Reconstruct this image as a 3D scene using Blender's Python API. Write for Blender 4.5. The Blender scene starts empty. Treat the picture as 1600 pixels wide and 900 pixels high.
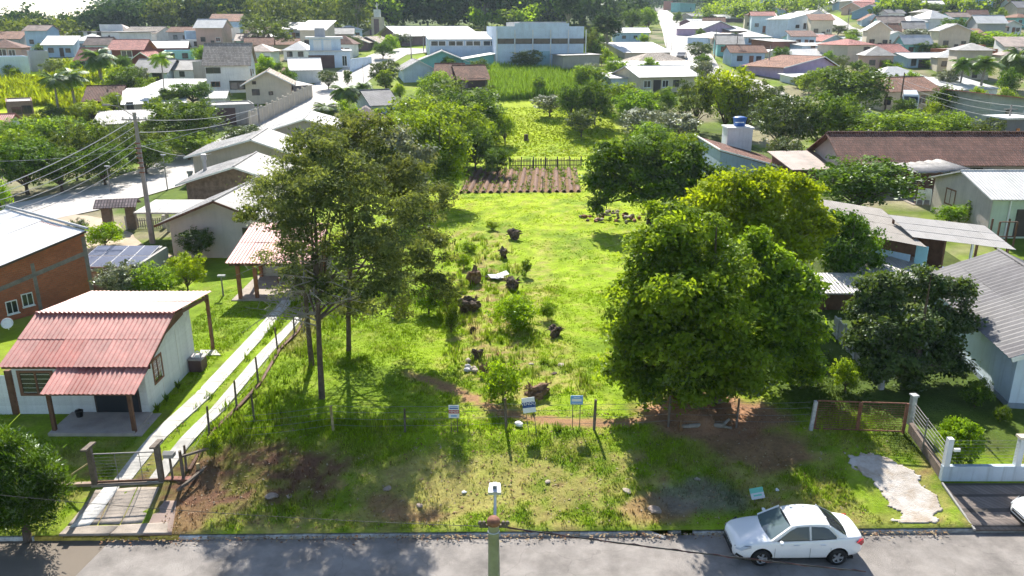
import bpy, math, random
import numpy as np
from mathutils import Vector, Matrix

random.seed(7)
S = bpy.context.scene
COL = S.collection
R = math.radians

# ------------------------------------------------------------------ camera
FPX, HCAM, PITCH = 1250.0, 16.7, R(18.16)
cd = bpy.data.cameras.new('camera')
cam = bpy.data.objects.new('camera', cd)
COL.objects.link(cam)
cam.location = (0, 0, HCAM)
cam.rotation_euler = (R(90) - PITCH, 0, 0)
cd.sensor_width = 36.0
cd.lens = 36.0 * FPX / 1600.0
cd.clip_start = 0.5
cd.clip_end = 9000
S.camera = cam

# ------------------------------------------------------------------ sky, sun, exposure
SUN_EL, SUN_AZ = R(41), R(-7)          # azimuth measured from the view axis (+Y) towards +X
w = bpy.data.worlds.new('World')
S.world = w
w.use_nodes = True
wn = w.node_tree
sky = wn.nodes.new('ShaderNodeTexSky')
sky.sky_type = 'NISHITA'
sky.sun_disc = False
sky.sun_elevation = SUN_EL
sky.sun_rotation = SUN_AZ
sky.air_density = 1.0
sky.dust_density = 0.6
sky.ozone_density = 1.0
bg = wn.nodes['Background']
bg.inputs['Strength'].default_value = 0.09
wn.links.new(sky.outputs[0], bg.inputs[0])
sd = bpy.data.lights.new('sun', 'SUN')
sd.energy = 5.0
sd.angle = R(0.6)
sd.color = (1.0, 0.95, 0.86)
sun = bpy.data.objects.new('sun', sd)
COL.objects.link(sun)
to_sun = Vector((math.sin(SUN_AZ) * math.cos(SUN_EL), math.cos(SUN_AZ) * math.cos(SUN_EL), math.sin(SUN_EL)))
sun.rotation_euler = to_sun.to_track_quat('Z', 'Y').to_euler()
sun.location = (0, 0, 60)
S.view_settings.view_transform = 'Standard'
S.view_settings.look = 'None'
S.view_settings.exposure = 1.12
S.view_settings.gamma = 1.0
S.cycles.max_bounces = 6
S.cycles.diffuse_bounces = 3
S.cycles.transmission_bounces = 4
S.cycles.transparent_max_bounces = 6
S.cycles.volume_bounces = 0
S.cycles.use_adaptive_sampling = True
S.cycles.adaptive_threshold = 0.03

# ------------------------------------------------------------------ ground height
def sm(t):
    t = np.clip(t, 0, 1)
    return t * t * (3 - 2 * t)

def kerb_y(x):
    return 23.47 + 0.0145 * np.asarray(x, float)

PY = [0, 60, 102, 140, 190, 250, 330, 450, 700, 1100, 3000]
PZ = [0, .25, .6, 4.6, 9.2, 13.0, 16.0, 21.0, 30.0, 48.0, 60.0]
LZ = [0, .25, .6, 4.6, 8.6, 10.6, 7.0, -2.0, -14.0, -30.0, -60.0]
CZ = [0, .25, .6, 4.6, 9.2, 13.0, 15.0, 20.0, 41.0, 48.0, 60.0]
RZ = [0, .25, .8, 4.2, 8.6, 14.0, 26.0, 46.0, 70.0, 80.0, 90.0]

def g(x, y):
    x = np.asarray(x, float); y = np.asarray(y, float)
    t = y - kerb_y(x)
    z = np.where(t > 0, 0.13 + 0.87 * sm(t / 6.0), 0.0)
    z = np.where(t < -8.6, 0.12, z)
    a = x / np.maximum(y, 1.0)
    b = np.interp(y, PY, PZ); l = np.interp(y, PY, LZ); c = np.interp(y, PY, CZ); r = np.interp(y, PY, RZ)
    wl = sm((-a - 0.44) / 0.10)
    wc = sm((-a - 0.05) / 0.2) * (1 - wl)
    wr = sm((a - 0.30) / 0.16)
    h = b * (1 - wl - wc - wr) + l * wl + c * wc + r * wr
    # the neighbours' plots to the side of the lot stand a little higher
    h = h + 0.9 * sm((x - 15) / 8) * sm((y - 40) / 20) * (1 - sm((y - 100) / 60))
    return z + h

import bisect
def _ip(y, Zs):
    if y <= PY[0]: return Zs[0]
    if y >= PY[-1]: return Zs[-1]
    k = bisect.bisect_right(PY, y) - 1
    return Zs[k] + (Zs[k + 1] - Zs[k]) * (y - PY[k]) / (PY[k + 1] - PY[k])
def _s(t):
    t = 0.0 if t < 0 else 1.0 if t > 1 else t
    return t * t * (3 - 2 * t)
def G(x, y):
    """the same height for one point, quickly"""
    t = y - (23.47 + .0145 * x)
    z = .12 if t < -8.6 else (0.0 if t <= 0 else .13 + .87 * _s(t / 6.0))
    a = x / max(y, 1.0)
    wl = _s((-a - .44) / .10); wc = _s((-a - .05) / .2) * (1 - wl); wr = _s((a - .30) / .16)
    h = _ip(y, PZ) * (1 - wl - wc - wr)
    if wl: h += _ip(y, LZ) * wl
    if wc: h += _ip(y, CZ) * wc
    if wr: h += _ip(y, RZ) * wr
    return z + h + .9 * _s((x - 15) / 8) * _s((y - 40) / 20) * (1 - _s((y - 100) / 60))
CP, SP = math.cos(PITCH), math.sin(PITCH)
def ray(px, py):
    u = (px - 800) / FPX; v = -(py - 450) / FPX
    d = Vector((u, CP + v * SP, -SP + v * CP))
    return d
def P(px, py, z=None, dz=0.0):
    """the point of the ground (or of the level z) seen at a place of the photograph"""
    d = ray(px, py)
    if z is not None:
        t = (z - HCAM) / d.z
        return Vector((0, 0, HCAM)) + d * t
    t, st = 19.0, 0.5
    while t < 3000:
        q = d * t
        if HCAM + q.z < G(q.x, q.y) + dz:
            lo, hi = t - st, t
            for _ in range(24):
                m = (lo + hi) / 2
                q = d * m
                if HCAM + q.z < G(q.x, q.y) + dz: hi = m
                else: lo = m
            q = d * hi
            return Vector((q.x, q.y, HCAM + q.z))
        st = max(0.5, t * 0.02); t += st
    return Vector((d.x * 900, d.y * 900, G(d.x * 900, d.y * 900)))
def at_depth(px, py, Y):
    d = ray(px, py); t = Y / d.y
    return Vector((0, 0, HCAM)) + d * t
def zc(p):                                  # distance along the lens axis
    return p.y * CP + (HCAM - p.z) * SP
def mpp(p):                                 # metres for one pixel of the photograph at p
    return zc(p) / FPX

# ------------------------------------------------------------------ materials
MATS = {}
def _nt(name):
    m = bpy.data.materials.new(name); m.use_nodes = True
    nt = m.node_tree
    return m, nt, nt.nodes['Principled BSDF']
def N(nt, t, **kw):
    n = nt.nodes.new(t)
    for k, v in kw.items():
        if k.startswith('_'): setattr(n, k[1:], v)
        else: n.inputs[k].default_value = v
    return n
def rgba(c): return (c[0], c[1], c[2], 1.0)

def mat(name, col, rough=.8, var=.25, scale=1.5, bump=.15, bscale=None, metal=0.0, spec=.4, streak=0.0, col2=None, coat=0.0, detail=6, rnd=0.0, crack=0.0):
    """a plain surface with uneven colour, fine relief and, if asked, rain streaks"""
    if name in MATS: return MATS[name]
    m, nt, b = _nt(name)
    L = nt.links.new
    tc = N(nt, 'ShaderNodeTexCoord')
    no = N(nt, 'ShaderNodeTexNoise', Scale=scale, Detail=detail, Roughness=.65)
    L(tc.outputs['Object'], no.inputs['Vector'])
    mx = N(nt, 'ShaderNodeMix', _data_type='RGBA')
    c2 = col2 if col2 else tuple(c * (1 - var) for c in col)
    c1 = col if col2 else tuple(min(1, c * (1 + var * .35)) for c in col)
    mx.inputs['A'].default_value = rgba(c2); mx.inputs['B'].default_value = rgba(c1)
    rp = N(nt, 'ShaderNodeValToRGB')
    rp.color_ramp.elements[0].position = .32; rp.color_ramp.elements[1].position = .62
    L(no.outputs['Fac'], rp.inputs[0]); L(rp.outputs[0], mx.inputs['Factor'])
    out = mx.outputs['Result']
    if streak:
        mp = N(nt, 'ShaderNodeMapping'); mp.inputs['Scale'].default_value = (5, 5, .35)
        L(tc.outputs['Object'], mp.inputs['Vector'])
        n2 = N(nt, 'ShaderNodeTexNoise', Scale=1.0, Detail=5); L(mp.outputs[0], n2.inputs['Vector'])
        r2 = N(nt, 'ShaderNodeValToRGB'); r2.color_ramp.elements[0].position = .5; r2.color_ramp.elements[1].position = .75
        L(n2.outputs['Fac'], r2.inputs[0])
        mm = N(nt, 'ShaderNodeMath', _operation='MULTIPLY'); mm.inputs[1].default_value = streak * .45
        L(r2.outputs[0], mm.inputs[0])
        m2 = N(nt, 'ShaderNodeMix', _data_type='RGBA'); L(mm.outputs[0], m2.inputs['Factor'])
        L(out, m2.inputs['A']); m2.inputs['B'].default_value = (.07, .065, .055, 1)
        out = m2.outputs['Result']
    if rnd:                                     # pieces of one kind are not all the same shade
        oi = N(nt, 'ShaderNodeObjectInfo'); mr = N(nt, 'ShaderNodeMapRange'); mr.inputs[3].default_value = 1 - rnd; mr.inputs[4].default_value = 1 + rnd * .7
        L(oi.outputs['Random'], mr.inputs[0]); vs = N(nt, 'ShaderNodeVectorMath', _operation='SCALE'); L(out, vs.inputs[0]); L(mr.outputs[0], vs.inputs['Scale']); out = vs.outputs[0]
    if crack:                                   # thin wandering cracks and old stains
        nd = N(nt, 'ShaderNodeTexNoise', Scale=.9, Detail=5); L(tc.outputs['Object'], nd.inputs['Vector'])
        va = N(nt, 'ShaderNodeVectorMath', _operation='MULTIPLY_ADD'); L(nd.outputs['Color'], va.inputs[0]); va.inputs[1].default_value = (1.6, 1.6, 0); L(tc.outputs['Object'], va.inputs[2])
        vo = N(nt, 'ShaderNodeTexVoronoi', Scale=.22); vo.feature = 'DISTANCE_TO_EDGE'; L(va.outputs[0], vo.inputs['Vector'])
        r3 = N(nt, 'ShaderNodeValToRGB'); r3.color_ramp.elements[0].position = .0; r3.color_ramp.elements[1].position = .004; r3.color_ramp.elements[0].color = (1 - crack,) * 3 + (1,)
        L(vo.outputs['Distance'], r3.inputs[0])
        n5 = N(nt, 'ShaderNodeTexNoise', Scale=.5, Detail=9, Roughness=.75); L(tc.outputs['Object'], n5.inputs['Vector'])
        r5 = N(nt, 'ShaderNodeValToRGB'); r5.color_ramp.elements[0].position = .3; r5.color_ramp.elements[0].color = (.82, .81, .80, 1); r5.color_ramp.elements[1].position = .5; L(n5.outputs['Fac'], r5.inputs[0])
        for nd_ in (r3, r5):
            m4 = N(nt, 'ShaderNodeMix', _data_type='RGBA', _blend_type='MULTIPLY'); m4.inputs['Factor'].default_value = 1; L(out, m4.inputs['A']); L(nd_.outputs[0], m4.inputs['B']); out = m4.outputs['Result']
    L(out, b.inputs['Base Color'])
    b.inputs['Roughness'].default_value = rough
    b.inputs['Metallic'].default_value = metal
    b.inputs['Specular IOR Level'].default_value = spec
    if coat: b.inputs['Coat Weight'].default_value = coat; b.inputs['Coat Roughness'].default_value = .05
    if bump:
        n3 = N(nt, 'ShaderNodeTexNoise', Scale=(bscale or scale * 12), Detail=4)
        L(tc.outputs['Object'], n3.inputs['Vector'])
        bp = N(nt, 'ShaderNodeBump', Strength=bump, Distance=.05)
        L(n3.outputs['Fac'], bp.inputs['Height']); L(bp.outputs[0], b.inputs['Normal'])
    MATS[name] = m
    return m

def mat_brick(name, col, mortar, bw=.22, bh=.09, var=.3):
    if name in MATS: return MATS[name]
    m, nt, b = _nt(name); L = nt.links.new
    tc = N(nt, 'ShaderNodeTexCoord')
    sx = N(nt, 'ShaderNodeSeparateXYZ'); L(tc.outputs['Object'], sx.inputs[0])
    ad = N(nt, 'ShaderNodeMath', _operation='ADD'); L(sx.outputs[0], ad.inputs[0]); L(sx.outputs[1], ad.inputs[1])
    cb = N(nt, 'ShaderNodeCombineXYZ'); L(ad.outputs[0], cb.inputs[0]); L(sx.outputs[2], cb.inputs[1])
    br = N(nt, 'ShaderNodeTexBrick', Scale=1.0)
    br.inputs['Brick Width'].default_value = bw; br.inputs['Row Height'].default_value = bh
    br.inputs['Mortar Size'].default_value = .012
    br.inputs['Color1'].default_value = rgba(col); br.inputs['Color2'].default_value = rgba(tuple(c * (1 - var) for c in col))
    br.inputs['Mortar'].default_value = rgba(mortar)
    L(cb.outputs[0], br.inputs['Vector'])
    no = N(nt, 'ShaderNodeTexNoise', Scale=.8, Detail=8, Roughness=.7); L(tc.outputs['Object'], no.inputs['Vector'])
    rp = N(nt, 'ShaderNodeValToRGB'); rp.color_ramp.elements[0].position = .45; rp.color_ramp.elements[1].position = .8
    rp.color_ramp.elements[1].color = (.6, .6, .6, 1)
    L(no.outputs['Fac'], rp.inputs[0])
    mx = N(nt, 'ShaderNodeMix', _data_type='RGBA'); L(rp.outputs[0], mx.inputs['Factor'])
    L(br.outputs['Color'], mx.inputs['A']); mx.inputs['B'].default_value = rgba(tuple(c * .35 for c in col))
    L(mx.outputs['Result'], b.inputs['Base Color']); b.inputs['Roughness'].default_value = .9
    bp = N(nt, 'ShaderNodeBump', Strength=.5, Distance=.02); bp.invert = True
    L(br.outputs['Fac'], bp.inputs['Height']); L(bp.outputs[0], b.inputs['Normal'])
    MATS[name] = m
    return m

def mat_leaf(name, dark, light, trans=.35, gloss=.06, hue=.06):
    """leaves: colour differs from leaf to leaf and from plant to plant; some light passes through"""
    if name in MATS: return MATS[name]
    m = bpy.data.materials.new(name); m.use_nodes = True
    nt = m.node_tree; nt.nodes.clear(); L = nt.links.new
    out = N(nt, 'ShaderNodeOutputMaterial')
    at = N(nt, 'ShaderNodeAttribute'); at.attribute_name = 'tint'
    oi = N(nt, 'ShaderNodeObjectInfo')
    rp = N(nt, 'ShaderNodeValToRGB')
    e = rp.color_ramp.elements
    e[0].position = 0.05; e[0].color = rgba(dark); e[1].position = .95; e[1].color = rgba(light)
    L(at.outputs['Fac'], rp.inputs[0])
    hs = N(nt, 'ShaderNodeHueSaturation')
    mr = N(nt, 'ShaderNodeMapRange'); mr.inputs[3].default_value = .5 - hue * .25; mr.inputs[4].default_value = .5 + hue * .15
    L(oi.outputs['Random'], mr.inputs[0]); L(mr.outputs[0], hs.inputs['Hue'])
    m2 = N(nt, 'ShaderNodeMapRange'); m2.inputs[3].default_value = 1 - hue * 1.5; m2.inputs[4].default_value = 1 + hue
    L(oi.outputs['Random'], m2.inputs[0]); L(m2.outputs[0], hs.inputs['Value'])
    L(rp.outputs[0], hs.inputs['Color'])
    df = N(nt, 'ShaderNodeBsdfDiffuse'); L(hs.outputs[0], df.inputs[0])
    tr = N(nt, 'ShaderNodeBsdfTranslucent')
    tm = N(nt, 'ShaderNodeMix', _data_type='RGBA', _blend_type='MULTIPLY'); tm.inputs['Factor'].default_value = 1
    L(hs.outputs[0], tm.inputs['A']); tm.inputs['B'].default_value = (1.9, 1.75, .6, 1)
    L(tm.outputs['Result'], tr.inputs[0])
    ms = N(nt, 'ShaderNodeMixShader'); ms.inputs[0].default_value = trans
    L(df.outputs[0], ms.inputs[1]); L(tr.outputs[0], ms.inputs[2])
    gl = N(nt, 'ShaderNodeBsdfGlossy', Roughness=.6); gl.inputs[0].default_value = (.9, .95, .9, 1)
    lw = N(nt, 'ShaderNodeLayerWeight', Blend=.25)
    mm = N(nt, 'ShaderNodeMath', _operation='MULTIPLY'); mm.inputs[1].default_value = gloss * 2
    L(lw.outputs['Fresnel'], mm.inputs[0])
    m3 = N(nt, 'ShaderNodeMixShader'); L(mm.outputs[0], m3.inputs[0])
    L(ms.outputs[0], m3.inputs[1]); L(gl.outputs[0], m3.inputs[2])
    L(m3.outputs[0], out.inputs[0])
    MATS[name] = m
    return m

def mat_ground(name, rough=.95, bump=.5, fine=9.0, amount=.45):
    """ground whose cover (grass, straw, earth) is stored per point in 'cover'"""
    if name in MATS: return MATS[name]
    m, nt, b = _nt(name); L = nt.links.new
    at = N(nt, 'ShaderNodeAttribute'); at.attribute_name = 'cover'
    tc = N(nt, 'ShaderNodeTexCoord')
    n1 = N(nt, 'ShaderNodeTexNoise', Scale=fine, Detail=6, Roughness=.75); L(tc.outputs['Object'], n1.inputs['Vector'])
    n2 = N(nt, 'ShaderNodeTexNoise', Scale=fine * .13, Detail=4, Roughness=.6); L(tc.outputs['Object'], n2.inputs['Vector'])
    av = N(nt, 'ShaderNodeMath', _operation='ADD'); L(n1.outputs['Fac'], av.inputs[0]); L(n2.outputs['Fac'], av.inputs[1])
    mr = N(nt, 'ShaderNodeMapRange'); mr.inputs[1].default_value = .65; mr.inputs[2].default_value = 1.35
    mr.inputs[3].default_value = 1 - amount; mr.inputs[4].default_value = 1 + amount * .7
    L(av.outputs[0], mr.inputs[0])
    mx = N(nt, 'ShaderNodeVectorMath', _operation='SCALE'); L(at.outputs['Color'], mx.inputs[0]); L(mr.outputs[0], mx.inputs['Scale'])
    L(mx.outputs[0], b.inputs['Base Color']); b.inputs['Roughness'].default_value = rough
    b.inputs['Specular IOR Level'].default_value = .1
    bp = N(nt, 'ShaderNodeBump', Strength=bump, Distance=.12); L(n1.outputs['Fac'], bp.inputs['Height'])
    L(bp.outputs[0], b.inputs['Normal'])
    MATS[name] = m
    return m

def glass(name='window_glass', col=(.03, .035, .04), rough=.08):
    if name in MATS: return MATS[name]
    m, nt, b = _nt(name)
    b.inputs['Base Color'].default_value = rgba(col); b.inputs['Roughness'].default_value = rough
    b.inputs['Specular IOR Level'].default_value = .7
    MATS[name] = m
    return m

# ------------------------------------------------------------------ mesh helpers
def mesh_np(name, V, F, tint=None, cover=None, smooth=False):
    """mesh from numpy arrays; F is (n,3) or (n,4)"""
    me = bpy.data.meshes.new(name)
    V = np.ascontiguousarray(V, dtype=np.float32); F = np.ascontiguousarray(F, dtype=np.int32)
    k = F.shape[1]; n = len(F)
    me.vertices.add(len(V)); me.vertices.foreach_set('co', V.ravel())
    me.loops.add(n * k); me.loops.foreach_set('vertex_index', F.ravel())
    me.polygons.add(n)
    me.polygons.foreach_set('loop_start', np.arange(0, n * k, k, dtype=np.int32))
    me.polygons.foreach_set('loop_total', np.full(n, k, dtype=np.int32))
    if smooth: me.polygons.foreach_set('use_smooth', np.ones(n, dtype=bool))
    if tint is not None:
        a = me.attributes.new('tint', 'FLOAT', 'POINT'); a.data.foreach_set('value', np.ascontiguousarray(tint, dtype=np.float32))
    if cover is not None:
        a = me.attributes.new('cover', 'FLOAT_COLOR', 'POINT')
        c = np.ones((len(V), 4), np.float32); c[:, :3] = cover
        a.data.foreach_set('color', c.ravel())
    me.update(calc_edges=True)
    return me

def link(name, data, m=None, parent=None, loc=None, rot=None):
    o = bpy.data.objects.new(name, data)
    COL.objects.link(o)
    if m is not None and data is not None and len(data.materials) == 0: data.materials.append(m)
    if parent is not None: o.parent = parent
    if loc is not None: o.location = loc
    if rot is not None: o.rotation_euler = rot
    return o

def tag(o, label=None, cat=None, group=None, kind=None):
    if label: o['label'] = label
    if cat: o['category'] = cat
    if group: o['group'] = group
    if kind: o['kind'] = kind
    return o

def empty(name, label=None, cat=None, loc=(0, 0, 0), rz=0.0, group=None):
    o = bpy.data.objects.new(name, None); COL.objects.link(o)
    o.empty_display_size = .3
    o.location = loc; o.rotation_euler = (0, 0, rz)
    return tag(o, label, cat, group)

def copy_tree(o, parent=None):
    c = o.copy(); COL.objects.link(c)
    if parent is not None: c.parent = parent
    for ch in o.children: copy_tree(ch, c)
    return c

class MB:
    def __init__(s): s.v = []; s.f = []
    def add(s, V, F):
        k = len(s.v); s.v += [tuple(p) for p in V]; s.f += [tuple(i + k for i in f) for f in F]
        return s
    def box(s, x0, x1, y0, y1, z0, z1):
        V = [(x0, y0, z0), (x1, y0, z0), (x1, y1, z0), (x0, y1, z0), (x0, y0, z1), (x1, y0, z1), (x1, y1, z1), (x0, y1, z1)]
        return s.add(V, [(0, 3, 2, 1), (4, 5, 6, 7), (0, 1, 5, 4), (1, 2, 6, 5), (2, 3, 7, 6), (3, 0, 4, 7)])
    def bar(s, a, b, wd, h=None, up=(0, 0, 1)):
        """a rectangular bar from a to b"""
        a = Vector(a); b = Vector(b); h = h or wd
        d = (b - a).normalized(); u = Vector(up)
        if abs(d.dot(u)) > .98: u = Vector((0, 1, 0))
        x = d.cross(u).normalized() * wd / 2; y = x.cross(d).normalized() * h / 2
        V = [a - x - y, a + x - y, a + x + y, a - x + y, b - x - y, b + x - y, b + x + y, b - x + y]
        return s.add(V, [(0, 3, 2, 1), (4, 5, 6, 7), (0, 1, 5, 4), (1, 2, 6, 5), (2, 3, 7, 6), (3, 0, 4, 7)])
    def tube(s, pts, rad, n=8, cap=True):
        pts = [Vector(p) for p in pts]
        if not hasattr(rad, '__len__'): rad = [rad] * len(pts)
        V, F = [], []
        for i, p in enumerate(pts):
            d = (pts[min(i + 1, len(pts) - 1)] - pts[max(i - 1, 0)]).normalized()
            u = Vector((0, 0, 1)) if abs(d.z) < .9 else Vector((1, 0, 0))
            x = d.cross(u).normalized(); y = d.cross(x).normalized()
            for j in range(n):
                t = 2 * math.pi * j / n
                V.append(p + (x * math.cos(t) + y * math.sin(t)) * rad[i])
        for i in range(len(pts) - 1):
            for j in range(n):
                F.append((i * n + j, i * n + (j + 1) % n, (i + 1) * n + (j + 1) % n, (i + 1) * n + j))
        if cap:
            F.append(tuple(range(n))); F.append(tuple(reversed(range((len(pts) - 1) * n, len(pts) * n))))
        return s.add(V, F)
    def lathe(s, prof, n=16, c=(0, 0, 0), cap=True):
        V, F = [], []
        for r, z in prof:
            for j in range(n):
                t = 2 * math.pi * j / n
                V.append((c[0] + r * math.cos(t), c[1] + r * math.sin(t), c[2] + z))
        for i in range(len(prof) - 1):
            for j in range(n):
                F.append((i * n + j, i * n + (j + 1) % n, (i + 1) * n + (j + 1) % n, (i + 1) * n + j))
        if cap: F.append(tuple(reversed(range(n)))); F.append(tuple(range((len(prof) - 1) * n, len(prof) * n)))
        return s.add(V, F)
    def prism(s, poly, d):
        """poly: 3-D outline, d: extrusion vector"""
        n = len(poly); d = Vector(d); A = [Vector(p) for p in poly]; B = [p + d for p in A]
        F = [tuple(reversed(range(n))), tuple(range(n, 2 * n))]
        for i in range(n): F.append((i, (i + 1) % n, n + (i + 1) % n, n + i))
        return s.add(A + B, F)
    def quad(s, a, b, c, d): return s.add([a, b, c, d], [(0, 1, 2, 3)])
    def mesh(s, name, smooth=False):
        me = bpy.data.meshes.new(name); me.from_pydata([tuple(p) for p in s.v], [], s.f)
        if smooth:
            me.polygons.foreach_set('use_smooth', np.ones(len(me.polygons), dtype=bool))
        me.update()
        return me
    def build(s, name, m, parent=None, smooth=False, loc=None, rot=None):
        return link(name, s.mesh(name, smooth), m, parent, loc, rot)

def vnoise(x, y, seed=0):
    """smooth value noise on numpy arrays, 0..1"""
    x = np.asarray(x, float) + seed * 17.13; y = np.asarray(y, float) - seed * 9.7
    xi = np.floor(x); yi = np.floor(y); fx = x - xi; fy = y - yi
    def h(a, b):
        v = np.sin(a * 127.1 + b * 311.7 + seed * 74.7) * 43758.5453
        return v - np.floor(v)
    fx = fx * fx * (3 - 2 * fx); fy = fy * fy * (3 - 2 * fy)
    return (h(xi, yi) * (1 - fx) + h(xi + 1, yi) * fx) * (1 - fy) + (h(xi, yi + 1) * (1 - fx) + h(xi + 1, yi + 1) * fx) * fy
def fbm(x, y, seed=0, o=4):
    s = 0; a = .5; t = 0
    for i in range(o):
        s = s + a * vnoise(x * 2 ** i, y * 2 ** i, seed + i); t += a; a *= .55
    return s / t
# ================================================================== terrain
def mat_grass(name, trans=.35):
    if name in MATS: return MATS[name]
    m = bpy.data.materials.new(name); m.use_nodes = True
    nt = m.node_tree; nt.nodes.clear(); L = nt.links.new
    out = N(nt, 'ShaderNodeOutputMaterial')
    at = N(nt, 'ShaderNodeAttribute'); at.attribute_name = 'cover'
    df = N(nt, 'ShaderNodeBsdfDiffuse'); L(at.outputs['Color'], df.inputs[0])
    tr = N(nt, 'ShaderNodeBsdfTranslucent'); L(at.outputs['Color'], tr.inputs[0])
    ms = N(nt, 'ShaderNodeMixShader'); ms.inputs[0].default_value = trans
    L(df.outputs[0], ms.inputs[1]); L(tr.outputs[0], ms.inputs[2]); L(ms.outputs[0], out.inputs[0])
    MATS[name] = m
    return m

def lerp3(a, b, t):
    return a * (1 - t[..., None]) + b * t[..., None]
C_LUSH = np.array([.255, .365, .014]); C_GREEN = np.array([.15, .235, .016]); C_STRAW = np.array([.36, .31, .10])
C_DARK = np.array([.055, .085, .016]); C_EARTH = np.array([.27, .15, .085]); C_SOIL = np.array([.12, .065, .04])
C_YEL = np.array([.345, .43, .016])

def seg_dist(x, y, pts):
    d = np.full(np.shape(x), 1e9)
    for (ax, ay), (bx, by) in zip(pts[:-1], pts[1:]):
        vx, vy = bx - ax, by - ay
        t = np.clip(((x - ax) * vx + (y - ay) * vy) / (vx * vx + vy * vy + 1e-9), 0, 1)
        d = np.minimum(d, np.hypot(x - ax - t * vx, y - ay - t * vy))
    return d
def pix(*pp): return [tuple(P(a, b)[:2]) for a, b in pp]
def blob(x, y, px, py, rx, ry=None, seed=0):
    c = P(px, py); ry = ry or rx
    q = np.hypot((x - c.x) / rx, (y - c.y) / ry) + (fbm(x * .9, y * .9, seed + 31) - .5) * .9
    return sm((1.15 - q) / .45)

PATH = pix((640, 585), (715, 610), (752, 632), (792, 646), (850, 656), (905, 660), (960, 661), (1040, 655), (1110, 640))
DEBRIS = pix((735, 370), (760, 430), (755, 480), (770, 560), (835, 605))
TRAIL = pix((830, 625), (880, 560), (850, 480), (845, 430), (850, 380))

VP0, VP1 = (P(716, 301).x, P(816, 302).y), (P(910, 296).x, P(820, 264).y)
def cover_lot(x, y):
    """what grows or lies on the plot: lush grass, straw, bare earth"""
    t = y - kerb_y(x)
    n1 = fbm(x * .35, y * .35, 3); n2 = fbm(x * 1.3, y * 1.3, 5); n3 = fbm(x * 3.5, y * 3.5, 9)
    c = lerp3(np.broadcast_to(C_GREEN, x.shape + (3,)), np.broadcast_to(C_LUSH, x.shape + (3,)), sm((n1 * .6 + n2 * .4 - .28) / .34))
    c = lerp3(c, C_YEL, sm((y - 48) / 25) * .75 * sm((n1 * .5 + n2 * .5 - .25) / .4))
    c = lerp3(c, C_STRAW, sm((n2 * .6 + n3 * .4 - .50) / .24) * .6)
    # trampled verge beside the street
    ver = sm((6.0 - t) / 3.0)
    c = lerp3(c, C_STRAW * .9, ver * sm((n2 * .55 + n3 * .45 - .36) / .24) * .85)
    c = lerp3(c, C_GREEN * 1.15, ver * sm((n1 - .42) / .2) * .55)
    c = lerp3(c, C_EARTH * .8, ver * sm((n3 * .5 + n2 * .5 - .62) / .12) * .7)
    # weeds and earth round the stumps
    d = seg_dist(x, y, DEBRIS)
    c = lerp3(c, C_STRAW * .95, sm((4.2 - d) / 3.4) * sm((n2 * .5 + n3 * .5 - .42) / .2) * .85)
    c = lerp3(c, C_EARTH * .75, sm((3.2 - d) / 3) * sm((n3 * .6 + n2 * .4 - .56) / .12) * .8)
    c = lerp3(c, C_STRAW, sm((1.3 - seg_dist(x, y, TRAIL)) / 1.2) * sm((n3 - .3) / .4) * .6)
    c = lerp3(c, C_EARTH * 1.15, sm((.52 - seg_dist(x, y, PATH) + (n3 - .5) * .5) / .3) * .95)
    # bare bank, earth heap and places dug over
    c = lerp3(c, C_SOIL * 1.2, blob(x, y, 380, 742, 3.9, 2.2, 1) * (.62 + .38 * sm((n3 - .4) / .2)))
    c = lerp3(c, C_SOIL * 1.6, blob(x, y, 300, 790, .9, 2.2, 2) * .8)
    c = lerp3(c, C_EARTH * 1.2, blob(x, y, 1118, 648, 3.2, 2.1, 3))
    c = lerp3(c, C_EARTH * .95, blob(x, y, 1185, 700, 2.0, 1.3, 4) * .9)
    c = lerp3(c, C_EARTH, blob(x, y, 1030, 795, 1.3, .8, 6) * .8)
    c = lerp3(c, C_EARTH * 1.1, blob(x, y, 640, 806, 1.5, .55, 7) * .85)
    c = lerp3(c, C_STRAW * 1.05, blob(x, y, 690, 755, 3.0, 1.4, 8) * .6)
    c = lerp3(c, C_EARTH * .9, blob(x, y, 600, 790, 1.1, .6, 9) * .8)
    c = lerp3(c, np.array([.2, .19, .17]), blob(x, y, 1095, 775, 1.7, 1.0, 12) * .7)
    c = lerp3(c, C_EARTH * .8, blob(x, y, 470, 520, .9, 3.2, 10) * .8)
    # deep litter under the trees along the sides
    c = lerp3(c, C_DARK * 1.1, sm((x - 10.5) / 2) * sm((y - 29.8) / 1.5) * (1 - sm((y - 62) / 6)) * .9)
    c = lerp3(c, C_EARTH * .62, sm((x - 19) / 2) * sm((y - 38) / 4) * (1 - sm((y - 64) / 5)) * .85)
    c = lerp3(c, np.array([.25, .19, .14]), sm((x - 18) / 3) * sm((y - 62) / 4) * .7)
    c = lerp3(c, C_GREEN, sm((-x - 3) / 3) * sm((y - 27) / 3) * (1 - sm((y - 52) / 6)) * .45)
    c = lerp3(c, C_EARTH * .72, sm((y - VP0[1]) / .6) * sm((VP1[1] - y) / .6) * sm((x - VP0[0]) / .5) * sm((VP1[0] - x) / .5) * .92)
    c = lerp3(c, C_DARK * 1.25, sm((x - 14.2) / 1.2) * sm((y - 27.2) / .8) * .85)  # tree and house shade over the walled yard, painted into the ground colour
    return c

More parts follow.
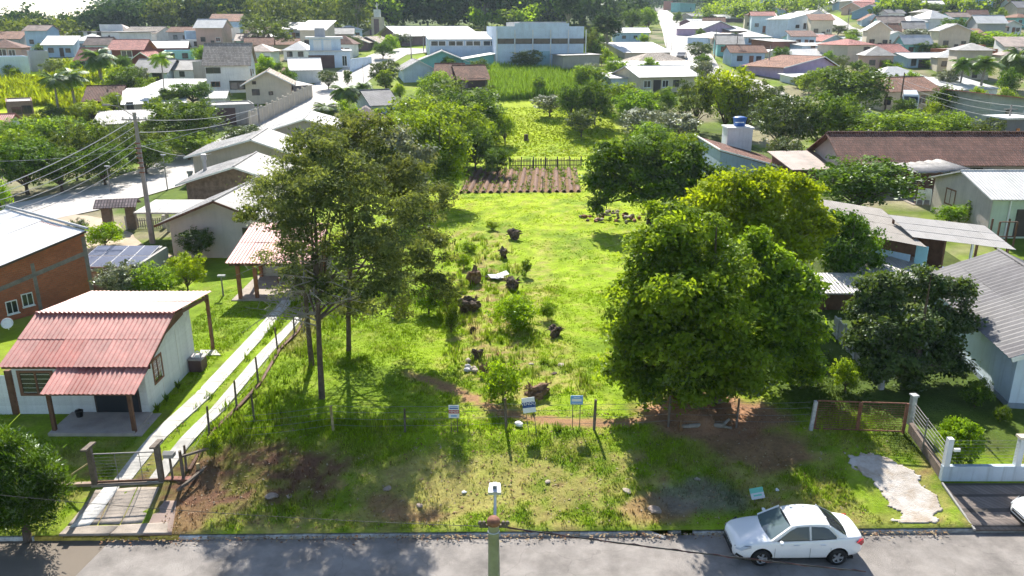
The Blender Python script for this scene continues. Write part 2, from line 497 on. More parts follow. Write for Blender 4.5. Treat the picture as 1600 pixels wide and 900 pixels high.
def sheet(name, xs, tys, zoff=0.0, mat_=None, cov=None, from_kerb=True):
    X, T = np.meshgrid(xs, tys)
    Y = T + kerb_y(X) if from_kerb else T
    Z = g(X, Y) + zoff
    n, m = X.shape
    V = np.stack([X, Y, Z], -1).reshape(-1, 3)
    i = np.arange(n * m).reshape(n, m)
    F = np.stack([i[:-1, :-1], i[:-1, 1:], i[1:, 1:], i[1:, :-1]], -1).reshape(-1, 4)
    C = cov(X, Y).reshape(-1, 3) if cov else None
    me = mesh_np(name, V, F, cover=C, smooth=True)
    return link(name, me, mat_)

LOT_X0, LOT_X1, LOT_T1 = -24.0, 30.0, 84.0
def lot_bump(X, Y):
    t = Y - kerb_y(X)
    near = sm(t / 1.0)
    h = (fbm(X * .8, Y * .8, 41) - .5) * .16 + (fbm(X * 3, Y * 3, 42) - .5) * .06
    h += .55 * blob(X, Y, 1140, 640, 2.6, 1.9, 3)            # heap of earth
    h += .12 * sm((2.6 - seg_dist(X, Y, DEBRIS)) / 2) * fbm(X * 2, Y * 2, 44)
    bed = sm((X + 14.6) / .6) * sm((8.5 - X) / .5)            # no relief where slabs are laid
    return h * near * bed
xs = np.arange(LOT_X0, LOT_X1 + .01, .3)
ts = np.concatenate([[.06], np.arange(0.15, 30, .25), np.arange(30, LOT_T1, .7), [LOT_T1]])
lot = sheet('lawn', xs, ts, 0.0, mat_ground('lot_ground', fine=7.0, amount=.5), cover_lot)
V = np.empty(len(lot.data.vertices) * 3, np.float32); lot.data.vertices.foreach_get('co', V); V = V.reshape(-1, 3)
LB = lambda x, y: float(lot_bump(np.array([x]), np.array([y]))[0])
V[:, 2] -= np.where(V[:, 1] - kerb_y(V[:, 0]) < .1, .06, 0).astype(np.float32)
V[:, 2] += lot_bump(V[:, 0].astype(float), V[:, 1].astype(float)); lot.data.vertices.foreach_set('co', V.ravel()); lot.data.update()
tag(lot, kind='structure')

def cover_far(x, y):
    n1 = fbm(x * .03, y * .03, 13); n2 = fbm(x * .15, y * .15, 15); n3 = fbm(x * .6, y * .6, 17)
    c = lerp3(np.broadcast_to(C_DARK * 1.3, x.shape + (3,)), np.broadcast_to(C_LUSH * .8, x.shape + (3,)), sm((n1 * .5 + n2 * .5 - .3) / .35))
    c = lerp3(c, C_STRAW * .9, sm((n2 * .5 + n3 * .5 - .52) / .2) * .5)
    # yards and dirt between the houses
    town = sm((np.abs(x / np.maximum(y, 1) + .05) - .12) / .08) * (1 - sm((y - 250) / 60)) * sm((y - 40) / 20)
    c = lerp3(c, np.array([.26, .215, .16]), town * sm((n2 - .42) / .12) * .8)
    # bright meadow on the slope at the side
    a, b = P(60, 165), P(120, 110)
    q = np.hypot((x - (a.x + b.x) / 2) / 26, (y - (a.y + b.y) / 2) / 34) + (n2 - .5) * .6
    c = lerp3(c, C_YEL * 1.1, sm((1.1 - q) / .3))
    # back paddock
    a = P(850, 205)
    q = np.hypot((x - a.x) / 12, (y - a.y) / 24) + (n2 - .5) * .4
    c = lerp3(c, C_YEL * .92, sm((1.15 - q) / .3))
    c = lerp3(c, C_DARK, sm((y - 300) / 60))
    return c
s = np.linspace(-1, 1, 221)
ys = np.concatenate([np.linspace(-80, 12, 12), np.linspace(14.4, 24, 13), np.arange(24.6, 60, 1.2), np.arange(60, 150, 2.0),
                     np.arange(150, 320, 4.0), np.arange(320, 700, 12), np.arange(700, 1500, 40), np.arange(1500, 3301, 200)])
Sg, Yg = np.meshgrid(s, ys)
Xg = Sg * (70 + 0.95 * np.maximum(Yg, 0))
Zg = g(Xg, Yg)
tk = Yg - kerb_y(Xg)
under = (Xg > LOT_X0 + .5) & (Xg < LOT_X1 - .5) & (tk > .2) & (tk < LOT_T1 - 1.5)
Zg = np.where(under, Zg - .6, Zg - .02)
Zg = np.where((tk < 1.0) & (tk > -9.8), -.15, Zg)
n, m = Xg.shape
i = np.arange(n * m).reshape(n, m)
F = np.stack([i[:-1, :-1], i[:-1, 1:], i[1:, 1:], i[1:, :-1]], -1).reshape(-1, 4)
me = mesh_np('terrain', np.stack([Xg, Yg, Zg], -1).reshape(-1, 3), F, cover=cover_far(Xg, Yg).reshape(-1, 3), smooth=True)
tag(link('terrain', me, mat_ground('far_ground', fine=1.2, bump=.6, amount=.5)), kind='structure')

# side strips of turf beside the sheet, behind the kerb
for nm, x0, x1 in (('verge_left', -90, LOT_X0), ('verge_right', LOT_X1, 90)):
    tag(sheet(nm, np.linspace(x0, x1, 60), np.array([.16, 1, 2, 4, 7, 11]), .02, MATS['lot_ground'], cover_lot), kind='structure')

# ================================================================== street
asph = mat('asphalt', (.30, .272, .25), .9, .38, .8, .6, 90, spec=.25, detail=10, crack=.22)
pav = mat_brick('street_pavers', (.36, .30, .235), (.16, .13, .10), .22, .11, .25)
def flat(name, pts, z, m, sub=0):
    return MB().add([(x, y, z) for x, y in pts], [tuple(range(len(pts)))]).build(name, m)
ka = lambda x: float(kerb_y(x)) + .005
b0, b1 = P(172, 846, 0), P(118, 900, 0)
xl = lambda y: b0.x + (y - b0.y) * (b1.x - b0.x) / (b1.y - b0.y)
road = MB()
XR = [xl(ka(-15))] + list(np.linspace(-10, 90, 21))
rows = [[(x if k else xl(ka(-15) - dy), ka(x) - dy, 0.0) for k, x in enumerate(XR)] for dy in (0, 2.1, 4.3, 6.4, 8.5)]
V = [p for r in rows for p in r]; nn = len(XR)
road.add(V, [(r * nn + c, r * nn + c + 1, (r + 1) * nn + c + 1, (r + 1) * nn + c) for r in range(4) for c in range(nn - 1)])
tag(road.build('road', asph), kind='structure')
pv = MB()
XL = list(np.linspace(-90, -20, 15)) + [xl(ka(-15))]
rows = [[(x if k < 15 else xl(ka(-15) - dy) + .02, ka(x) - dy, -.004) for k, x in enumerate(XL)] for dy in (0, 4.2, 8.5)]
V = [p for r in rows for p in r]; nn = len(XL)
pv.add(V, [(r * nn + c, r * nn + c + 1, (r + 1) * nn + c + 1, (r + 1) * nn + c) for r in range(2) for c in range(nn - 1)])
o = pv.build('paver_street', pav); tag(o, kind='structure')
# (texture of the pavers lies in the plane, so turn the mesh frame)
nt = pav.node_tree

# kerb stones, one by one
kerb = tag(empty('kerb'), kind='structure')
stone_grey = mat('kerb_concrete', (.40, .385, .36), .9, .45, 5, .4, rnd=.25)
stone_yel = mat('kerb_yellow_paint', (.62, .45, .08), .8, .5, 6, .3, rnd=.2)
stone_wht = mat('kerb_white_paint', (.62, .62, .60), .8, .35, 5, .3)
def kerb_mesh(m, h=.13, ln=.965):
    b = MB(); b.prism([(0, 0, -.1), (0, 0, h - .03), (0, .03, h), (0, .15, h), (0, .15, -.1)], (ln, 0, 0))
    me = b.mesh('kerb_stone'); me.materials.append(m); return me
KM = [kerb_mesh(stone_grey), kerb_mesh(stone_yel, .135), kerb_mesh(stone_wht), kerb_mesh(stone_yel, .10)]
rk = random.Random(3)
x = -30.0
while x < 30:
    px = 800 + x / 27.4 * FPX
    if 985 < px < 1058:
        x += .98; continue
    k = 0
    if px < 28: k = 2
    elif px < 75: k = 1
    elif px < 225: k = 3
    elif px < 268: k = 1
    elif px < 300: k = 2
    if px < 28 or px > 300 or 28 <= px < 300:
        o = link('kerb_stone', KM[k], None, kerb, (x, float(kerb_y(x)) + rk.uniform(-.008, .008), rk.uniform(-.012, .006)), (rk.uniform(-.01, .01), 0, .0145 + rk.uniform(-.006, .006)))
    x += .98
# two broken stones where the kerb is gone
p = P(1012, 833, .02)
link('kerb_stone', KM[0], None, kerb, (p.x - .35, p.y + .05, .02), (.15, .12, -.42))
p = P(1045, 834, .02)
o = link('kerb_stone', KM[0], None, kerb, (p.x, p.y + .02, -.03), (.1, -.05, .06)); o.scale = (.45, 1, .9)
kl = tag(empty('near_kerb'), kind='structure')
for k in range(40):
    link('kerb_stone', KM[0], None, kl, (-20 + k * .98, float(kerb_y(-20 + k)) - 8.66, 0), (0, 0, .0145))

ROADS = []
def ribbon(name, pts, width, m, zoff=.06, step=3.0, jit=0.0, kind='structure'):
    """a road laid over the ground along points of the ground"""
    Q = [Vector((p[0], p[1])) for p in pts]
    L_ = []
    for a, b in zip(Q[:-1], Q[1:]):
        n = max(1, int((b - a).length / step))
        for k in range(n): L_.append(a.lerp(b, k / n))
    L_.append(Q[-1])
    ROADS.extend((p.x, p.y) for p in L_)
    W = width if hasattr(width, '__len__') else [width, width]
    V, F = [], []
    for i, p in enumerate(L_):
        d = (L_[min(i + 2, len(L_) - 1)] - L_[max(i - 2, 0)]).normalized(); nrm = Vector((d.y, -d.x))
        wd = np.interp(i / (len(L_) - 1), np.linspace(0, 1, len(W)), W)
        for j in range(7):
            q = p + nrm * wd * (j / 6 - .5)
            if jit and j in (0, 6): q += nrm * random.uniform(-jit, jit)
            V.append((q.x, q.y, G(q.x, q.y) + zoff))
    for i in range(len(L_) - 1):
        for j in range(6): F.append((i * 7 + j, i * 7 + j + 1, i * 7 + j + 8, i * 7 + j + 7))
    o = MB().add(V, F).build(name, m, smooth=True)
    return tag(o, kind=kind) if kind else o

pale = mat('pale_paving', (.47, .44, .41), .9, .2, .3, .3)
pale_soil = mat('pale_soil', (.45, .36, .26), .95, .3, .4, .5)
ribbon('street_left', pix((-60, 352), (95, 322), (220, 288), (330, 246), (400, 215), (440, 193), (500, 152), (545, 122), (580, 100), (612, 84), (650, 76)), [9, 9, 9, 9, 8.5, 8], pale, .06)
ribbon('street_corner', pix((10, 345), (70, 352), (150, 392), (215, 415)), [7, 8, 7, 5], pale_soil, .045, 1.5, .3)
ribbon('street_back', pix((612, 84), (640, 80), (668, 78)), [10, 12], pale, .09)
ribbon('street_right', pix((1090, 118), (1082, 95), (1066, 66), (1052, 42), (1040, 24), (1030, 12)), [10, 9, 9, 8, 7], pale, .1)
ribbon('street_cross', pix((1090, 112), (1160, 128), (1230, 165), (1330, 195), (1420, 200), (1560, 215)), [8, 7, 7, 6], pale, .12)
ribbon('street_hill', pix((1195, -12), (1240, 8), (1275, 24), (1312, 44), (1350, 56)), [7, 7, 8, 7], pale, .2)
# ================================================================== plants
bark = mat('bark', (.13, .095, .07), .95, .45, 4, .8, 25)
bark_pale = mat('bark_pale', (.30, .27, .23), .95, .4, 4, .6, 25)
bark_dark = mat('bark_dark', (.055, .042, .035), .95, .4, 4, .8, 25)
LEAF = {
    'deep':   mat_leaf('leaf_deep', (.026, .062, .010), (.145, .245, .028), .36, .06),
    'dark':   mat_leaf('leaf_dark', (.030, .060, .020), (.12, .175, .046), .34, .14),
    'mid':    mat_leaf('leaf_mid', (.050, .110, .012), (.25, .38, .034), .48, .06),
    'bright': mat_leaf('leaf_bright', (.09, .17, .010), (.27, .40, .018), .42, .06),
    'yellow': mat_leaf('leaf_yellow', (.12, .18, .012), (.34, .44, .022), .42, .05, .03),
    'olive':  mat_leaf('leaf_olive', (.045, .075, .018), (.155, .21, .040), .34, .06, .04),
    'silver': mat_leaf('leaf_silver', (.07, .09, .05), (.24, .27, .18), .25, .2),
    'wattle': mat_leaf('leaf_wattle', (.046, .070, .032), (.185, .225, .090), .40, .03, .03),
    'far':    mat_leaf('leaf_far', (.016, .042, .022), (.066, .115, .042), .28, .03, .02),
    'twig':   mat_leaf('dry_twigs', (.10, .08, .065), (.25, .21, .17), .1, .04),
}

def unit(n, rng):
    v = rng.normal(size=(n, 3)); return v / np.linalg.norm(v, axis=1)[:, None]

def leaves(pos, outward, size, rng, aspect=.5, up=.35, rnd=.75, tint=None, droop=0.0):
    """one small bent diamond for every leaf"""
    n = len(pos)
    nr = outward * .85 + np.array([0, 0, up]) + unit(n, rng) * rnd * .75
    nr /= np.linalg.norm(nr, axis=1)[:, None] + 1e-9
    r = unit(n, rng); r[:, 2] -= droop
    a = np.cross(nr, r); a /= np.linalg.norm(a, axis=1)[:, None] + 1e-9
    b = np.cross(nr, a)
    s = size * rng.uniform(.6, 1.35, n)[:, None]
    V = np.empty((n, 4, 3))
    V[:, 0] = pos - b * s * .5
    V[:, 1] = pos + a * s * aspect * .5 + nr * s * .08
    V[:, 2] = pos + b * s * .5
    V[:, 3] = pos - a * s * aspect * .5 + nr * s * .08
    F = np.arange(n * 4).reshape(n, 4)
    T = np.repeat(tint if tint is not None else rng.random(n), 4)
    return V.reshape(-1, 3), F, T

def fractal(lobes, rng, k=3):
    """smaller lobes bud from the larger ones, so that the outline is uneven"""
    out = [lobes * np.array([1, 1, 1, .95, .95, .95])]
    for _ in range(k):
        d = unit(len(lobes), rng); d[:, 2] = d[:, 2] * .8 + .15
        f = rng.uniform(.32, .62, (len(lobes), 1))
        out.append(np.concatenate([lobes[:, :3] + d * lobes[:, 3:6] * rng.uniform(.75, 1.12, (len(lobes), 1)), lobes[:, 3:6] * f], 1))
    return np.concatenate(out)

def crown_pts(lobes, n_clump, n_leaf, clump_r, rng, upbias=.25, shell=.8, flat=.65):
    """leaf positions gathered in clumps over the surface of the lobes"""
    lobes = np.array(lobes, float)                      # cx cy cz rx ry rz
    wt = (lobes[:, 3] * lobes[:, 4] + lobes[:, 3] * lobes[:, 5]); wt /= wt.sum()
    li = rng.choice(len(lobes), n_clump, p=wt)
    lobes = fractal(lobes, rng)
    wt = (lobes[:, 3] * lobes[:, 4] + lobes[:, 3] * lobes[:, 5]); wt /= wt.sum()
    li = rng.choice(len(lobes), n_clump, p=wt)
    d = unit(n_clump, rng); d[:, 2] += upbias; d /= np.linalg.norm(d, axis=1)[:, None]
    rad = np.where(rng.random(n_clump) < .82, rng.uniform(shell, 1.06, n_clump), rng.uniform(.35, shell, n_clump))
    c = lobes[li, :3] + d * lobes[li, 3:6] * rad[:, None]
    cr = clump_r * rng.uniform(.6, 1.4, n_clump)
    ct = np.clip(rng.normal(.45, .30, n_clump), 0, 1)
    ci = rng.integers(0, n_clump, n_leaf)
    off = rng.normal(size=(n_leaf, 3)) * .55; off[:, 2] *= flat
    pos = c[ci] + off * cr[ci][:, None]
    cn = d * .45 + unit(n_clump, rng) * .95                # each clump faces its own way
    out = cn[ci] + off * .35
    tint = np.clip(ct[ci] * .75 + rng.random(n_leaf) * .35 - .02, 0, 1)
    return pos, out, tint

def make_lobes(W, H, base, n, rng, spread=.62, rmin=.30, rmax=.5):
    zc_ = H * (base + 1) / 2; rz = H * (1 - base) / 2; rx = W / 2
    L_ = []
    for k in range(n):
        th = 2.399963 * k + rng.uniform(-.4, .4)
        u = -0.75 + 1.6 * (k + .5) / n
        q = math.sqrt(max(0, 1 - min(1, abs(u)) ** 2))
        r = rng.uniform(rmin, rmax)
        L_.append((rx * spread * q * math.cos(th), rx * spread * q * math.sin(th), zc_ + rz * spread * u, rx * r, rx * r, rz * r * 1.05))
    L_.append((0, 0, zc_, rx * .5, rx * .5, rz * .55))
    return L_

def wood(H, base, lobes, rng, r0, lean=(0, 0), twigs=2, n=7):
    """tapered trunk that forks into bent limbs running to the lobes"""
    b = MB()
    zt = max(H * base * 1.05, H * .18)
    top = Vector((lean[0] * .5, lean[1] * .5, zt))
    pts = [Vector((0, 0, -.3)), Vector((0, 0, .05)), Vector((lean[0] * .15 + rng.uniform(-.1, .1) * r0, lean[1] * .15, zt * .5)), top]
    b.tube(pts, [r0 * 1.5, r0 * 1.15, r0 * .9, r0 * .75], n)
    b.tube([top - Vector((0, 0, zt * .05)), top + Vector((lean[0] * .3, lean[1] * .3, (H - zt) * .35)), Vector((lean[0], lean[1], H * .86))], [r0 * .75, r0 * .5, r0 * .12], n)
    for lb in lobes:
        e = Vector(lb[:3]); t = rng.uniform(.45, 1.0)
        st = Vector((0, 0, 0)).lerp(top, t) if t < .95 else top
        st = Vector((top.x * t, top.y * t, zt * (t * .6 + .4)))
        mid = st.lerp(e, .5) + Vector((rng.uniform(-.1, .1), rng.uniform(-.1, .1), rng.uniform(0, .12))) * H * .5
        b.tube([st, mid, e], [r0 * .5, r0 * .3, r0 * .12], max(5, n - 2), cap=False)
        for _ in range(twigs):
            d = Vector(unit(1, rng)[0]); d.z = abs(d.z)
            b.tube([e, e + Vector((d.x * lb[3], d.y * lb[4], d.z * lb[5])) * .9], [r0 * .12, r0 * .03], 4, cap=False)
    return b

PROTO = {}
def proto(key, W, H, base, nl, n_clump, n_leaf, leaf, mats, seed, clump=.13, r0=None, bk=None, up=.35, upbias=.25, aspect=.55, rnd=.75, spread=.62, rmin=.3, rmax=.5, lobes=None, lean=(0, 0), flat=.65, droop=0.0):
    rng = np.random.default_rng(seed)
    lobes = lobes or make_lobes(W, H, base, nl, rng, spread, rmin, rmax)
    pos, out, ti = crown_pts(lobes, n_clump, n_leaf, clump * W / 2, rng, upbias, flat=flat)
    pos[:, 2] = np.maximum(pos[:, 2], .05)
    V, F, T = leaves(pos, out, leaf, rng, aspect, up, rnd, ti, droop)
    cm = mesh_np('crown', V, F, tint=T); cm.materials.append(LEAF[mats])
    wm = wood(H, base, lobes, rng, r0 or W * .025, lean).mesh('trunk', True); wm.materials.append(bk or bark)
    PROTO[key] = (wm, cm, W, H)
    return PROTO[key]

# kinds used again and again across the town (height 8 m, leaf clumps about a third of a metre)
proto('round', 8, 8, .07, 11, 420, 8200, .34, 'deep', 1)
proto('round2', 8, 8, .06, 13, 420, 8200, .34, 'mid', 2)
proto('loose', 8, 9, .05, 12, 260, 5600, .34, 'olive', 3, spread=.75, rmin=.2, rmax=.36)
proto('bright', 7, 7, .12, 12, 380, 7000, .32, 'bright', 4)
proto('yellow', 7, 7, .15, 12, 330, 6200, .32, 'yellow', 5, spread=.7, rmin=.22, rmax=.4)
proto('dark', 7, 8, .10, 10, 380, 7000, .32, 'dark', 6)
proto('silver', 7, 8, .12, 12, 260, 5200, .36, 'silver', 8, spread=.72, rmin=.22, rmax=.38)
proto('tall', 6, 15, .28, 16, 420, 7600, .42, 'far', 9, spread=.72, rmin=.2, rmax=.34, bk=bark_pale)
proto('bush', 3, 2.2, .0, 8, 220, 3600, .17, 'mid', 10, clump=.2)
proto('bushd', 3, 2.2, .0, 8, 220, 3600, .17, 'deep', 11, clump=.2)
proto('bushy', 3, 2.2, .0, 8, 220, 3600, .17, 'bright', 12, clump=.2)
proto('columnar', 3, 7, .05, 12, 300, 5200, .28, 'mid', 14)
proto('far1', 9, 12, .12, 10, 160, 1500, .85, 'far', 15)
proto('far2', 9, 11, .10, 10, 160, 1500, .85, 'mid', 16)
proto('far3', 8, 14, .12, 12, 160, 1500, .85, 'olive', 17, spread=.7)

TREES = []
def tree(key, x0, x1, yt, yb, label, name='tree', cat='tree', group=None, Y=None, rz=None, sxy=None):
    """a tree that spans x0..x1 and yt..yb of the photograph, standing on the ground at yb"""
    wm, cm, W, H = PROTO[key]
    xm = (x0 + x1) / 2
    if Y is None: b = P(xm, yb)
    else:
        b = at_depth(xm, yb, Y); b.z = G(b.x, b.y)
    k = mpp(b)
    w_ = (x1 - x0) * k * (1.2 if yb < 345 else 1.0)
    if Y is None: h_ = (yb - yt) * k / (CP + .04)
    else:
        h_ = at_depth(xm, yt, Y).z - b.z
    h_ = max(h_, .4)
    r = empty(name, label, cat, b, random.uniform(0, 6.28) if rz is None else rz, group)
    r.scale = (w_ / W, w_ / W, h_ / H)
    link('trunk', wm, None, r); link('crown', cm, None, r)
    TREES.append((b.x, b.y, w_))
    return r

# palms
def palm_proto(key, H, nf, fl, seed, mats='olive', r=.16, droop=1.0):
    rng = np.random.default_rng(seed)
    b = MB()
    pts = [Vector((math.sin(t * 2) * .15, math.cos(t * 3) * .1 - .1, H * t)) for t in np.linspace(-.03, 1, 9)]
    b.tube(pts, [r * 1.4] + [r * (1.1 - .35 * t) for t in np.linspace(0, 1, 8)], 9)
    wm = b.mesh('trunk', True); wm.materials.append(bark_pale)
    Vs, Fs, Ts = [], [], []
    k = 0
    for i in range(nf):
        th = 2.39996 * i; el = rng.uniform(.1, 1.15) if i > nf * .25 else rng.uniform(-.5, .2)
        L_ = fl * rng.uniform(.8, 1.1); ti = rng.uniform(.2, .9)
        prev = np.array([pts[-1].x, pts[-1].y, H]); dirv = np.array([math.cos(th) * math.cos(el), math.sin(th) * math.cos(el), math.sin(el)])
        side = np.array([-math.sin(th), math.cos(th), 0])
        ns = 13
        for s_ in range(ns):
            dirv = dirv + np.array([0, 0, -.11 * droop]); dirv /= np.linalg.norm(dirv)
            p = prev + dirv * L_ / ns
            ll = L_ * .30 * math.sin(math.pi * min(1, (s_ + 1.5) / (ns + 1))) + .08
            for sg in (-1, 1):
                for q in (0, .5):
                    o_ = prev * (1 - q) + p * q
                    tip = o_ + side * sg * ll + dirv * ll * .5 + np.array([0, 0, -ll * rng.uniform(.25, .6)])
                    wv = dirv * L_ / ns * .32
                    Vs += [o_ - wv, o_ + wv, tip + wv * .3, tip - wv * .3]; Fs.append((k, k + 1, k + 2, k + 3)); k += 4; Ts += [ti + rng.uniform(-.2, .2)] * 4
            prev = p
    cm = mesh_np('crown', np.array(Vs), np.array(Fs), tint=np.clip(Ts, 0, 1)); cm.materials.append(LEAF[mats])
    PROTO[key] = (wm, cm, fl * 1.7, H + fl * .45)
palm_proto('palm', 7, 26, 3.2, 21, 'deep', .2)
palm_proto('palm_thin', 9, 20, 2.6, 22, 'mid', .12)
palm_proto('palm_fat', 4.5, 44, 3.6, 23, 'deep', .35, 1.1)

# ---- the wattles by the side of the plot: thin foliage in layered sprays, bare twigs below
def own_tree(name, label, base, H, lobes, n_clump, n_leaf, leaf, mats, seed, r0, bk=bark, clump=.8, up=.35, aspect=.5, twigs=3, base_f=.3, lean=(0, 0), cat='tree', upbias=.25, flat=.65, extra_twigs=0, rnd=.75, sink=0):
    rng = np.random.default_rng(seed)
    r = empty(name, label, cat, (base.x, base.y, G(base.x, base.y) + sink))
    b = wood(H, base_f, lobes, rng, r0, lean, twigs, 9)
    pos, out, ti = crown_pts(lobes, n_clump, n_leaf, clump, rng, upbias, .72, flat)
    pos[:, 2] = np.maximum(pos[:, 2], .1)
    V, F, T = leaves(pos, out, leaf, rng, aspect, up, rnd, ti)
    b.build('trunk', bk, r, True)
    link('crown', mesh_np('crown', V, F, tint=T), LEAF[mats], r)
    if extra_twigs:
        tw = MB()
        for _ in range(extra_twigs):
            lb = lobes[rng.integers(0, len(lobes))]
            z0 = rng.uniform(H * .28, H * .55)
            st = Vector((lean[0] * z0 / H * .6, lean[1] * z0 / H * .6, z0))
            th = rng.uniform(0, 6.28); L_ = rng.uniform(1.2, 3.4)
            p1 = st + Vector((math.cos(th) * L_ * .5, math.sin(th) * L_ * .5, L_ * rng.uniform(-.05, .2)))
            p2 = st + Vector((math.cos(th + .2) * L_, math.sin(th + .2) * L_, L_ * rng.uniform(-.25, .25)))
            tw.tube([st, p1, p2], [.035, .022, .008], 4, cap=False)
            for q in range(5):
                s_ = p1.lerp(p2, q / 5); d = Vector(unit(1, rng)[0]) * rng.uniform(.3, .9)
                tw.tube([s_, s_ + d], [.012, .004], 3, cap=False)
        tw.build('dead_branches', bark_pale, r)
    return r
def lob(px, py, Y, r, base, rz=None):
    """a lobe of a crown given by where it is seen and how far off it is"""
    q = at_depth(px, py, Y)
    return (q.x - base.x, q.y - base.y, q.z - G(base.x, base.y), r, r, rz or r * .8)

bA = P(503, 622)
LA = [lob(505, 235, 33.5, 1.3, bA), lob(455, 300, 33, 1.5, bA), lob(520, 305, 32, 1.6, bA), lob(585, 330, 32.5, 1.5, bA), lob(420, 335, 33.5, 1.05, bA, .6),
      lob(480, 370, 32, 1.35, bA), lob(560, 400, 32, 1.4, bA), lob(620, 380, 32.5, 1.3, bA), lob(520, 445, 32, 1.1, bA, .6), lob(470, 430, 32.5, .9, bA, .5), lob(600, 450, 32, 1.0, bA, .6), lob(545, 270, 33, 1.2, bA)]
own_tree('wattle_tree', 'tall wattle with a dark bare trunk, foremost tree on the shaded grass by the driveway', bA, 11.5, LA, 760, 34000, .17, 'wattle', 51, .125, bark, .34, aspect=.4, base_f=.42, lean=(.3, .3), extra_twigs=26, flat=.5)
bB = P(545, 548)
LBt = [lob(560, 215, 38.5, 1.5, bB), lob(610, 270, 38.5, 1.5, bB), lob(650, 330, 38, 1.6, bB), lob(675, 390, 38, 1.35, bB), lob(640, 430, 38, 1.4, bB), lob(590, 300, 39, 1.5, bB),
       lob(670, 455, 37.5, 1.1, bB), lob(525, 210, 39, 1.2, bB), lob(500, 290, 39.5, 1.4, bB), lob(620, 480, 37.5, 1.0, bB, .6), lob(560, 480, 37.5, 1.1, bB, .6), lob(540, 260, 39, 1.3, bB)]
own_tree('wattle_tree', 'tall wattle leaning over the lawn, its crown ending above the stumps', bB, 11.8, LBt, 760, 34000, .18, 'wattle', 52, .115, bark, .36, aspect=.4, base_f=.38, lean=(.8, 0), extra_twigs=22, flat=.5)
bC = P(487, 572)
LC = [lob(440, 400, 36.5, 1.1, bC, .6), lob(480, 330, 36.5, 1.3, bC), lob(410, 300, 37, .9, bC, .6), lob(450, 455, 36, .9, bC, .5)]
own_tree('wattle_tree', 'thin wattle with mostly bare twigs between the driveway and the taller wattles', bC, 8.6, LC, 150, 5200, .16, 'wattle', 53, .12, bark, .5, aspect=.4, base_f=.45, extra_twigs=30, flat=.5)

# ---- big broadleaf on the other side of the plot
bD = P(1118, 628)
LD = [lob(1020, 400, 32.5, 1.4, bD), lob(1080, 365, 33, 1.4, bD), lob(1130, 420, 32, 1.5, bD), lob(1000, 470, 31.5, 1.25, bD), lob(1060, 470, 30.8, 1.6, bD), lob(1120, 500, 30.5, 1.6, bD),
      lob(1010, 545, 31, 1.3, bD), lob(1070, 560, 30, 1.4, bD), lob(1140, 570, 30, 1.4, bD), lob(1045, 430, 32, 1.5, bD), lob(1000, 590, 31, .9, bD, .7), lob(1090, 605, 29.8, 1.0, bD, .7), lob(1040, 345, 33.5, .8, bD), lob(985, 520, 31.5, 1.1, bD), lob(1030, 605, 30.3, 1.0, bD, .7), lob(1140, 600, 30, 1.0, bD, .7), lob(970, 570, 31.2, .8, bD), lob(1180, 590, 30.5, .9, bD, .7), lob(1085, 520, 33, 1.8, bD)]
own_tree('broadleaf_tree', 'large full green tree reaching almost to the ground over the heap of earth', bD, 9, LD, 1700, 70000, .21, 'mid', 54, .22, bark, .34, aspect=.55, base_f=.16, lean=(-.5, .3))
bE = P(1225, 590)
LE = [lob(1185, 430, 34.5, 1.3, bE), lob(1235, 450, 34, 1.4, bE), lob(1190, 500, 33, 1.4, bE), lob(1250, 520, 33, 1.2, bE), lob(1210, 555, 32.5, 1.2, bE), lob(1250, 575, 33, .9, bE), lob(1180, 395, 35, .9, bE)]
own_tree('broadleaf_tree', 'dense green tree beside the rusty gate, joined to the larger crown', bE, 6.6, LE, 900, 36000, .21, 'mid', 55, .17, bark, .32, aspect=.55, base_f=.15)
# ---- yellow-green crown behind it
bF = P(1165, 470)
LF = [lob(1100, 325, 43, 1.5, bF), lob(1150, 300, 44, 1.6, bF), lob(1205, 300, 44, 1.6, bF), lob(1250, 320, 44.5, 1.3, bF), lob(1130, 360, 42.5, 1.5, bF), lob(1190, 360, 43, 1.7, bF), lob(1240, 375, 43, 1.4, bF), lob(1085, 350, 43, 1.2, bF), lob(1270, 350, 44, 1.0, bF), lob(1160, 400, 42.5, 1.2, bF), lob(1220, 410, 43, 1.3, bF)]
own_tree('yellow_tree', 'yellow-green tree rising behind the large full green tree', bF, 8.2, LF, 900, 32000, .24, 'yellow', 56, .2, bark, .42, aspect=.6, base_f=.25)
bG = P(1322, 446)
LG = [lob(1320, 355, 48, 1.2, bG), lob(1345, 385, 48, 1.2, bG), lob(1300, 390, 47.5, 1.1, bG), lob(1325, 415, 47, 1.2, bG), lob(1355, 410, 48, .8, bG), lob(1295, 345, 48.5, .8, bG)]
own_tree('citrus_tree', 'deep green tree against the blue shed with the corrugated roof', bG, 4.9, LG, 300, 13000, .2, 'deep', 57, .14, bark, .45, aspect=.6, base_f=.2)
bH = P(1425, 606)
LH = [(a[0], a[1], a[2], a[3] * .86, a[4] * .86, a[5] * .86) for a in [lob(1380, 460, 35, 1.0, bH), lob(1430, 445, 35.5, 1.1, bH), lob(1480, 465, 35, 1.05, bH), lob(1370, 510, 34, 1.0, bH), lob(1430, 510, 33.5, 1.3, bH), lob(1490, 505, 34.5, .9, bH), lob(1400, 560, 33, 1.0, bH), lob(1460, 555, 33.5, 1.1, bH), lob(1350, 480, 35, .7, bH), lob(1505, 455, 35.5, .55, bH), lob(1370, 575, 33, .8, bH), lob(1490, 570, 33.5, .8, bH), lob(1430, 590, 33, .8, bH, .6), lob(1345, 530, 34, .7, bH)]]
own_tree('orange_tree', 'dark glossy fruit tree between the rusty gate and the pale blue house', bH, 6.2, LH, 900, 36000, .19, 'dark', 58, .15, bark, .30, aspect=.6, base_f=.2)
bI = P(1015, 350)
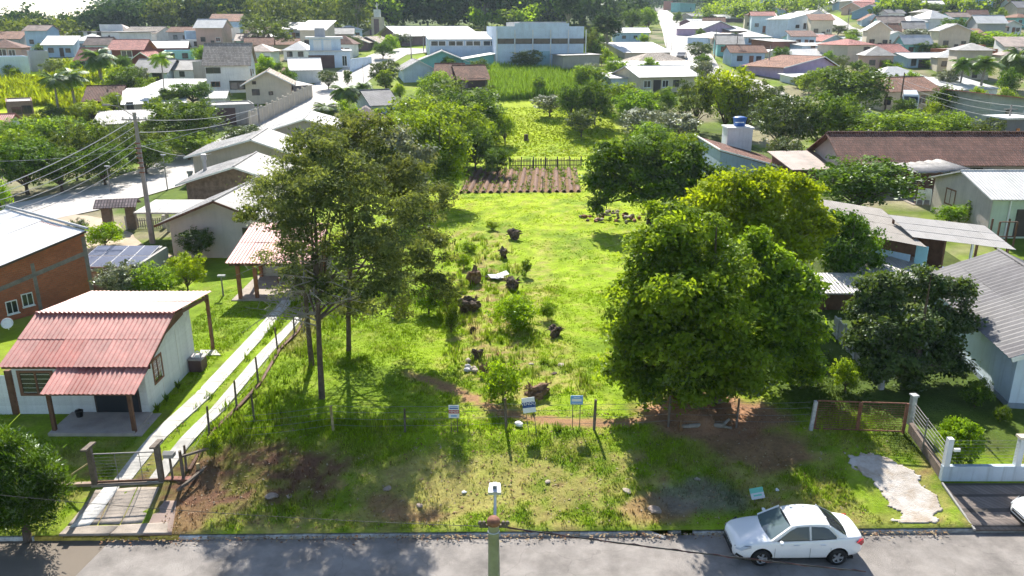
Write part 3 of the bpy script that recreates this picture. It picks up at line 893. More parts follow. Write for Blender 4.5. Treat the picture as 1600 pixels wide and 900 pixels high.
LI = [lob(950, 265, 63, 1.9, bI), lob(1000, 245, 64, 2.1, bI), lob(1055, 250, 64, 2.1, bI), lob(1095, 280, 63.5, 1.7, bI), lob(940, 295, 62, 1.4, bI), lob(985, 290, 61.5, 1.9, bI), lob(1040, 300, 61.5, 2.0, bI), lob(1085, 310, 62, 1.4, bI), lob(930, 320, 62, .7, bI), lob(1015, 230, 65, 1.2, bI)]
own_tree('broadleaf_tree', 'broad dark tree over the rubble heap at the edge of the lawn', bI, 8, LI, 900, 30000, .28, 'deep', 59, .25, bark_dark, .5, aspect=.6, base_f=.3, flat=.5)
# ---- trees on the far left side of the plot
bJ = P(690, 322)
LJ = [lob(690, 215, 72, 1.9, bJ), lob(650, 200, 73, 1.7, bJ), lob(705, 255, 71, 1.6, bJ), lob(670, 250, 71, 1.9, bJ), lob(640, 235, 72, 1.6, bJ), lob(690, 285, 70.5, 1.4, bJ), lob(715, 230, 72, 1.1, bJ)]
own_tree('broadleaf_tree', 'leafy green tree at the near end of the vegetable rows', bJ, 9, LJ, 430, 17000, .27, 'mid', 60, .2, bark, .7, aspect=.6, base_f=.2)
bK = P(632, 345)
LK = [lob(610, 235, 66, 1.4, bK), lob(640, 250, 65.5, 1.4, bK), lob(600, 270, 65, 1.3, bK), lob(645, 285, 65, 1.3, bK), lob(620, 215, 66.5, 1.2, bK), lob(590, 245, 66, 1.0, bK), lob(640, 310, 64.5, 1.0, bK)]
own_tree('silver_tree', 'open tree with silvery leaves beside the wattles', bK, 8, LK, 260, 8200, .32, 'silver', 61, .16, bark_pale, .6, aspect=.6, base_f=.35)

# ---- cypress leaning over the kerb
bL = P(42, 838)
rng = np.random.default_rng(71)
r = empty('cypress', 'bushy dark cypress on a bare stem by the yellow kerb', 'tree', (bL.x, bL.y, G(bL.x, bL.y))); r.scale = (1.22, 1.22, 1.12)
b = MB(); b.tube([(0, 0, -.2), (.02, .02, .5), (-.15, .1, 1.2), (-.3, .2, 2.4)], [.12, .1, .08, .03], 8); b.build('trunk', bark, r, True)
lobs = [(-.5, .2, 1.7, .9, .9, .9), (.35, .1, 1.75, .75, .75, .85), (-.1, .2, 2.4, .75, .75, .75), (-1.1, .3, 2.1, .8, .8, .8), (.7, .2, 2.15, .5, .5, .6), (-.5, .3, 2.9, .5, .5, .5), (-.1, -.2, 1.15, .65, .6, .5), (-1.0, .0, 1.3, .6, .6, .5), (-.25, .1, .75, .6, .55, .45), (.35, 0, 1.05, .5, .5, .5), (-.75, .1, .85, .5, .5, .4), (-1.3, .2, 1.6, .6, .6, .6)]
pos, out, ti = crown_pts(lobs, 420, 34000, .22, rng, .2, .7, .9)
out2 = out + np.array([0, 0, .6])
n = len(pos); d = out2 / np.linalg.norm(out2, axis=1)[:, None] + unit(n, rng) * .35
sd_ = np.cross(d, unit(n, rng)); sd_ /= np.linalg.norm(sd_, axis=1)[:, None]
ln = rng.uniform(.06, .14, n)[:, None]
V = np.stack([pos - sd_ * .018, pos + sd_ * .018, pos + d * ln + sd_ * .01, pos + d * ln - sd_ * .01], 1).reshape(-1, 3)
link('crown', mesh_np('crown', V, np.arange(n * 4).reshape(n, 4), tint=np.repeat(ti * .7, 4)), LEAF['deep'], r)
# ================================================================== building kit
def wallm(n, c, streak=.35): return mat('wall_' + n, c, .9, .14, .7, .12, 14, streak=streak)
WH = wallm('white', (.74, .74, .72)); CREAM = wallm('cream', (.62, .54, .42)); BLUE = wallm('pale_blue', (.42, .56, .70)); TEAL = wallm('teal', (.22, .50, .48), .2)
GREY = wallm('grey', (.36, .36, .38)); DGREY = wallm('dark_grey', (.17, .17, .19)); PINK = wallm('pink', (.56, .38, .32)); LILAC = wallm('lilac', (.48, .36, .52)); CYAN = wallm('cyan', (.36, .66, .74), .2)
MAROON = wallm('maroon', (.22, .06, .055)); BEIGE = wallm('beige', (.50, .44, .36)); GREEN = wallm('pale_green', (.52, .60, .48), .2); CONC = wallm('concrete', (.36, .345, .32), .6); PLUM = wallm('plum', (.20, .13, .15))
BRICK = mat_brick('wall_brick', (.46, .135, .06), (.30, .15, .09), .24, .12, .3)
SKYW = wallm('ice_blue', (.58, .68, .78))
brown_wood = mat('brown_wood', (.15, .075, .045), .8, .4, 3, .3)
white_paint = mat('white_paint', (.78, .78, .76), .55, .1, 2, .05)
dark_frame = mat('dark_frame', (.06, .045, .04), .6, .2, 2, .05)
door_wood = mat('door_wood', (.22, .10, .06), .7, .35, 3, .2)
steel_door = mat('steel_door', (.32, .50, .55), .6, .15, 2, .1)
garage_m = mat('garage_door', (.10, .055, .05), .7, .2, 2, .1)
GL = glass()

def mat_roof(name, col, axis=0, kind='tin', pitch=.25, var=.2, rough=.55, wear=None):
    """sheet or tile roof; the ribs run across the local axis given"""
    nm = f'roof_{name}_{axis}'
    if nm in MATS: return MATS[nm]
    m, nt, b = _nt(nm); L = nt.links.new
    tc = N(nt, 'ShaderNodeTexCoord'); sp = N(nt, 'ShaderNodeSeparateXYZ'); L(tc.outputs['Object'], sp.inputs[0])
    no = N(nt, 'ShaderNodeTexNoise', Scale=.55, Detail=8, Roughness=.7); L(tc.outputs['Object'], no.inputs['Vector'])
    mx = N(nt, 'ShaderNodeMix', _data_type='RGBA')
    mx.inputs['A'].default_value = rgba(wear or tuple(c * (1 - var * 1.6) for c in col)); mx.inputs['B'].default_value = rgba(col)
    rp = N(nt, 'ShaderNodeValToRGB'); rp.color_ramp.elements[0].position = .33; rp.color_ramp.elements[1].position = .58
    L(no.outputs['Fac'], rp.inputs[0]); L(rp.outputs[0], mx.inputs['Factor'])
    out = mx.outputs['Result']
    mu = N(nt, 'ShaderNodeMath', _operation='MULTIPLY'); mu.inputs[1].default_value = 2 * math.pi / pitch
    L(sp.outputs[axis], mu.inputs[0])
    si = N(nt, 'ShaderNodeMath', _operation='SINE'); L(mu.outputs[0], si.inputs[0])
    h = si.outputs[0]
    if kind == 'tile':
        br = N(nt, 'ShaderNodeTexBrick', Scale=1.0)
        br.inputs['Brick Width'].default_value = pitch; br.inputs['Row Height'].default_value = .36; br.inputs['Mortar Size'].default_value = .035
        br.inputs['Color1'].default_value = (1.25, 1.2, 1.15, 1); br.inputs['Color2'].default_value = (.72, .70, .70, 1); br.inputs['Mortar'].default_value = (.42, .4, .4, 1)
        br.offset = 0
        cb = N(nt, 'ShaderNodeCombineXYZ'); L(sp.outputs[axis], cb.inputs[0]); L(sp.outputs[1 - axis], cb.inputs[1]); L(cb.outputs[0], br.inputs['Vector'])
        m2 = N(nt, 'ShaderNodeMix', _data_type='RGBA', _blend_type='MULTIPLY'); m2.inputs['Factor'].default_value = 1
        L(out, m2.inputs['A']); L(br.outputs['Color'], m2.inputs['B']); out = m2.outputs['Result']
        rough = .85
    L(out, b.inputs['Base Color']); b.inputs['Roughness'].default_value = rough; b.inputs['Specular IOR Level'].default_value = .35
    bp = N(nt, 'ShaderNodeBump', Strength=.55, Distance=.05); L(h, bp.inputs['Height']); L(bp.outputs[0], b.inputs['Normal'])
    MATS[nm] = m
    return m
RF = {'white': ((.60, .59, .57), 'tin', .25, .18), 'grey': ((.40, .385, .375), 'tin', .2, .2), 'dgrey': ((.20, .19, .20), 'tin', .2, .25), 'red': ((.46, .15, .12), 'tin', .25, .2),
      'pinkred': ((.52, .22, .19), 'tile', .22, .2), 'brown': ((.235, .115, .085), 'tile', .22, .3), 'tile': ((.34, .17, .11), 'tile', .22, .3), 'rust': ((.30, .20, .16), 'tin', .2, .4),
      'beige': ((.50, .43, .36), 'tile', .22, .25), 'paleg': ((.29, .275, .265), 'tin', .22, .35), 'plum': ((.24, .19, .20), 'tile', .22, .25)}
def roofm(k, axis):
    c, kd, p, v = RF[k]
    return mat_roof(k, c, axis, kd, p, v)

def unit_window(fr=.07):
    b = MB()
    b.box(-.5, .5, -.05, .02, 0, fr); b.box(-.5, .5, -.05, .02, 1 - fr, 1); b.box(-.5, -.5 + fr, -.05, .02, fr, 1 - fr); b.box(.5 - fr, .5, -.05, .02, fr, 1 - fr); b.box(-.03, .03, -.04, .02, fr, 1 - fr)
    return b.mesh('window')
W_WHITE = unit_window(); W_WHITE.materials.append(white_paint)
W_DARK = unit_window(); W_DARK.materials.append(dark_frame)
W_WOOD = unit_window(.09); W_WOOD.materials.append(door_wood)
PANE = MB().box(-.45, .45, -.022, .01, .05, .95).mesh('pane'); PANE.materials.append(GL)
SILL = MB().box(-.56, .56, -.12, .02, -.06, 0).mesh('sill'); SILL.materials.append(white_paint)
def flatdoor(m, nm):
    b = MB(); b.box(-.5, .5, -.05, .02, 0, 1)
    for i in range(3): b.box(-.4, .4, -.065, -.05, .08 + i * .31, .32 + i * .31)
    me = b.mesh(nm); me.materials.append(m); return me
D_WOOD = flatdoor(door_wood, 'door'); D_STEEL = flatdoor(steel_door, 'door'); D_GAR = flatdoor(garage_m, 'garage_door'); D_DARK = flatdoor(dark_frame, 'door'); SHUT = flatdoor(door_wood, 'shutter'); D_WHITE = flatdoor(white_paint, 'door')
def opening(root, Wd, Dp, face, u, z, w_, h_, kind='w'):
    """a window or door on a face of a house; u runs along the face in metres"""
    loc = {'f': (u, 0, z), 'b': (Wd - u, Dp, z), 'l': (0, Dp - u, z), 'r': (Wd, u, z)}[face]
    rz = {'f': 0, 'b': math.pi, 'l': -math.pi / 2, 'r': math.pi / 2}[face]
    me = {'w': W_WHITE, 'k': W_DARK, 'o': W_WOOD, 'd': D_WOOD, 't': D_STEEL, 'g': D_GAR, 'x': D_DARK, 's': SHUT, 'p': D_WHITE}[kind]
    o = link({'w': 'window', 'k': 'window', 'o': 'window', 's': 'shutter', 'g': 'garage_door'}.get(kind, 'door'), me, None, root, loc, (0, 0, rz))
    o.scale = (w_, 1, h_)
    if kind in 'wko':
        link('pane', PANE, None, o)
        if kind == 'w': link('sill', SILL, None, o)
    return o

def slab(pts, th=.09):
    """a roof plane of even thickness from its corners"""
    A = [Vector(p) for p in pts]
    n = (A[1] - A[0]).cross(A[2] - A[0]).normalized()
    if n.z < 0: A.reverse(); n = -n
    return MB().prism([a - n * th for a in A], n * th)

FOOT = []
def building(name, label, cat, org, rz, Wd, Dp, H, roof, rh, wm, rk, wins=(), ov=.4, rp=.5, group=None, parapet=.3, zlow=-1.6, fascia=None):
    r = empty(name, label, cat, org, rz, group)
    for i_ in range(3):
        for j_ in range(3):
            u_, v_ = Wd * i_ / 2, Dp * j_ / 2
            FOOT.append((org[0] + u_ * math.cos(rz) - v_ * math.sin(rz), org[1] + u_ * math.sin(rz) + v_ * math.cos(rz)))
    b = MB()
    b.box(0, Wd, 0, Dp, zlow, H)
    ax = 0
    top = H
    slabs = []
    if roof == 'gx':                                       # ridge along the front
        y = Dp * rp
        b.prism([(0.002, 0, H), (0.002, Dp, H), (0.002, y, H + rh)], (Wd - .004, 0, 0))
        s1 = rh / y; s2 = rh / (Dp - y)
        slabs = [[(-ov, -ov, H - ov * s1 + .1), (Wd + ov, -ov, H - ov * s1 + .1), (Wd + ov, y, H + rh + .1), (-ov, y, H + rh + .1)],
                 [(-ov, y, H + rh + .1), (Wd + ov, y, H + rh + .1), (Wd + ov, Dp + ov, H - ov * s2 + .1), (-ov, Dp + ov, H - ov * s2 + .1)]]
    elif roof == 'gy':                                     # gable to the front
        x = Wd * rp; ax = 1
        b.prism([(0, .002, H), (Wd, .002, H), (x, .002, H + rh)], (0, Dp - .004, 0))
        s1 = rh / x; s2 = rh / (Wd - x)
        slabs = [[(-ov, -ov, H - ov * s1 + .1), (x, -ov, H + rh + .1), (x, Dp + ov, H + rh + .1), (-ov, Dp + ov, H - ov * s1 + .1)],
                 [(x, -ov, H + rh + .1), (Wd + ov, -ov, H - ov * s2 + .1), (Wd + ov, Dp + ov, H - ov * s2 + .1), (x, Dp + ov, H + rh + .1)]]
    elif roof == 'hip':
        q = min(Wd, Dp) / 2
        A, B_, C, D = (-ov, -ov, H), (Wd + ov, -ov, H), (Wd + ov, Dp + ov, H), (-ov, Dp + ov, H)
        if Wd >= Dp: r1, r2 = (q, Dp / 2, H + rh), (Wd - q + .01, Dp / 2, H + rh); slabs = [[A, B_, r2, r1], [B_, C, r2], [C, D, r1, r2], [D, A, r1]]
        else: r1, r2 = (Wd / 2, q, H + rh), (Wd / 2, Dp - q + .01, H + rh); slabs = [[A, B_, r1], [B_, C, r2, r1], [C, D, r2], [D, A, r1, r2]]
    elif roof == 'sf':                                     # rises to the back
        b.prism([(0.002, .002, H), (.002, Dp, H), (.002, Dp, H + rh)], (Wd - .004, 0, 0)); s1 = rh / Dp
        slabs = [[(-ov, -ov, H - ov * s1 + .1), (Wd + ov, -ov, H - ov * s1 + .1), (Wd + ov, Dp + ov, H + rh + ov * s1 + .1), (-ov, Dp + ov, H + rh + ov * s1 + .1)]]
    elif roof == 'sb':                                     # rises to the front
        b.prism([(0.002, 0, H), (.002, Dp - .002, H), (.002, 0, H + rh)], (Wd - .004, 0, 0)); s1 = rh / Dp
        slabs = [[(-ov, -ov, H + rh + ov * s1 + .1), (Wd + ov, -ov, H + rh + ov * s1 + .1), (Wd + ov, Dp + ov, H - ov * s1 + .1), (-ov, Dp + ov, H - ov * s1 + .1)]]
    elif roof == 'sr':                                     # falls to the right
        ax = 1; s1 = rh / Wd
        b.prism([(0, .002, H), (Wd, .002, H), (0, .002, H + rh)], (0, Dp - .004, 0))
        slabs = [[(-ov, -ov, H + rh + ov * s1 + .1), (Wd + ov, -ov, H - ov * s1 + .1), (Wd + ov, Dp + ov, H - ov * s1 + .1), (-ov, Dp + ov, H + rh + ov * s1 + .1)]]
    elif roof == 'sl':
        ax = 1; s1 = rh / Wd
        b.prism([(0, .002, H), (Wd, .002, H), (Wd, .002, H + rh)], (0, Dp - .004, 0))
        slabs = [[(-ov, -ov, H - ov * s1 + .1), (Wd + ov, -ov, H + rh + ov * s1 + .1), (Wd + ov, Dp + ov, H + rh + ov * s1 + .1), (-ov, Dp + ov, H - ov * s1 + .1)]]
    elif roof == 'flat':
        p = parapet
        for bx in ((0, Wd, 0, .15), (0, Wd, Dp - .15, Dp), (0, .15, .15, Dp - .15), (Wd - .15, Wd, .15, Dp - .15)): b.box(*bx, H + .001, H + p)
        slabs = [[(.15, .15, H + .12), (Wd - .15, .15, H + .12), (Wd - .15, Dp - .15, H + .12), (.15, Dp - .15, H + .12)]]
    elif roof == 'plate':                                  # thin projecting concrete slab
        slabs = [[(-ov, -ov, H + .2), (Wd + ov, -ov, H + .2), (Wd + ov, Dp + ov, H + .2), (-ov, Dp + ov, H + .2)]]
    b.build('wall', wm, r)
    rm = roofm(rk, ax)
    for sl in slabs: slab(sl, .2 if roof == 'plate' else .09).build('roof', rm, r)
    if roof == 'gx':
        rd = MB(); y = Dp * rp; rd.tube([(-ov, y, H + rh + .1), (Wd + ov, y, H + rh + .1)], .09, 6); rd.build('ridge_cap', rm, r)
    if roof == 'gy':
        x = Wd * rp
        rd = MB(); rd.tube([(x, -ov, H + rh + .1), (x, Dp + ov, H + rh + .1)], .09, 6); rd.build('ridge_cap', rm, r)
        bb = MB()
        for s_ in slabs:
            a, c = Vector(s_[0]), Vector(s_[1]); bb.bar(a + Vector((0, -.02, -.08)), c + Vector((0, -.02, -.08)), .04, .16)
        bb.build('barge_board', fascia or white_paint, r)
    for w_ in wins:
        f, u, z, ww, hh, kd = w_
        L_ = Wd if f in 'fb' else Dp
        opening(r, Wd, Dp, f, u * L_, z * H, ww, hh, kd)
    return r

def house(label, xl, yl, xr, yr, dep, wh, roof, rh, wm, rk, wins=(), name='house', cat='house', ov=.4, rp=.5, group=None, parapet=.3, mz=None, square=False, fascia=None, lift=0.0, zlow=-1.6):
    """front foot of the wall at (xl,yl)-(xr,yr) of the photograph; wh and rh in its pixels"""
    a, b = P(xl, yl), P(xr, yr)
    k = mpp((a + b) / 2) / .955
    z = min(a.z, b.z)
    if square: b = Vector((b.x, a.y, b.z))
    d = b - a; Wd = math.hypot(d.x, d.y)
    rz = math.atan2(d.y, d.x)
    return building(name, label, cat, (a.x, a.y, z + lift), rz, Wd, dep, wh * k, roof, rh * k, wm, rk, wins, ov, rp, group, parapet, zlow, fascia)

def add_box(r, nm, m, x0, x1, y0, y1, z0, z1): return MB().box(x0, x1, y0, y1, z0, z1).build(nm, m, r)

def sheet_mesh(nm, lu, lv, waves, amp, m, lap=.08, skew=0.0):
    """one corrugated roofing sheet"""
    n = waves * 4; V, F = [], []
    for j, v in enumerate((-lap, lv)):
        for i in range(n + 1):
            u = lu * i / n
            V.append((u + skew * v, v, amp * math.sin(2 * math.pi * i / 4)))
    F = [(i, i + 1, n + 2 + i, n + 1 + i) for i in range(n)]
    V2 = [(x, y, z - .012) for x, y, z in V]
    k = len(V)
    F2 = [tuple(reversed([q + k for q in f])) for f in F]
    E = [(0, k, k + 1, 1)]
    E = [(i + 1, i, k + i, k + i + 1) for i in range(n)] + [(n + 1 + i, n + 2 + i, k + n + 2 + i, k + n + 1 + i) for i in range(n)]
    b = MB(); b.add(V + V2, F + F2 + E); me = b.mesh(nm, False); me.materials.append(m); return me

def sheet_roof(parent, A, B, D, nx, ny, mats, waves=5, amp=.028, lift=.0, seed=1, nm='roof_sheet', jit=.012):
    """a roof plane A-B (eave), A-D (up the slope), covered with single sheets"""
    A, B, D = Vector(A), Vector(B), Vector(D)
    e1 = (B - A); e2 = (D - A); lu = e1.length / nx
    x = e1.normalized(); nrm = x.cross(e2).normalized(); y = nrm.cross(x); lv = e2.dot(y) / ny; sk = e2.dot(x) / e2.dot(y)
    mats = mats if isinstance(mats, (list, tuple)) else [mats]
    ms = [sheet_mesh(nm, lu * 1.0, lv, waves, amp, m, .08, sk) for m in mats]
    rr = random.Random(seed)
    for j in range(ny):
        for i in range(nx):
            p = A + e1 * (i / nx) + e2 * (j / ny) + nrm * (lift + .02 + .016 * j + .004 * (i % 2))
            M = Matrix(((x.x, y.x, nrm.x, p.x), (x.y, y.y, nrm.y, p.y), (x.z, y.z, nrm.z, p.z), (0, 0, 0, 1)))
            M = M @ Matrix.Rotation(rr.uniform(-jit, jit) * .6, 4, 'Z') @ Matrix.Rotation(rr.uniform(-jit, jit) * .4, 4, 'X')
            o = link(nm, rr.choice(ms), None, parent); o.matrix_local = M
# ================================================================== white house with the red sheet roof
gz = G(-18, 30)
red_a = mat('red_sheet', (.47, .155, .125), .5, .35, 1.3, .08, metal=0, spec=.5, rnd=.16, streak=.25); red_b = mat('red_sheet_faded', (.53, .22, .185), .5, .35, 1.3, .08, spec=.5, rnd=.16, streak=.25)
plank_white = mat('white_planks', (.72, .74, .74), .75, .16, 1.2, .1, streak=.3, rnd=.06)
r = empty('house', 'small white house with red corrugated roof and porch beside the two concrete strips', 'house', (-20.75, 30.45, gz))
Wd, Dp = 5.45, 5.2
def rl(y): return 2.50 + .377 * y if y <= 2.65 else 3.5 - .12 * (y - 2.65)      # underside of the roof
b = MB()
b.box(0, Wd, 0, .12, -.5, rl(0)); b.box(0, Wd, Dp - .12, Dp, -.5, rl(Dp)); 
for x in (0, Wd - .12): b.prism([(x, .12, -.5), (x, Dp - .12, -.5), (x, Dp - .12, rl(Dp)), (x, 2.65, rl(2.65)), (x, .12, rl(.12))], (.12, 0, 0))
b.build('wall', plank_white, r)
# planks of the side wall and the front, one by one
pm = {}
def plank(parent, w_, h_, loc, rot=(0, 0, 0), m=plank_white, th=.02, nm='plank'):
    key = (round(w_, 2), round(h_, 2), m.name)
    if key not in pm:
        q = MB(); q.prism([(0, 0, 0), (0, -th, 0.0), (0, -th * .45, h_ * .985), (0, 0, h_ * .985)], (w_, 0, 0)); pm[key] = q.mesh(nm); pm[key].materials.append(m)
    return link(nm, pm[key], None, parent, loc, rot)
for k in range(12):
    z = .0 + k * .2
    plank(r, Wd, .2, (0, -.003, z))
    top = min(Dp, Dp)
    plank(r, Dp, .2, (Wd + .003, 0, z), (0, 0, R(90)))
for k, (y0, y1) in enumerate(((.25, 5.0), (.9, 4.6), (1.4, 4.0), (1.95, 3.4))):
    plank(r, y1 - y0, .2, (Wd + .003, y0, 2.4 + k * .2), (0, 0, R(90)))
for y in (1.55, 3.35):
    add_box(r, 'batten', white_paint, Wd + .022, Wd + .035, y, y + .05, 0, 2.5)
# dark gable boarding
g_ = MB(); g_.prism([(Wd + .36, -.3, rl(-.3) - .16), (Wd + .36, 2.65, rl(2.65) - .16), (Wd + .36, 6.6, rl(6.6) - .16), (Wd + .36, 6.6, rl(6.6)), (Wd + .36, 2.65, rl(2.65)), (Wd + .36, -.3, rl(-.3))], (.04, 0, 0)); g_.build('barge_board', brown_wood, r)
g_ = MB(); g_.prism([(Wd + .03, 1.6, rl(1.6) - .5), (Wd + .03, 4.4, rl(4.4) - .42), (Wd + .03, 4.4, rl(4.4) - .02), (Wd + .03, 2.65, rl(2.65) - .02), (Wd + .03, 1.6, rl(1.6) - .02)], (.03, 0, 0)); g_.build('gable_boards', brown_wood, r)
X0, X1 = -.2, Wd + .45
ye = -.4
sheet_roof(r, (X0, ye, rl(ye)), (X1, ye, rl(ye)), (X0, 2.72, rl(2.65) + .02), 6, 2, [red_a, red_b], 5, .022, .03, 4)
sheet_roof(r, (X0 + .1, 2.6, rl(2.65) + .07), (X1, 2.6, rl(2.65) + .07), (X0 + .1, 7.2, rl(7.2) + .05), 6, 2, [red_b], 5, .022, .03, 5)
sheet_roof(r, (X0 + 2.35, -1.75, rl(-1.75) - .03), (X1, -1.75, rl(-1.75) - .03), (X0 + 2.35, ye + .1, rl(ye) - .03), 4, 1, [red_a, red_b], 5, .022, -.02, 6)
rc = MB(); rc.tube([(X0, 2.66, rl(2.65) + .09), (X1, 2.66, rl(2.65) + .09)], .05, 6); rc.build('ridge_cap', red_b, r)
fb = MB(); fb.box(X0 + 2.35, X1 - .1, -1.7, -1.62, rl(-1.7) - .2, rl(-1.7) - .06); fb.box(X0, X1, -.3, -.22, rl(-.3) - .2, rl(-.3) - .05); fb.build('eave_beam', brown_wood, r)
for x, y, h in ((X1 - .35, -1.62, rl(-1.62) - .1), (2.35, -1.62, rl(-1.62) - .1), (X1 - .25, 7.0, rl(7) - .05), (.2, 7.0, rl(7) - .05)):
    p_ = MB(); p_.box(x - .07, x + .07, y - .07, y + .07, -.4, h); p_.build('porch_post', brown_wood, r)
p_ = MB(); p_.bar((X1 - .25, 7.0, rl(7) - .5), (X1 - .25, 6.5, rl(6.5) - .05), .08); p_.build('brace', brown_wood, r)
opening(r, Wd, Dp, 'f', .95, .85, 1.5, 1.15, 'o'); opening(r, Wd, Dp, 'r', 1.25, .95, .95, 1.15, 'o')
dd = opening(r, Wd, Dp, 'f', 4.2, .02, 1.9, 2.05, 'x')
MB().box(-.46, .46, -.075, -.06, .05, .95).build('pane', GL, dd)
por = MB(); por.box(2.2, 5.6, -1.9, -.03, -.3, .1); por.box(5.6, 5.95, -1.9, .0, -.3, .02); por.build('porch_slab', mat('porch_concrete', (.42, .37, .33), .85, .25, 1, .2), r)
lamp = MB(); lamp.box(Wd + .02, Wd + .2, .1, .22, 2.2, 2.32); lamp.build('wall_lamp', white_paint, r)
cn = empty('bucket', 'dark bucket on the porch slab of the white house', 'bucket', (-20.75 + 2.75, 30.45 - .45, gz + .1))
MB().lathe([(.12, 0), (.16, .26), (.17, .27), (.15, .27), (.11, .03)], 12).build('bucket_body', mat('black_plastic', (.02, .02, .022), .5, .1), cn)
hd = MB(); hd.tube([(-.16, 0, .26), (-.1, 0, .34), (0, 0, .37), (.1, 0, .34), (.16, 0, .26)], .008, 5); hd.build('handle', MATS['black_plastic'], cn)
ac = empty('outdoor_cabinet', 'brown outdoor cabinet with tools against the side wall of the white house', 'cabinet', (-20.75 + Wd + .05, 30.45 + 4.55, gz))
add_box(ac, 'cabinet_body', mat('maroon_box', (.10, .055, .055), .6, .2), 0.02, .62, -.35, .35, 0, .62); add_box(ac, 'lid', mat('lid_grey', (.30, .27, .27), .6, .2), -.0, .68, -.4, .4, .62, .68)
tb = MB(); tb.tube([(.2, -.2, .69), (.3, .1, .92), (.45, .25, .7)], .03, 6); tb.box(.3, .5, -.2, -.05, .68, .78); tb.build('tools', white_paint, ac)
# plants by the side wall
for k, y in enumerate((.15, 1.1, 2.35)):
    q = Vector((-20.75 + Wd + .28, 30.45 + y, gz))
    t_ = empty('plant', ['small dark plant at the porch corner of the white house', 'small dark plant below the side window of the white house', 'small dark plant midway along the side wall of the white house'][k], 'plant', q)
    rng = np.random.default_rng(300 + k); V, F = [], []
    for i in range(40):
        th = rng.uniform(0, 6.28); l = rng.uniform(.2, .45); w_ = .03
        d = np.array([math.cos(th) * .5, math.sin(th) * .5, 1]) * l; s_ = np.array([-math.sin(th), math.cos(th), 0]) * w_
        n_ = len(V); V += [-s_ * .5, s_ * .5, d * .6 + s_, d, d * .6 - s_]; F.append((n_, n_ + 1, n_ + 2, n_ + 3, n_ + 4))
    me = bpy.data.meshes.new('fronds'); me.from_pydata([tuple(v) for v in V], [], F); a = me.attributes.new('tint', 'FLOAT', 'POINT'); a.data.foreach_set('value', rng.random(len(V)).astype(np.float32)); link('fronds', me, LEAF['deep'], t_)
# side screen left of the house
sc = empty('garden_wall', 'white plank screen with a dark timber post at the edge of the white house', 'wall', (-22.3, 30.4, gz))
for k in range(9): plank(sc, 1.35, .2, (-.1, 0, k * .2))
add_box(sc, 'screen_post', brown_wood, 1.26, 1.5, -.03, .15, -.3, 2.0); add_box(sc, 'screen_post', brown_wood, -.3, -.1, -.05, .08, -.3, 1.9)

# ================================================================== concrete strips and driveway
conc_w = mat('strip_concrete', (.50, .48, .44), .85, .3, 1.4, .3, rnd=.1); conc_d = mat('apron_concrete', (.33, .28, .235), .9, .35, 1.2, .3, rnd=.12); conc_wh = mat('whitewash', (.60, .58, .55), .9, .3, 1.6, .2)
def slabstrip(nm, pl, pr, n, m, z=.05, parent=None, gap=.02, th=.12):
    """a strip cast in slabs between two edge lines given on the photograph"""
    A = [P(*p) for p in pl]; B = [P(*p) for p in pr]
    def along(Q, t):
        L_ = [0]
        for a, c in zip(Q[:-1], Q[1:]): L_.append(L_[-1] + (c - a).length)
        s_ = t * L_[-1]
        for k in range(len(Q) - 1):
            if s_ <= L_[k + 1] + 1e-6: return Q[k].lerp(Q[k + 1], (s_ - L_[k]) / (L_[k + 1] - L_[k]))
        return Q[-1]
    for k in range(n):
        t0, t1 = k / n, (k + 1) / n - gap / n
        c = [along(A, t0), along(B, t0), along(B, t1), along(A, t1)]
        for q in c: q.z = G(q.x, q.y) + z
        MB().prism([q - Vector((0, 0, th)) for q in c], (0, 0, th)).build('slab', m, parent)
dr = tag(empty('driveway'), kind='structure')
slabstrip('s', [(178, 752), (300, 622), (390, 527), (443, 468)], [(205, 752), (322, 628), (410, 530), (458, 470)], 15, conc_w, .055, dr)
slabstrip('s', [(230, 754), (330, 640), (400, 558), (462, 496)], [(254, 754), (352, 640), (418, 560), (472, 499)], 13, conc_w, .055, dr)
slabstrip('s', [(313, 548), (338, 548)], [(313, 556), (345, 556)], 2, conc_w, .05, dr)
ap = tag(empty('driveway_apron'), kind='structure')
def patch(nm, pts, m, parent, z=.04, th=.15, n=10):
    c = []
    for a, b_ in pts:
        q = P(a, b_); q.z = G(q.x, q.y) + z; c.append(q)
    # a strip of quads so that it follows the slope
    V, F = [], []
    for k in range(n + 1):
        t = k / n
        for s_ in (0, .33, .66, 1):
            q = c[0].lerp(c[3], t).lerp(c[1].lerp(c[2], t), s_); V.append((q.x, q.y, G(q.x, q.y) + z))
    for k in range(n):
        for j in range(3): F.append((k * 4 + j, k * 4 + j + 1, k * 4 + j + 5, k * 4 + j + 4))
    o = MB().add(V, F).build(nm, m, parent, True)
    md = o.modifiers.new('solid', 'SOLIDIFY'); md.thickness = th; md.offset = -1
    return o
for (a, b_, c, d) in (((106, 821), (152, 820), (177, 766), (150, 766)), ((154, 820), (187, 819), (214, 762), (179, 765)), ((189, 819), (222, 817), (249, 762), (216, 762)), ((92, 837), (170, 836), (186, 822), (105, 823)), ((172, 836), (262, 834), (262, 817), (188, 821))):
    patch('slab', [a, b_, c, d], conc_d, ap, .03, .08)
patch('slab', [(224, 836), (268, 834), (276, 783), (248, 783)], mat('side_apron', (.30, .22, .185), .9, .25, .8, .2), ap, .022, .08)
patch('whitewash', [(108, 826), (140, 822), (187, 762), (163, 762)], conc_wh, ap, .042, .01)

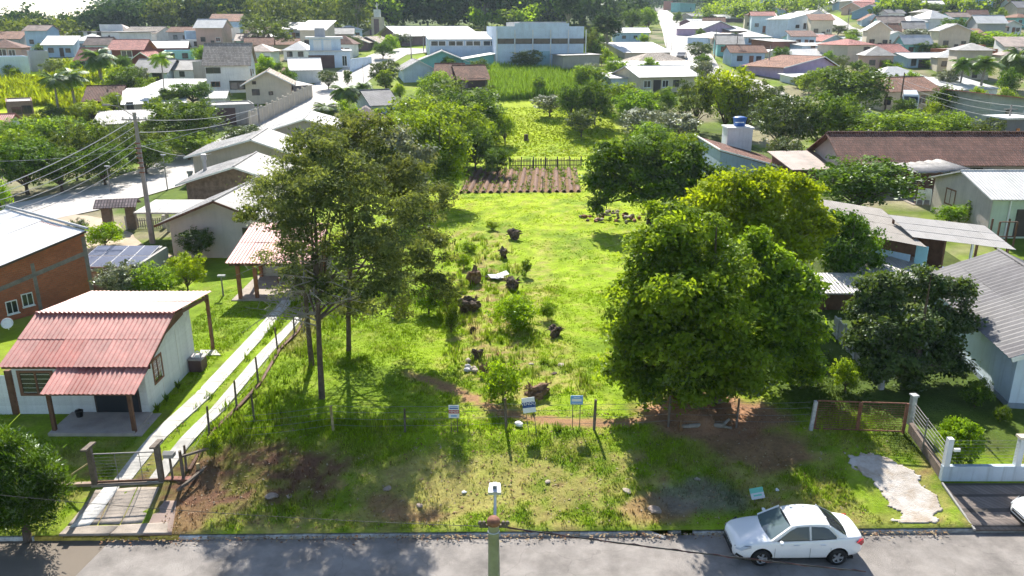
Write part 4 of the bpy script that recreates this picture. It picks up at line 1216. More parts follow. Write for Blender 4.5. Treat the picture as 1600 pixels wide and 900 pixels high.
# ================================================================== brick building, unpaved yard side
C0 = Vector((-25.0, 45.4, 0)); gz2 = G(-25, 45)
r = empty('brick_building', 'raw red brick building with white metal roof at the edge of the photo', 'building', (C0.x, C0.y, gz2), math.atan2(-.811, -.585))
tin = mat('white_tin', (.70, .70, .70), .5, .1, .4, .03, spec=.5); conc_band = mat('band_concrete', (.24, .21, .19), .95, .4, 2, .4)
La, Lb = 10.0, 10.0
za, zb = 4.05, 2.0
b = MB(); b.prism([(0, 0, -1), (La, 0, -1), (La, 0, zb), (0, 0, za)], (0, -.2, 0)); b.prism([(0, -.2, -1), (0, -Lb, -1), (0, -Lb, za), (0, -.2, za)], (.2, 0, 0)); b.build('wall', BRICK, r)
def along_roof(x): return za + (zb - za) * x / La
bd = MB()
bd.prism([(0.02, .012, 2.95), (La, .012, 1.0), (La, .012, .75), (.02, .012, 2.7)], (0, -.03, 0)); bd.box(-.012, .22, -.05, .016, -1, za - .25); bd.box(3.0, 3.2, -.1, .014, -1, along_roof(3) - .55); bd.box(5.6, 5.8, -.1, .014, -1, along_roof(5.6) - .5)
bd.build('concrete_frame', conc_band, r)
sheet_roof(r, (La + .2, .25, along_roof(La) + .12), (La + .2, -Lb, along_roof(La) + .12), (-.1, .25, za + .14), 8, 2, tin, 5, .02, .05, 9)
gt = MB(); gt.prism([(0, .3, za + .02), (La, .3, zb + .02), (La, .3, zb + .14), (0, .3, za + .14)], (0, -.04, 0)); gt.build('edge_trim', dark_frame, r)
cp = MB(); cp.tube([(-.15, .2, za + .22), (-.15, -Lb, za + .22)], .08, 6); cp.build('ridge_cap', mat('zinc', (.36, .36, .37), .45, .2, 2, .05, metal=.3), r)
for x, z in ((4.55, .35), (3.7, .55)):
    o = link('window', W_WHITE, None, r, (x, .01, z), (0, 0, math.pi)); o.scale = (.6, 1, .75); link('pane', PANE, None, o); link('sill', SILL, None, o)
# satellite dish / white fitting on the wall
dish = empty('satellite_dish', 'small white dish fixed to the red brick wall above the red roof', 'dish', P(12, 506, gz2 + 2.0))
MB().lathe([(.02, 0), (.16, .03), (.26, .09), (.27, .1), (.16, .05), (.02, .02)], 14).build('reflector', white_paint, dish, True, (0, 0, 0), (R(55), 0, R(20)))
MB().tube([(0, 0, 0), (-.1, -.2, .12)], .012, 5).build('feed_arm', white_paint, dish); MB().tube([(0, 0, -.3), (0, 0, .02)], .02, 6).build('mount', white_paint, dish)

# ---- low roof with solar panels
r = empty('low_building', 'low building under blue solar panels beside the red brick wall', 'building', (-26.95, 46.95, G(-27, 47)))
Hs = 1.25
add_box(r, 'wall', CONC, .1, 4.0, 0.1, 3.3, -.6, Hs); add_box(r, 'parapet', CONC, 4.2, 4.4, -.2, 3.6, -.6, 1.75)
slab([(0, -.2, Hs + .1), (4.15, -.2, Hs + .1), (4.15, 3.5, Hs + .6), (0, 3.5, Hs + .6)]).build('roof', roofm('paleg', 0), r)
sp_ = mat('solar_cell', (.09, .10, .15), .25, .15, .6, 0, spec=.6); pf = mat('panel_frame', (.55, .55, .56), .4, .1, 1, 0, metal=.5)
cell = MB().box(.03, .96, .03, 1.6, .045, .055).mesh('cells'); cell.materials.append(sp_)
frm = MB().box(0, .99, 0, 1.63, 0, .045).mesh('solar_panel'); frm.materials.append(pf)
for j in range(2):
    for i in range(4):
        o = link('solar_panel', frm, None, r, (.08 + i * 1.01, -.02 + j * 1.68, Hs + .18 + j * 1.68 * .138), (math.atan(.138), 0, 0)); link('cells', cell, None, o)

# ================================================================== cream gabled house on the street side, and its neighbours
wl = mat('plaster_grey', (.52, .48, .44), .9, .15, .5, .1, streak=.2)
house('cream plaster house whose gable faces the red carport', 272, 402, 432, 404, 7.5, 57, 'gy', 31, wl, 'paleg', (('f', .74, .45, .6, 1.0, 'k'),), ov=.75, rp=.49, fascia=brown_wood)
house('stone-walled house with pale roof behind the cream gabled house', 296, 330, 440, 328, 7, 44, 'gy', 22, mat('stone_wall', (.24, .17, .13), .95, .5, 2.5, .6), 'paleg', (), ov=.7, rp=.55)
house('grey-walled house with long pale roof, second behind the cream gabled house', 306, 285, 462, 282, 8, 40, 'gy', 22, BEIGE, 'paleg', (), ov=.7, rp=.6)
house('low house with pale sheet roof nearest the bend of the street', 400, 250, 560, 246, 9, 36, 'gy', 22, CONC, 'grey', (), ov=.6, rp=.5)
# carport
cpz = P(238, 378)
r = empty('carport', 'flat white carport on concrete posts beside the cream gabled house', 'carport', (cpz.x - .6, cpz.y - .1, cpz.z))
slab([(-.3, -.3, 2.35), (4.0, -.3, 2.35), (4.0, 3.6, 2.5), (-.3, 3.6, 2.5)], .12).build('roof', conc_w, r)
for x, y in ((.6, 0), (.6, 3.2), (3.8, 3.2)): add_box(r, 'post', conc_w, x - .11, x + .11, y - .11, y + .11, -.3, 2.35)
# chimney with metal cowl
q = P(326, 312); 
r = empty('chimney_stack', 'metal cowled chimney rising between the pale roofs', 'chimney', (q.x, q.y, q.z + 1.6))
MB().lathe([(.5, 0), (.42, .35), (.2, .9), (.2, 1.2)], 4).build('hood', mat('zinc2', (.42, .42, .42), .45, .2, 2, .05, metal=.4), r)
MB().lathe([(.17, 1.2), (.17, 2.1), (.26, 2.1), (.26, 2.6), (.2, 2.62)], 12).build('flue', MATS['zinc2'], r)
q = P(301, 305)
r = empty('chimney_pipe', 'short grey pipe chimney left of the metal cowled one', 'chimney', (q.x, q.y, q.z + 1.2)); MB().lathe([(.22, 0), (.22, .9), (.3, .9), (.3, 1.15)], 8).build('pipe', CONC, r)
# tiled shelter over the garden gate
q = P(190, 358)
r = empty('gate_shelter', 'tiled shelter on brick pillars over the garden gate by the pale street', 'shelter', (q.x, q.y, q.z), R(12))
slab([(-1.6, -.9, 1.95), (1.5, -.9, 1.95), (1.5, .1, 2.45), (-1.6, .1, 2.45)]).build('roof', roofm('plum', 0), r); slab([(-1.6, .1, 2.45), (1.5, .1, 2.45), (1.5, 1.1, 1.95), (-1.6, 1.1, 1.95)]).build('roof', roofm('plum', 0), r)
for x in (-.9, .85): add_box(r, 'pillar', mat_brick('pillar_brick', (.26, .17, .12), (.2, .17, .14)), x - .33, x + .33, -.3, .4, -.3, 1.95)
# picket fence by it
q0, q1 = P(200, 358), P(258, 356)
r = empty('garden_fence', 'low grey picket fence between the tiled shelter and the carport', 'fence', q0)
pk = MB().box(-.035, .035, -.012, .012, 0, .85).mesh('picket'); pk.materials.append(mat('grey_wood', (.33, .29, .26), .9, .3, 3, .3))
for k in range(18):
    p_ = (q1 - q0) * (k / 17); link('picket', pk, None, r, (p_.x, p_.y, p_.z))
for z in (.2, .65): MB().bar((0, .02, z), (q1.x - q0.x, q1.y - q0.y + .02, z + q1.z - q0.z), .03, .06).build('rail', MATS['grey_wood'], r)
for p_ in (Vector((0, 0, 0)), q1 - q0): MB().box(p_.x - .12, p_.x + .12, p_.y - .1, p_.y + .14, p_.z - .3, p_.z + 1.05).build('post', wl, r)

# ================================================================== red carport behind the wattles
gz3 = G(-16, 45)
A = P(352, 411, gz3 + 2.35); B = P(486, 412, gz3 + 2.35); D = P(404, 349, gz3 + 3.5)
r = empty('carport', 'red sheet roof on timber posts behind the wattle twigs', 'carport', (A.x, A.y, gz3))
loc = lambda v: v - Vector((A.x, A.y, gz3))
sheet_roof(r, loc(A), loc(B), loc(D) - Vector((loc(D).x - .1, 0, 0)), 5, 2, [red_b], 5, .022, .02, 12)
wB = (B - A).length; dD = loc(D).y
for x, y, h in ((.55, .35, 2.3), (1.5, .5, 2.35), (wB - .4, .4, 2.3), (.5, dD - .4, 3.2), (wB - .4, dD - .4, 3.2)): add_box(r, 'post', mat('orange_wood', (.30, .12, .06), .8, .3, 3, .3), x - .1, x + .1, y - .1, y + .1, -.3, h)
add_box(r, 'floor_slab', conc_d, .1, wB, 0, dD, -.4, .06); add_box(r, 'eave_beam', brown_wood, .1, wB - .1, .25, .4, 2.1, 2.3); add_box(r, 'back_wall', wl, .4, wB, dD - .3, dD - .15, -.3, 2.4)
dk = empty('workbench', 'cluttered bench in the shade under the red carport', 'bench', (A.x + 2.4, A.y + 1.6, gz3))
add_box(dk, 'bench_top', brown_wood, 0, 1.9, 0, .6, .75, .82)
for x in (.05, 1.8):
    for y in (.05, .5): add_box(dk, 'leg', brown_wood, x, x + .06, y, y + .06, 0, .75)
add_box(dk, 'crate', MATS['lid_grey'], .2, .7, .1, .5, .82, 1.1); add_box(dk, 'crate', white_paint, .9, 1.3, .12, .45, .82, 1.02)

# ================================================================== right-hand neighbours
# pale blue house, ridge running away from the street
e0, e1 = Vector((20.9, 30.6)), Vector((22.5, 41.7))
rz = math.atan2(e1.y - e0.y, e1.x - e0.x) - math.pi / 2
gz4 = G(21, 31)
r = building('house', 'pale blue house under a dark corrugated roof next to the glossy fruit tree', 'house', (e0.x + .35, e0.y + .4, gz4), rz, 6.6, 10.6, 2.6, 'none', 1.5, SKYW, 'grey', (('f', .27, .30, 1.2, 1.2, 'w'),), zlow=-.8)
b = MB(); b.prism([(0, .002, 2.6), (6.6, .002, 2.6), (3.3, .002, 3.95)], (0, 10.59, 0)); b.build('gable', SKYW, r)
fib = mat('fibre_cement', (.16, .15, .155), .8, .35, .5, .25, rnd=.12); fib2 = mat('fibre_cement_pale', (.195, .185, .185), .8, .3, .5, .25)
sheet_roof(r, (-.5, 11.0, 2.5), (-.5, -.55, 2.5), (3.3, 11.0, 4.08), 10, 2, [fib, fib2], 3, .028, .03, 21)
sheet_roof(r, (7.1, -.55, 2.5), (7.1, 11.0, 2.5), (3.3, -.55, 4.08), 10, 2, [fib], 3, .028, .03, 22)
fb = MB(); fb.bar((-.5, -.56, 2.42), (3.3, -.56, 4.0), .05, .2); fb.bar((7.1, -.56, 2.42), (3.3, -.56, 4.0), .05, .2); fb.build('barge_board', white_paint, r)
MB().tube([(3.3, -.55, 4.16), (3.3, 11, 4.16)], .09, 7).build('ridge_cap', fib, r)
add_box(r, 'plinth', wallm('plinth', (.25, .30, .36)), -.03, 6.63, -.03, 10.63, -.8, .25)

# sheds with corrugated roofs behind
sheda = mat('shed_sheet', (.33, .30, .27), .85, .3, .5, .2, rnd=.08); shedb = mat('shed_sheet_pale', (.40, .38, .365), .8, .25, .5, .2, rnd=.08)
gs = G(24, 48)
def plane_roof(root_xyz, pts):
    return [Vector(p) - Vector(root_xyz) for p in pts]
A = P(1330, 364, gs + 2.4); B = P(1447, 386, gs + 2.4); D = P(1277, 312, gs + 3.1)
r = empty('shed', 'blue-walled shed under a weathered brown corrugated roof', 'shed', (A.x, A.y, gs))
lo = Vector((A.x, A.y, gs))
sheet_roof(r, A - lo, B - lo, D - lo, 5, 4, [sheda], 6, .012, .02, 31)
a_, b_ = A - lo, B - lo
dx = (b_ - a_).normalized(); dn = Vector((-dx.y, dx.x, 0))
def wallq(nm, m, s0, s1, off, z0, z1, th=.08):
    p0 = a_ + dx * s0 + dn * off; p1 = a_ + dx * s1 + dn * off
    q = MB(); q.prism([(p0.x, p0.y, z0), (p1.x, p1.y, z0), (p1.x, p1.y, z1), (p0.x, p0.y, z1)], dn * th); return q.build(nm, m, r)
wL = (b_ - a_).length
sid = wallm('shed_blue', (.50, .66, .84), .15)
for k in range(11): wallq('plank', sid, wL - 3.6 + k * .235, wL - 3.6 + k * .235 + .225, .5, -.6, 1.6, .06)
wallq('boarding', brown_wood, .15, wL - .5, .55, 1.55, 2.35); wallq('wall', CYAN, wL - .75, wL - .05, .52, -.6, 2.3); wallq('wall', brown_wood, 0, wL, 3.2, -.6, 2.6)
A2 = P(1425, 370, gs + 2.7); B2 = P(1586, 390, gs + 2.7); D2 = P(1388, 337, gs + 3.3)
r = empty('open_shed', 'open shed with pale corrugated roof on thin posts, full of stored things', 'shed', (A2.x, A2.y, gs))
lo = Vector((A2.x, A2.y, gs))
sheet_roof(r, A2 - lo, B2 - lo, D2 - lo, 6, 3, [shedb], 7, .012, .02, 32)
e = (B2 - lo); eD = D2 - lo
for t, s_ in ((.03, .05), (.35, .05), (.62, .05), (.95, .05), (.05, .95), (.5, .95), (.95, .95)):
    p_ = e * t + eD * s_; add_box(r, 'post', white_paint if t == .62 else brown_wood, p_.x - .06, p_.x + .06, p_.y - .06, p_.y + .06, -.8, 2.66 + .6 * s_)
p0 = eD * .9; p1 = e + eD * .9
q = MB(); q.prism([(p0.x, p0.y, -.5), (p1.x * .55, p1.y * .55 + p0.y * .45, -.5), (p1.x * .55, p1.y * .55 + p0.y * .45, 2.4), (p0.x, p0.y, 2.4)], (0, .08, 0)); q.build('back_wall', brown_wood, r)
stm = [brown_wood, MATS['lid_grey'], CONC, mat('faded_red', (.32, .08, .07), .8, .3), mat('tarpaulin', (.10, .16, .30), .6, .3)]
rr = random.Random(5)
CR = [('brown timber crate at the blue end of the open shed', 0), ('grey bin in the open shed beside the timber crate', 1), ('stack of concrete blocks in the shade of the open shed', 2), ('faded red drum-sized box under the open shed', 3), ('blue tarpaulin bundle at the outer end of the open shed', 4), ('low brown box under the middle of the open shed', 0), ('tall grey locker at the back of the open shed', 1)]
for k, (lb_, mi) in enumerate(CR):
    t = .06 + .13 * k; p_ = e * t + eD * rr.uniform(.35, .8)
    r2 = empty('stored_crate', lb_, 'crate', (lo.x + p_.x, lo.y + p_.y, gs - .2), rr.uniform(-.4, .4), 'things stored under the open shed')
    h = (.9, .7, 1.1, .8, .6, .45, 1.5)[k]; q = MB(); q.box(-.3, .3, -.25, .25, 0, h); q.box(-.33, .33, -.28, .28, h, h + .05); q.box(-.32, -.25, -.27, .27, h * .4, h * .48); q.build('crate_body', stm[mi], r2)
# thin aerial pole in front
q = P(1464, 414)
r = empty('aerial_pole', 'thin grey pole with a short crossbar in front of the open shed', 'pole', q); MB().tube([(0, 0, -.3), (.05, 0, 2.3)], .03, 6).build('pole_tube', CONC, r); MB().tube([(-.35, 0, 2.15), (.4, 0, 2.2)], .015, 5).build('crossbar', CONC, r)
# paved yard below the sheds, low roofs under the trees
A = P(1345, 425, gs + .9); B = P(1440, 425, gs + .9)
r = empty('lean_to', 'low grey lean-to roof below the blue-walled shed', 'shed', (A.x, A.y - 1.2, gs)); slab([(-.5, 0, .85), (4.2, 0, .85), (4.2, 3.4, 1.25), (-.5, 3.4, 1.25)]).build('roof', roofm('grey', 0), r); add_box(r, 'wall', CONC, -.3, 4.0, .2, 3.2, -1, .85)
A = P(1288, 452, gs + .9)
r = empty('lean_to', 'shaded low roof between the green tree and the glossy fruit tree', 'shed', (A.x, A.y, gs)); slab([(-.6, -.4, .8), (2.8, -.4, .8), (2.8, 2.4, 1.15), (-.6, 2.4, 1.15)]).build('roof', roofm('grey', 0), r); add_box(r, 'wall', brown_wood, -.4, 2.6, -.1, 2.2, -1, .8)

# pale green house with white sheet roof
r = house('pale green house with white corrugated roof and cream gable end', 1541, 372, 1665, 375, 8.2, 61, 'gx', 24, GREEN, 'white', (('f', .42, .05, .9, 2.0, 'x'), ('f', .7, .4, 1.2, 1.1, 'w'), ('l', .32, .42, 1.5, 1.3, 'o')), ov=.4, square=True)
Wd, Dp = 8, 8.2
gbl = MB(); gbl.prism([(-.012, 0, -1), (-.012, 8.2, -1), (-.012, 8.2, 2.93), (-.012, 4.1, 4.08), (-.012, 0, 2.93)], (-.02, 0, 0)); gbl.build('gable_panel', wallm('gable_cream', (.56, .49, .44)), r)
for i_, x in enumerate((1.2, 4.6)): add_box(r, 'downpipe', white_paint, x, x + .09, -.12, -.03, -1, 2.8)
# canopy with stacked chairs
q = P(1425, 318); gq = q.z
r = empty('canopy', 'thin sheet canopy over stacked white chairs beside the cream gable', 'canopy', (q.x, q.y, gq))
V, F = [], []
for i in range(13):
    t = i / 12
    for j in range(2): V.append((t * 4.6 - .3, -.6 + j * 5.2, 2.75 + .35 * t * t + .05 * math.sin(i * 3)))
F = [(i * 2, i * 2 + 2, i * 2 + 3, i * 2 + 1) for i in range(12)]
o = MB().add(V, F).build('roof', roofm('paleg', 1), r, True); o.modifiers.new('s', 'SOLIDIFY').thickness = .05
for x, y in ((.1, -.3), (.1, 4.2), (2.3, 4.3)): add_box(r, 'post', brown_wood, x - .05, x + .05, y - .05, y + .05, -.4, 2.75)
add_box(r, 'floor_slab', conc_d, -.2, 4.4, -.6, 4.6, -.3, .05)
add_box(r, 'back_wall', brown_wood, -.2, 4.4, 4.45, 4.55, -.3, 2.4)
chm = mat('chair_plastic', (.80, .81, .82), .4, .05, 2, 0)
def chair_mesh():
    b = MB()
    for x in (-.24, .24):
        for y in (-.22, .22): b.bar((x * 1.1, y * 1.15, 0), (x * .9, y * .95, .43), .05, .05)
        b.bar((x * 1.05, -.24, .64), (x * 1.0, .24, .66), .05, .03); b.bar((x * 1.05, -.24, .42), (x * 1.05, -.24, .64), .04)
    b.box(-.24, .24, -.24, .24, .41, .45)
    for k in range(5): b.bar((-.2 + k * .1, .24, .45), (-.2 + k * .1, .33, .84), .06, .02)
    b.bar((-.25, .335, .86), (.25, .335, .86), .05, .06)
    return b.mesh('chair_shell')
CH = chair_mesh(); CH.materials.append(chm)
for s_, (px, py, n_) in enumerate(((1441, 322, 5), (1452, 322, 6))):
    q = P(px, py)
    for k in range(n_):
        c = empty('plastic_chair', 'white plastic chair, %s from the floor in the %s stack under the canopy' % (('first', 'second', 'third', 'fourth', 'fifth', 'sixth')[k], 'lower' if s_ == 0 else 'taller'), 'chair', (q.x, q.y + .5, q.z + .05 + k * .1), R(150), 'stacked white chairs')
        link('chair_shell', CH, None, c)
# striped towel and yard frame by the green house
q = P(1523, 338)
r = empty('striped_towel', 'blue and white striped towel hanging by the cream gable', 'towel', (q.x - .1, q.y - .4, q.z))
for k in range(6): add_box(r, 'stripe', white_paint if k % 2 else mat('towel_blue', (.10, .2, .5), .8, .1), 0, .5, -.01, .01, .3 + k * .17, .3 + (k + 1) * .17 - .002)
MB().tube([(-.2, .0, 0), (-.2, .0, 1.4), (.7, 0, 1.4)], .02, 5).build('rail', brown_wood, r)
q = P(1555, 388)
r = empty('timber_frame', 'small timber frame in the yard of the pale green house', 'frame', q)
for x in (0, 1.2):
    for y in (0, .9): add_box(r, 'post', brown_wood, x - .05, x + .05, y - .05, y + .05, -.3, 1.9)
for z in (.8, 1.85): add_box(r, 'rail', brown_wood, 0, 1.2, -.03, .03, z, z + .07)

# long brown tiled house
r = house('long house with brown tiled roof along the top of the right-hand plots', 1318, 300, 1660, 306, 8, 46, 'gx', 32, wallm('long_house', (.42, .35, .32)), 'brown', (('f', .13, .35, 1.8, 1.3, 'o'), ('f', .30, .4, 1.2, 1.0, 'w'), ('f', .46, .3, 1.9, 1.5, 'o'), ('f', .62, .45, 1.2, 1.0, 'k')), ov=.7, square=True)
# round ridge tiles
for k in range(24): MB().tube([(-.6 + k * .9, 4, 0), (.35 + k * .9, 4, 0)], .12, 7).build('ridge_tile', roofm('brown', 0), r, True, (0, 0, (46 + 32) * mpp(P(1318, 300)) / .955 + .12))
ac = empty('air_conditioner', 'white air conditioner on the wall below the long brown tiled roof', 'air conditioner', at_depth(1546, 269, P(1318, 300).y - .35))
add_box(ac, 'case', white_paint, -.42, .42, 0, .3, -.28, .28)
MB().lathe([(.2, 0), (.2, .02), (.05, .03)], 14).build('fan_grille', dark_frame, ac, False, (.1, -.0, 0), (R(90), 0, 0))

# blue-grey house with the water tank
r = house('blue-grey house with sloping dark brown roof and white edge below the water tank', 1122, 287, 1252, 289, 11, 17, 'sr', 31, wallm('blue_grey', (.36, .44, .54), .6), 'brown', (), ov=.06, square=True)
k_ = mpp(P(1122, 287)) / .955; W_ = P(1252, 289).x - P(1122, 287).x
eg = MB(); eg.bar((-.08, -.1, 48 * k_ + .14), (W_ + .08, -.1, 17 * k_ + .14), .1, .14); eg.bar((-.1, -.1, 48 * k_ + .16), (-.1, 11.1, 48 * k_ + .16), .12, .14); eg.build('roof_edge', white_paint, r)
q = at_depth(1138, 199, 88.0); q2 = at_depth(1177, 199, 88.0); gq = G(q.x, 88)
tw_ = q2.x - q.x
r = empty('tank_tower', 'white block tower carrying the blue water tank', 'tower', (q.x, 88.0, gq)); add_box(r, 'wall', WH, 0, tw_, 0, 2.4, -1, q.z - gq - .15); add_box(r, 'cap_slab', WH, -.12, tw_ + .12, -.12, 2.52, q.z - gq - .15, q.z - gq)
t_ = empty('water_tank', 'blue plastic water tank with lid on top of the white tower', 'water tank', (q.x + tw_ * .56, 89.2, q.z))
MB().lathe([(.55, 0), (.62, .1), (.66, .5), (.72, .8), (.74, .86)], 20).build('tank_body', mat('tank_blue', (.03, .12, .38), .45, .1, 1, 0), t_, True)
MB().lathe([(.76, .86), (.76, .92), (.5, 1.02), (.12, 1.08)], 20).build('lid', MATS['tank_blue'], t_, True)
MB().tube([(-.6, -.45, .45), (-.3, -.66, .47), (0, -.72, .47), (.3, -.66, .47)], .06, 5).build('band', white_paint, t_)
house('small dark lean-to roof between the blue-grey house and the long tiled house', 1238, 292, 1300, 290, 5, 26, 'sf', 12, brown_wood, 'rust', (), name='shed', cat='shed')
# ================================================================== the town behind
def H_(*a, **k): return house(*a, **k)
W2 = (('f', .25, .35, 1.2, 1.1, 'k'), ('f', .7, .35, 1.2, 1.1, 'k'))
# ---- left slope
r = H_('white flat-roofed villa with dark fascia high up by the wood', 134, 76, 189, 75, 9, 24, 'plate', 4, WH, 'dgrey', (('f', .18, .35, 1.9, 3.0, 'x'), ('f', .45, .35, 1.9, 3.0, 'x'), ('f', .72, .6, .9, .9, 'k')), ov=.8)
a = P(134, 76); k_ = mpp(a)
add_box(r, 'roof_box', WH, 37 * k_, 60 * k_, 1, 5, 25 * k_ + .2, 36 * k_); add_box(r, 'balcony', GREY, -.8, 58 * k_, -1.6, -.02, 5 * k_, 9 * k_)
H_('white house with beige gabled roofs next to the dark-fascia villa', 193, 66, 246, 66, 8, 13, 'gx', 9, WH, 'beige', (('f', .2, .2, 1.8, 1.5, 'o'), ('f', .45, .2, 1, 1.6, 'k'), ('f', .75, .25, 1.6, 1.4, 'o')))
H_('grey gabled cottage beside a dark wall on the bright meadow', 104, 79, 130, 77, 7, 8, 'gx', 11, GREY, 'grey', (('f', .2, .2, 1.2, 1.2, 'k'),))
H_('dark red two-storey house with pinkish gabled roof', 178, 106, 224, 104, 9, 27, 'gx', 12, MAROON, 'pinkred', (('f', .5, .55, 2.2, 1.4, 'w'), ('f', .3, .1, 1.2, 1.8, 'k'), ('r', .5, .5, 1.2, 1.2, 'w')), ov=.8)
H_('small maroon gabled annex beside the dark red two-storey house', 208, 106, 240, 106, 6, 12, 'gy', 10, MAROON, 'pinkred', (('f', .4, .2, 1.2, 1.2, 'k'),), ov=.5)
H_('pale blue cottage with reddish roof beyond the fat palm', 121, 111, 152, 110, 7, 16, 'gx', 16, BLUE, 'pinkred', (('f', .3, .3, 1.3, 1.2, 'k'),))
H_('long low house with grey-brown roofs behind the maroon annex', 218, 84, 292, 82, 10, 8, 'gx', 9, MAROON, 'grey', ())
H_('bright turquoise block with a raised end', 258, 97, 304, 95, 7, 14, 'flat', 0, CYAN, 'white', W2)
r = H_('white flat-topped houses crowded below the dark wood', 288, 76, 366, 73, 8, 10, 'flat', 0, WH, 'white', W2)
for x0, x1, h in ((2, 9, 4.2), (12, 17, 5.2), (24, 33, 5.0)): add_box(r, 'roof_box', (BLUE, WH, WH)[int(x0 > 9) + int(x0 > 20)], x0 * .42, x1 * .42, 1, 5, 2.2, h)
H_('white cottage with long grey roof before the maroon annex', 212, 129, 262, 129, 8, 16, 'gx', 16, SKYW, 'paleg', (('f', .3, .2, 1.6, 1.2, 'k'), ('f', .7, .0, 1.8, 2.0, 'k')), ov=.6)
H_('small white cottage with two grey roofs left of the tall white house', 273, 126, 305, 126, 7, 16, 'gx', 12, WH, 'paleg', (('f', .4, .35, 1, 1, 'k'),))
H_('plain grey block against the tall white house', 304, 128, 323, 128, 6, 27, 'flat', 0, CONC, 'grey', ())
H_('tall white two-storey house with broad grey tiled roof', 325, 146, 392, 144, 9, 42, 'gx', 28, WH, 'beige', (('f', .18, .68, 2.4, 1.0, 'k'), ('f', .2, .22, 1.5, .9, 'o'), ('f', .72, .12, 2.8, 1.5, 'k'), ('r', .3, .55, .9, 1.2, 'o'), ('r', .6, .6, .8, .8, 'k'), ('r', .35, .12, 1.2, 1.6, 'o')), ov=.5)
H_('large low building with white flat roof near the thin palm', 196, 183, 290, 176, 12, 18, 'sf', 14, BEIGE, 'white', (('f', .1, .1, 1.0, 2.0, 'k'), ('f', .6, .3, 1.4, 1.0, 'w')))
H_('low building with white roof just behind the larger white flat roof', 222, 150, 292, 150, 10, 10, 'sf', 8, BEIGE, 'white', ())
H_('dark red cottage with brown roof on the meadow edge', 138, 170, 185, 168, 8, 13, 'gx', 17, MAROON, 'brown', (('f', .3, .2, 1.2, 1.2, 'k'),), ov=.7)
H_('unplastered brick house at the foot of the bright meadow', 14, 188, 55, 184, 7, 24, 'flat', 0, mat_brick('wall_brick_dull', (.33, .19, .14), (.3, .27, .24)), 'grey', (('f', .35, .35, 1.2, 1.0, 'k'), ('f', .75, .35, 1.3, 1.2, 'k')))
H_('bare grey block wall house under the meadow', 50, 112, 80, 110, 5, 27, 'flat', 0, GREY, 'dgrey', ())
H_('low white-blue house in front of the brown hipped roof', 0, 122, 49, 118, 6, 24, 'flat', 0, SKYW, 'white', (), parapet=.8)
H_('pink house with brown hipped roof at the edge of the wood', -25, 95, 36, 93, 8, 18, 'hip', 12, PINK, 'brown', (('f', .5, .2, 1.8, 2.0, 'w'), ('f', .75, .35, 1.4, 1.4, 'w')))
H_('white house corner with dark red roof by the street trees', -30, 226, 14, 224, 6, 26, 'gx', 14, WH, 'red', ())
H_('grey garden wall house with brown garage door near the tall white house', 334, 198, 400, 192, 6, 28, 'flat', 0, CONC, 'paleg', (('f', .3, .05, 2.8, 2.4, 'g'),))
H_('low white-roofed row behind the light-topped street trees', 150, 212, 238, 206, 8, 16, 'sf', 10, CONC, 'paleg', ())
H_('small white gable near the foot of the tall white house', 322, 166, 352, 165, 5, 12, 'gx', 8, WH, 'white', ())
# ---- along the left street
H_('cream house with gable to the street and pale tiled roof', 386, 163, 456, 160, 8, 30, 'gy', 17, CREAM, 'beige', (('f', .22, .42, 1.2, 1.0, 'k'), ('f', .55, .42, .7, .6, 'k'), ('f', .2, .95, .6, .5, 'k'), ('r', .4, .3, 1.0, 1.2, 'o')), ov=.7)
H_('house with reddish-brown roof behind the cream gable', 440, 128, 478, 128, 7, 10, 'gx', 9, CREAM, 'tile', ())
H_('white house with plain white roof behind the reddish roof', 456, 131, 502, 129, 8, 20, 'gx', 15, WH, 'white', ())
H_('carport roof on posts beside the cream gabled house by the street', 459, 152, 486, 148, 5, 16, 'sf', 3, DGREY, 'paleg', (), name='carport', cat='carport')
r = H_('modern grey and white two-storey house with flat slab roofs', 484, 107, 548, 105, 9, 24, 'plate', 2, SKYW, 'white', (('f', .3, .0, 5.2, 2.6, 'g'), ('f', .86, .1, 1.0, 2.2, 'w')), ov=.5)
k_ = mpp(P(484, 107))
add_box(r, 'upper_storey', SKYW, 2 * k_, 50 * k_, 1.5, 8, 25 * k_ + .2, 44 * k_); add_box(r, 'upper_slab', WH, -.5, 54 * k_, .9, 8.5, 44 * k_, 47 * k_); add_box(r, 'tank_room', GREY, 11 * k_, 27 * k_, 3, 6.5, 47 * k_, 60 * k_)
for u in (.22, .46): opening(r, 64 * k_, 9, 'f', u * 64 * k_, 27 * k_, 1.6, 2.0, 'p').location.y = 1.5
H_('white roofs left of the modern slab-roofed house', 444, 94, 482, 94, 8, 14, 'hip', 12, WH, 'white', W2)
H_('tan roofed house at the edge of the left wood', 427, 76, 470, 76, 7, 6, 'gx', 8, CREAM, 'tile', ())
H_('long brown-roofed house behind the modern slab-roofed house', 530, 79, 575, 79, 8, 12, 'gy', 8, PLUM, 'beige', (), ov=.6)
H_('second long brown-roofed house towards the church', 556, 75, 592, 76, 8, 9, 'gy', 8, PLUM, 'beige', (), ov=.6)
H_('white garden wall stepping down the street by the modern house', 550, 112, 581, 98, .4, 17, 'flat', 0, SKYW, 'white', (), name='garden_wall', cat='wall', parapet=.1)
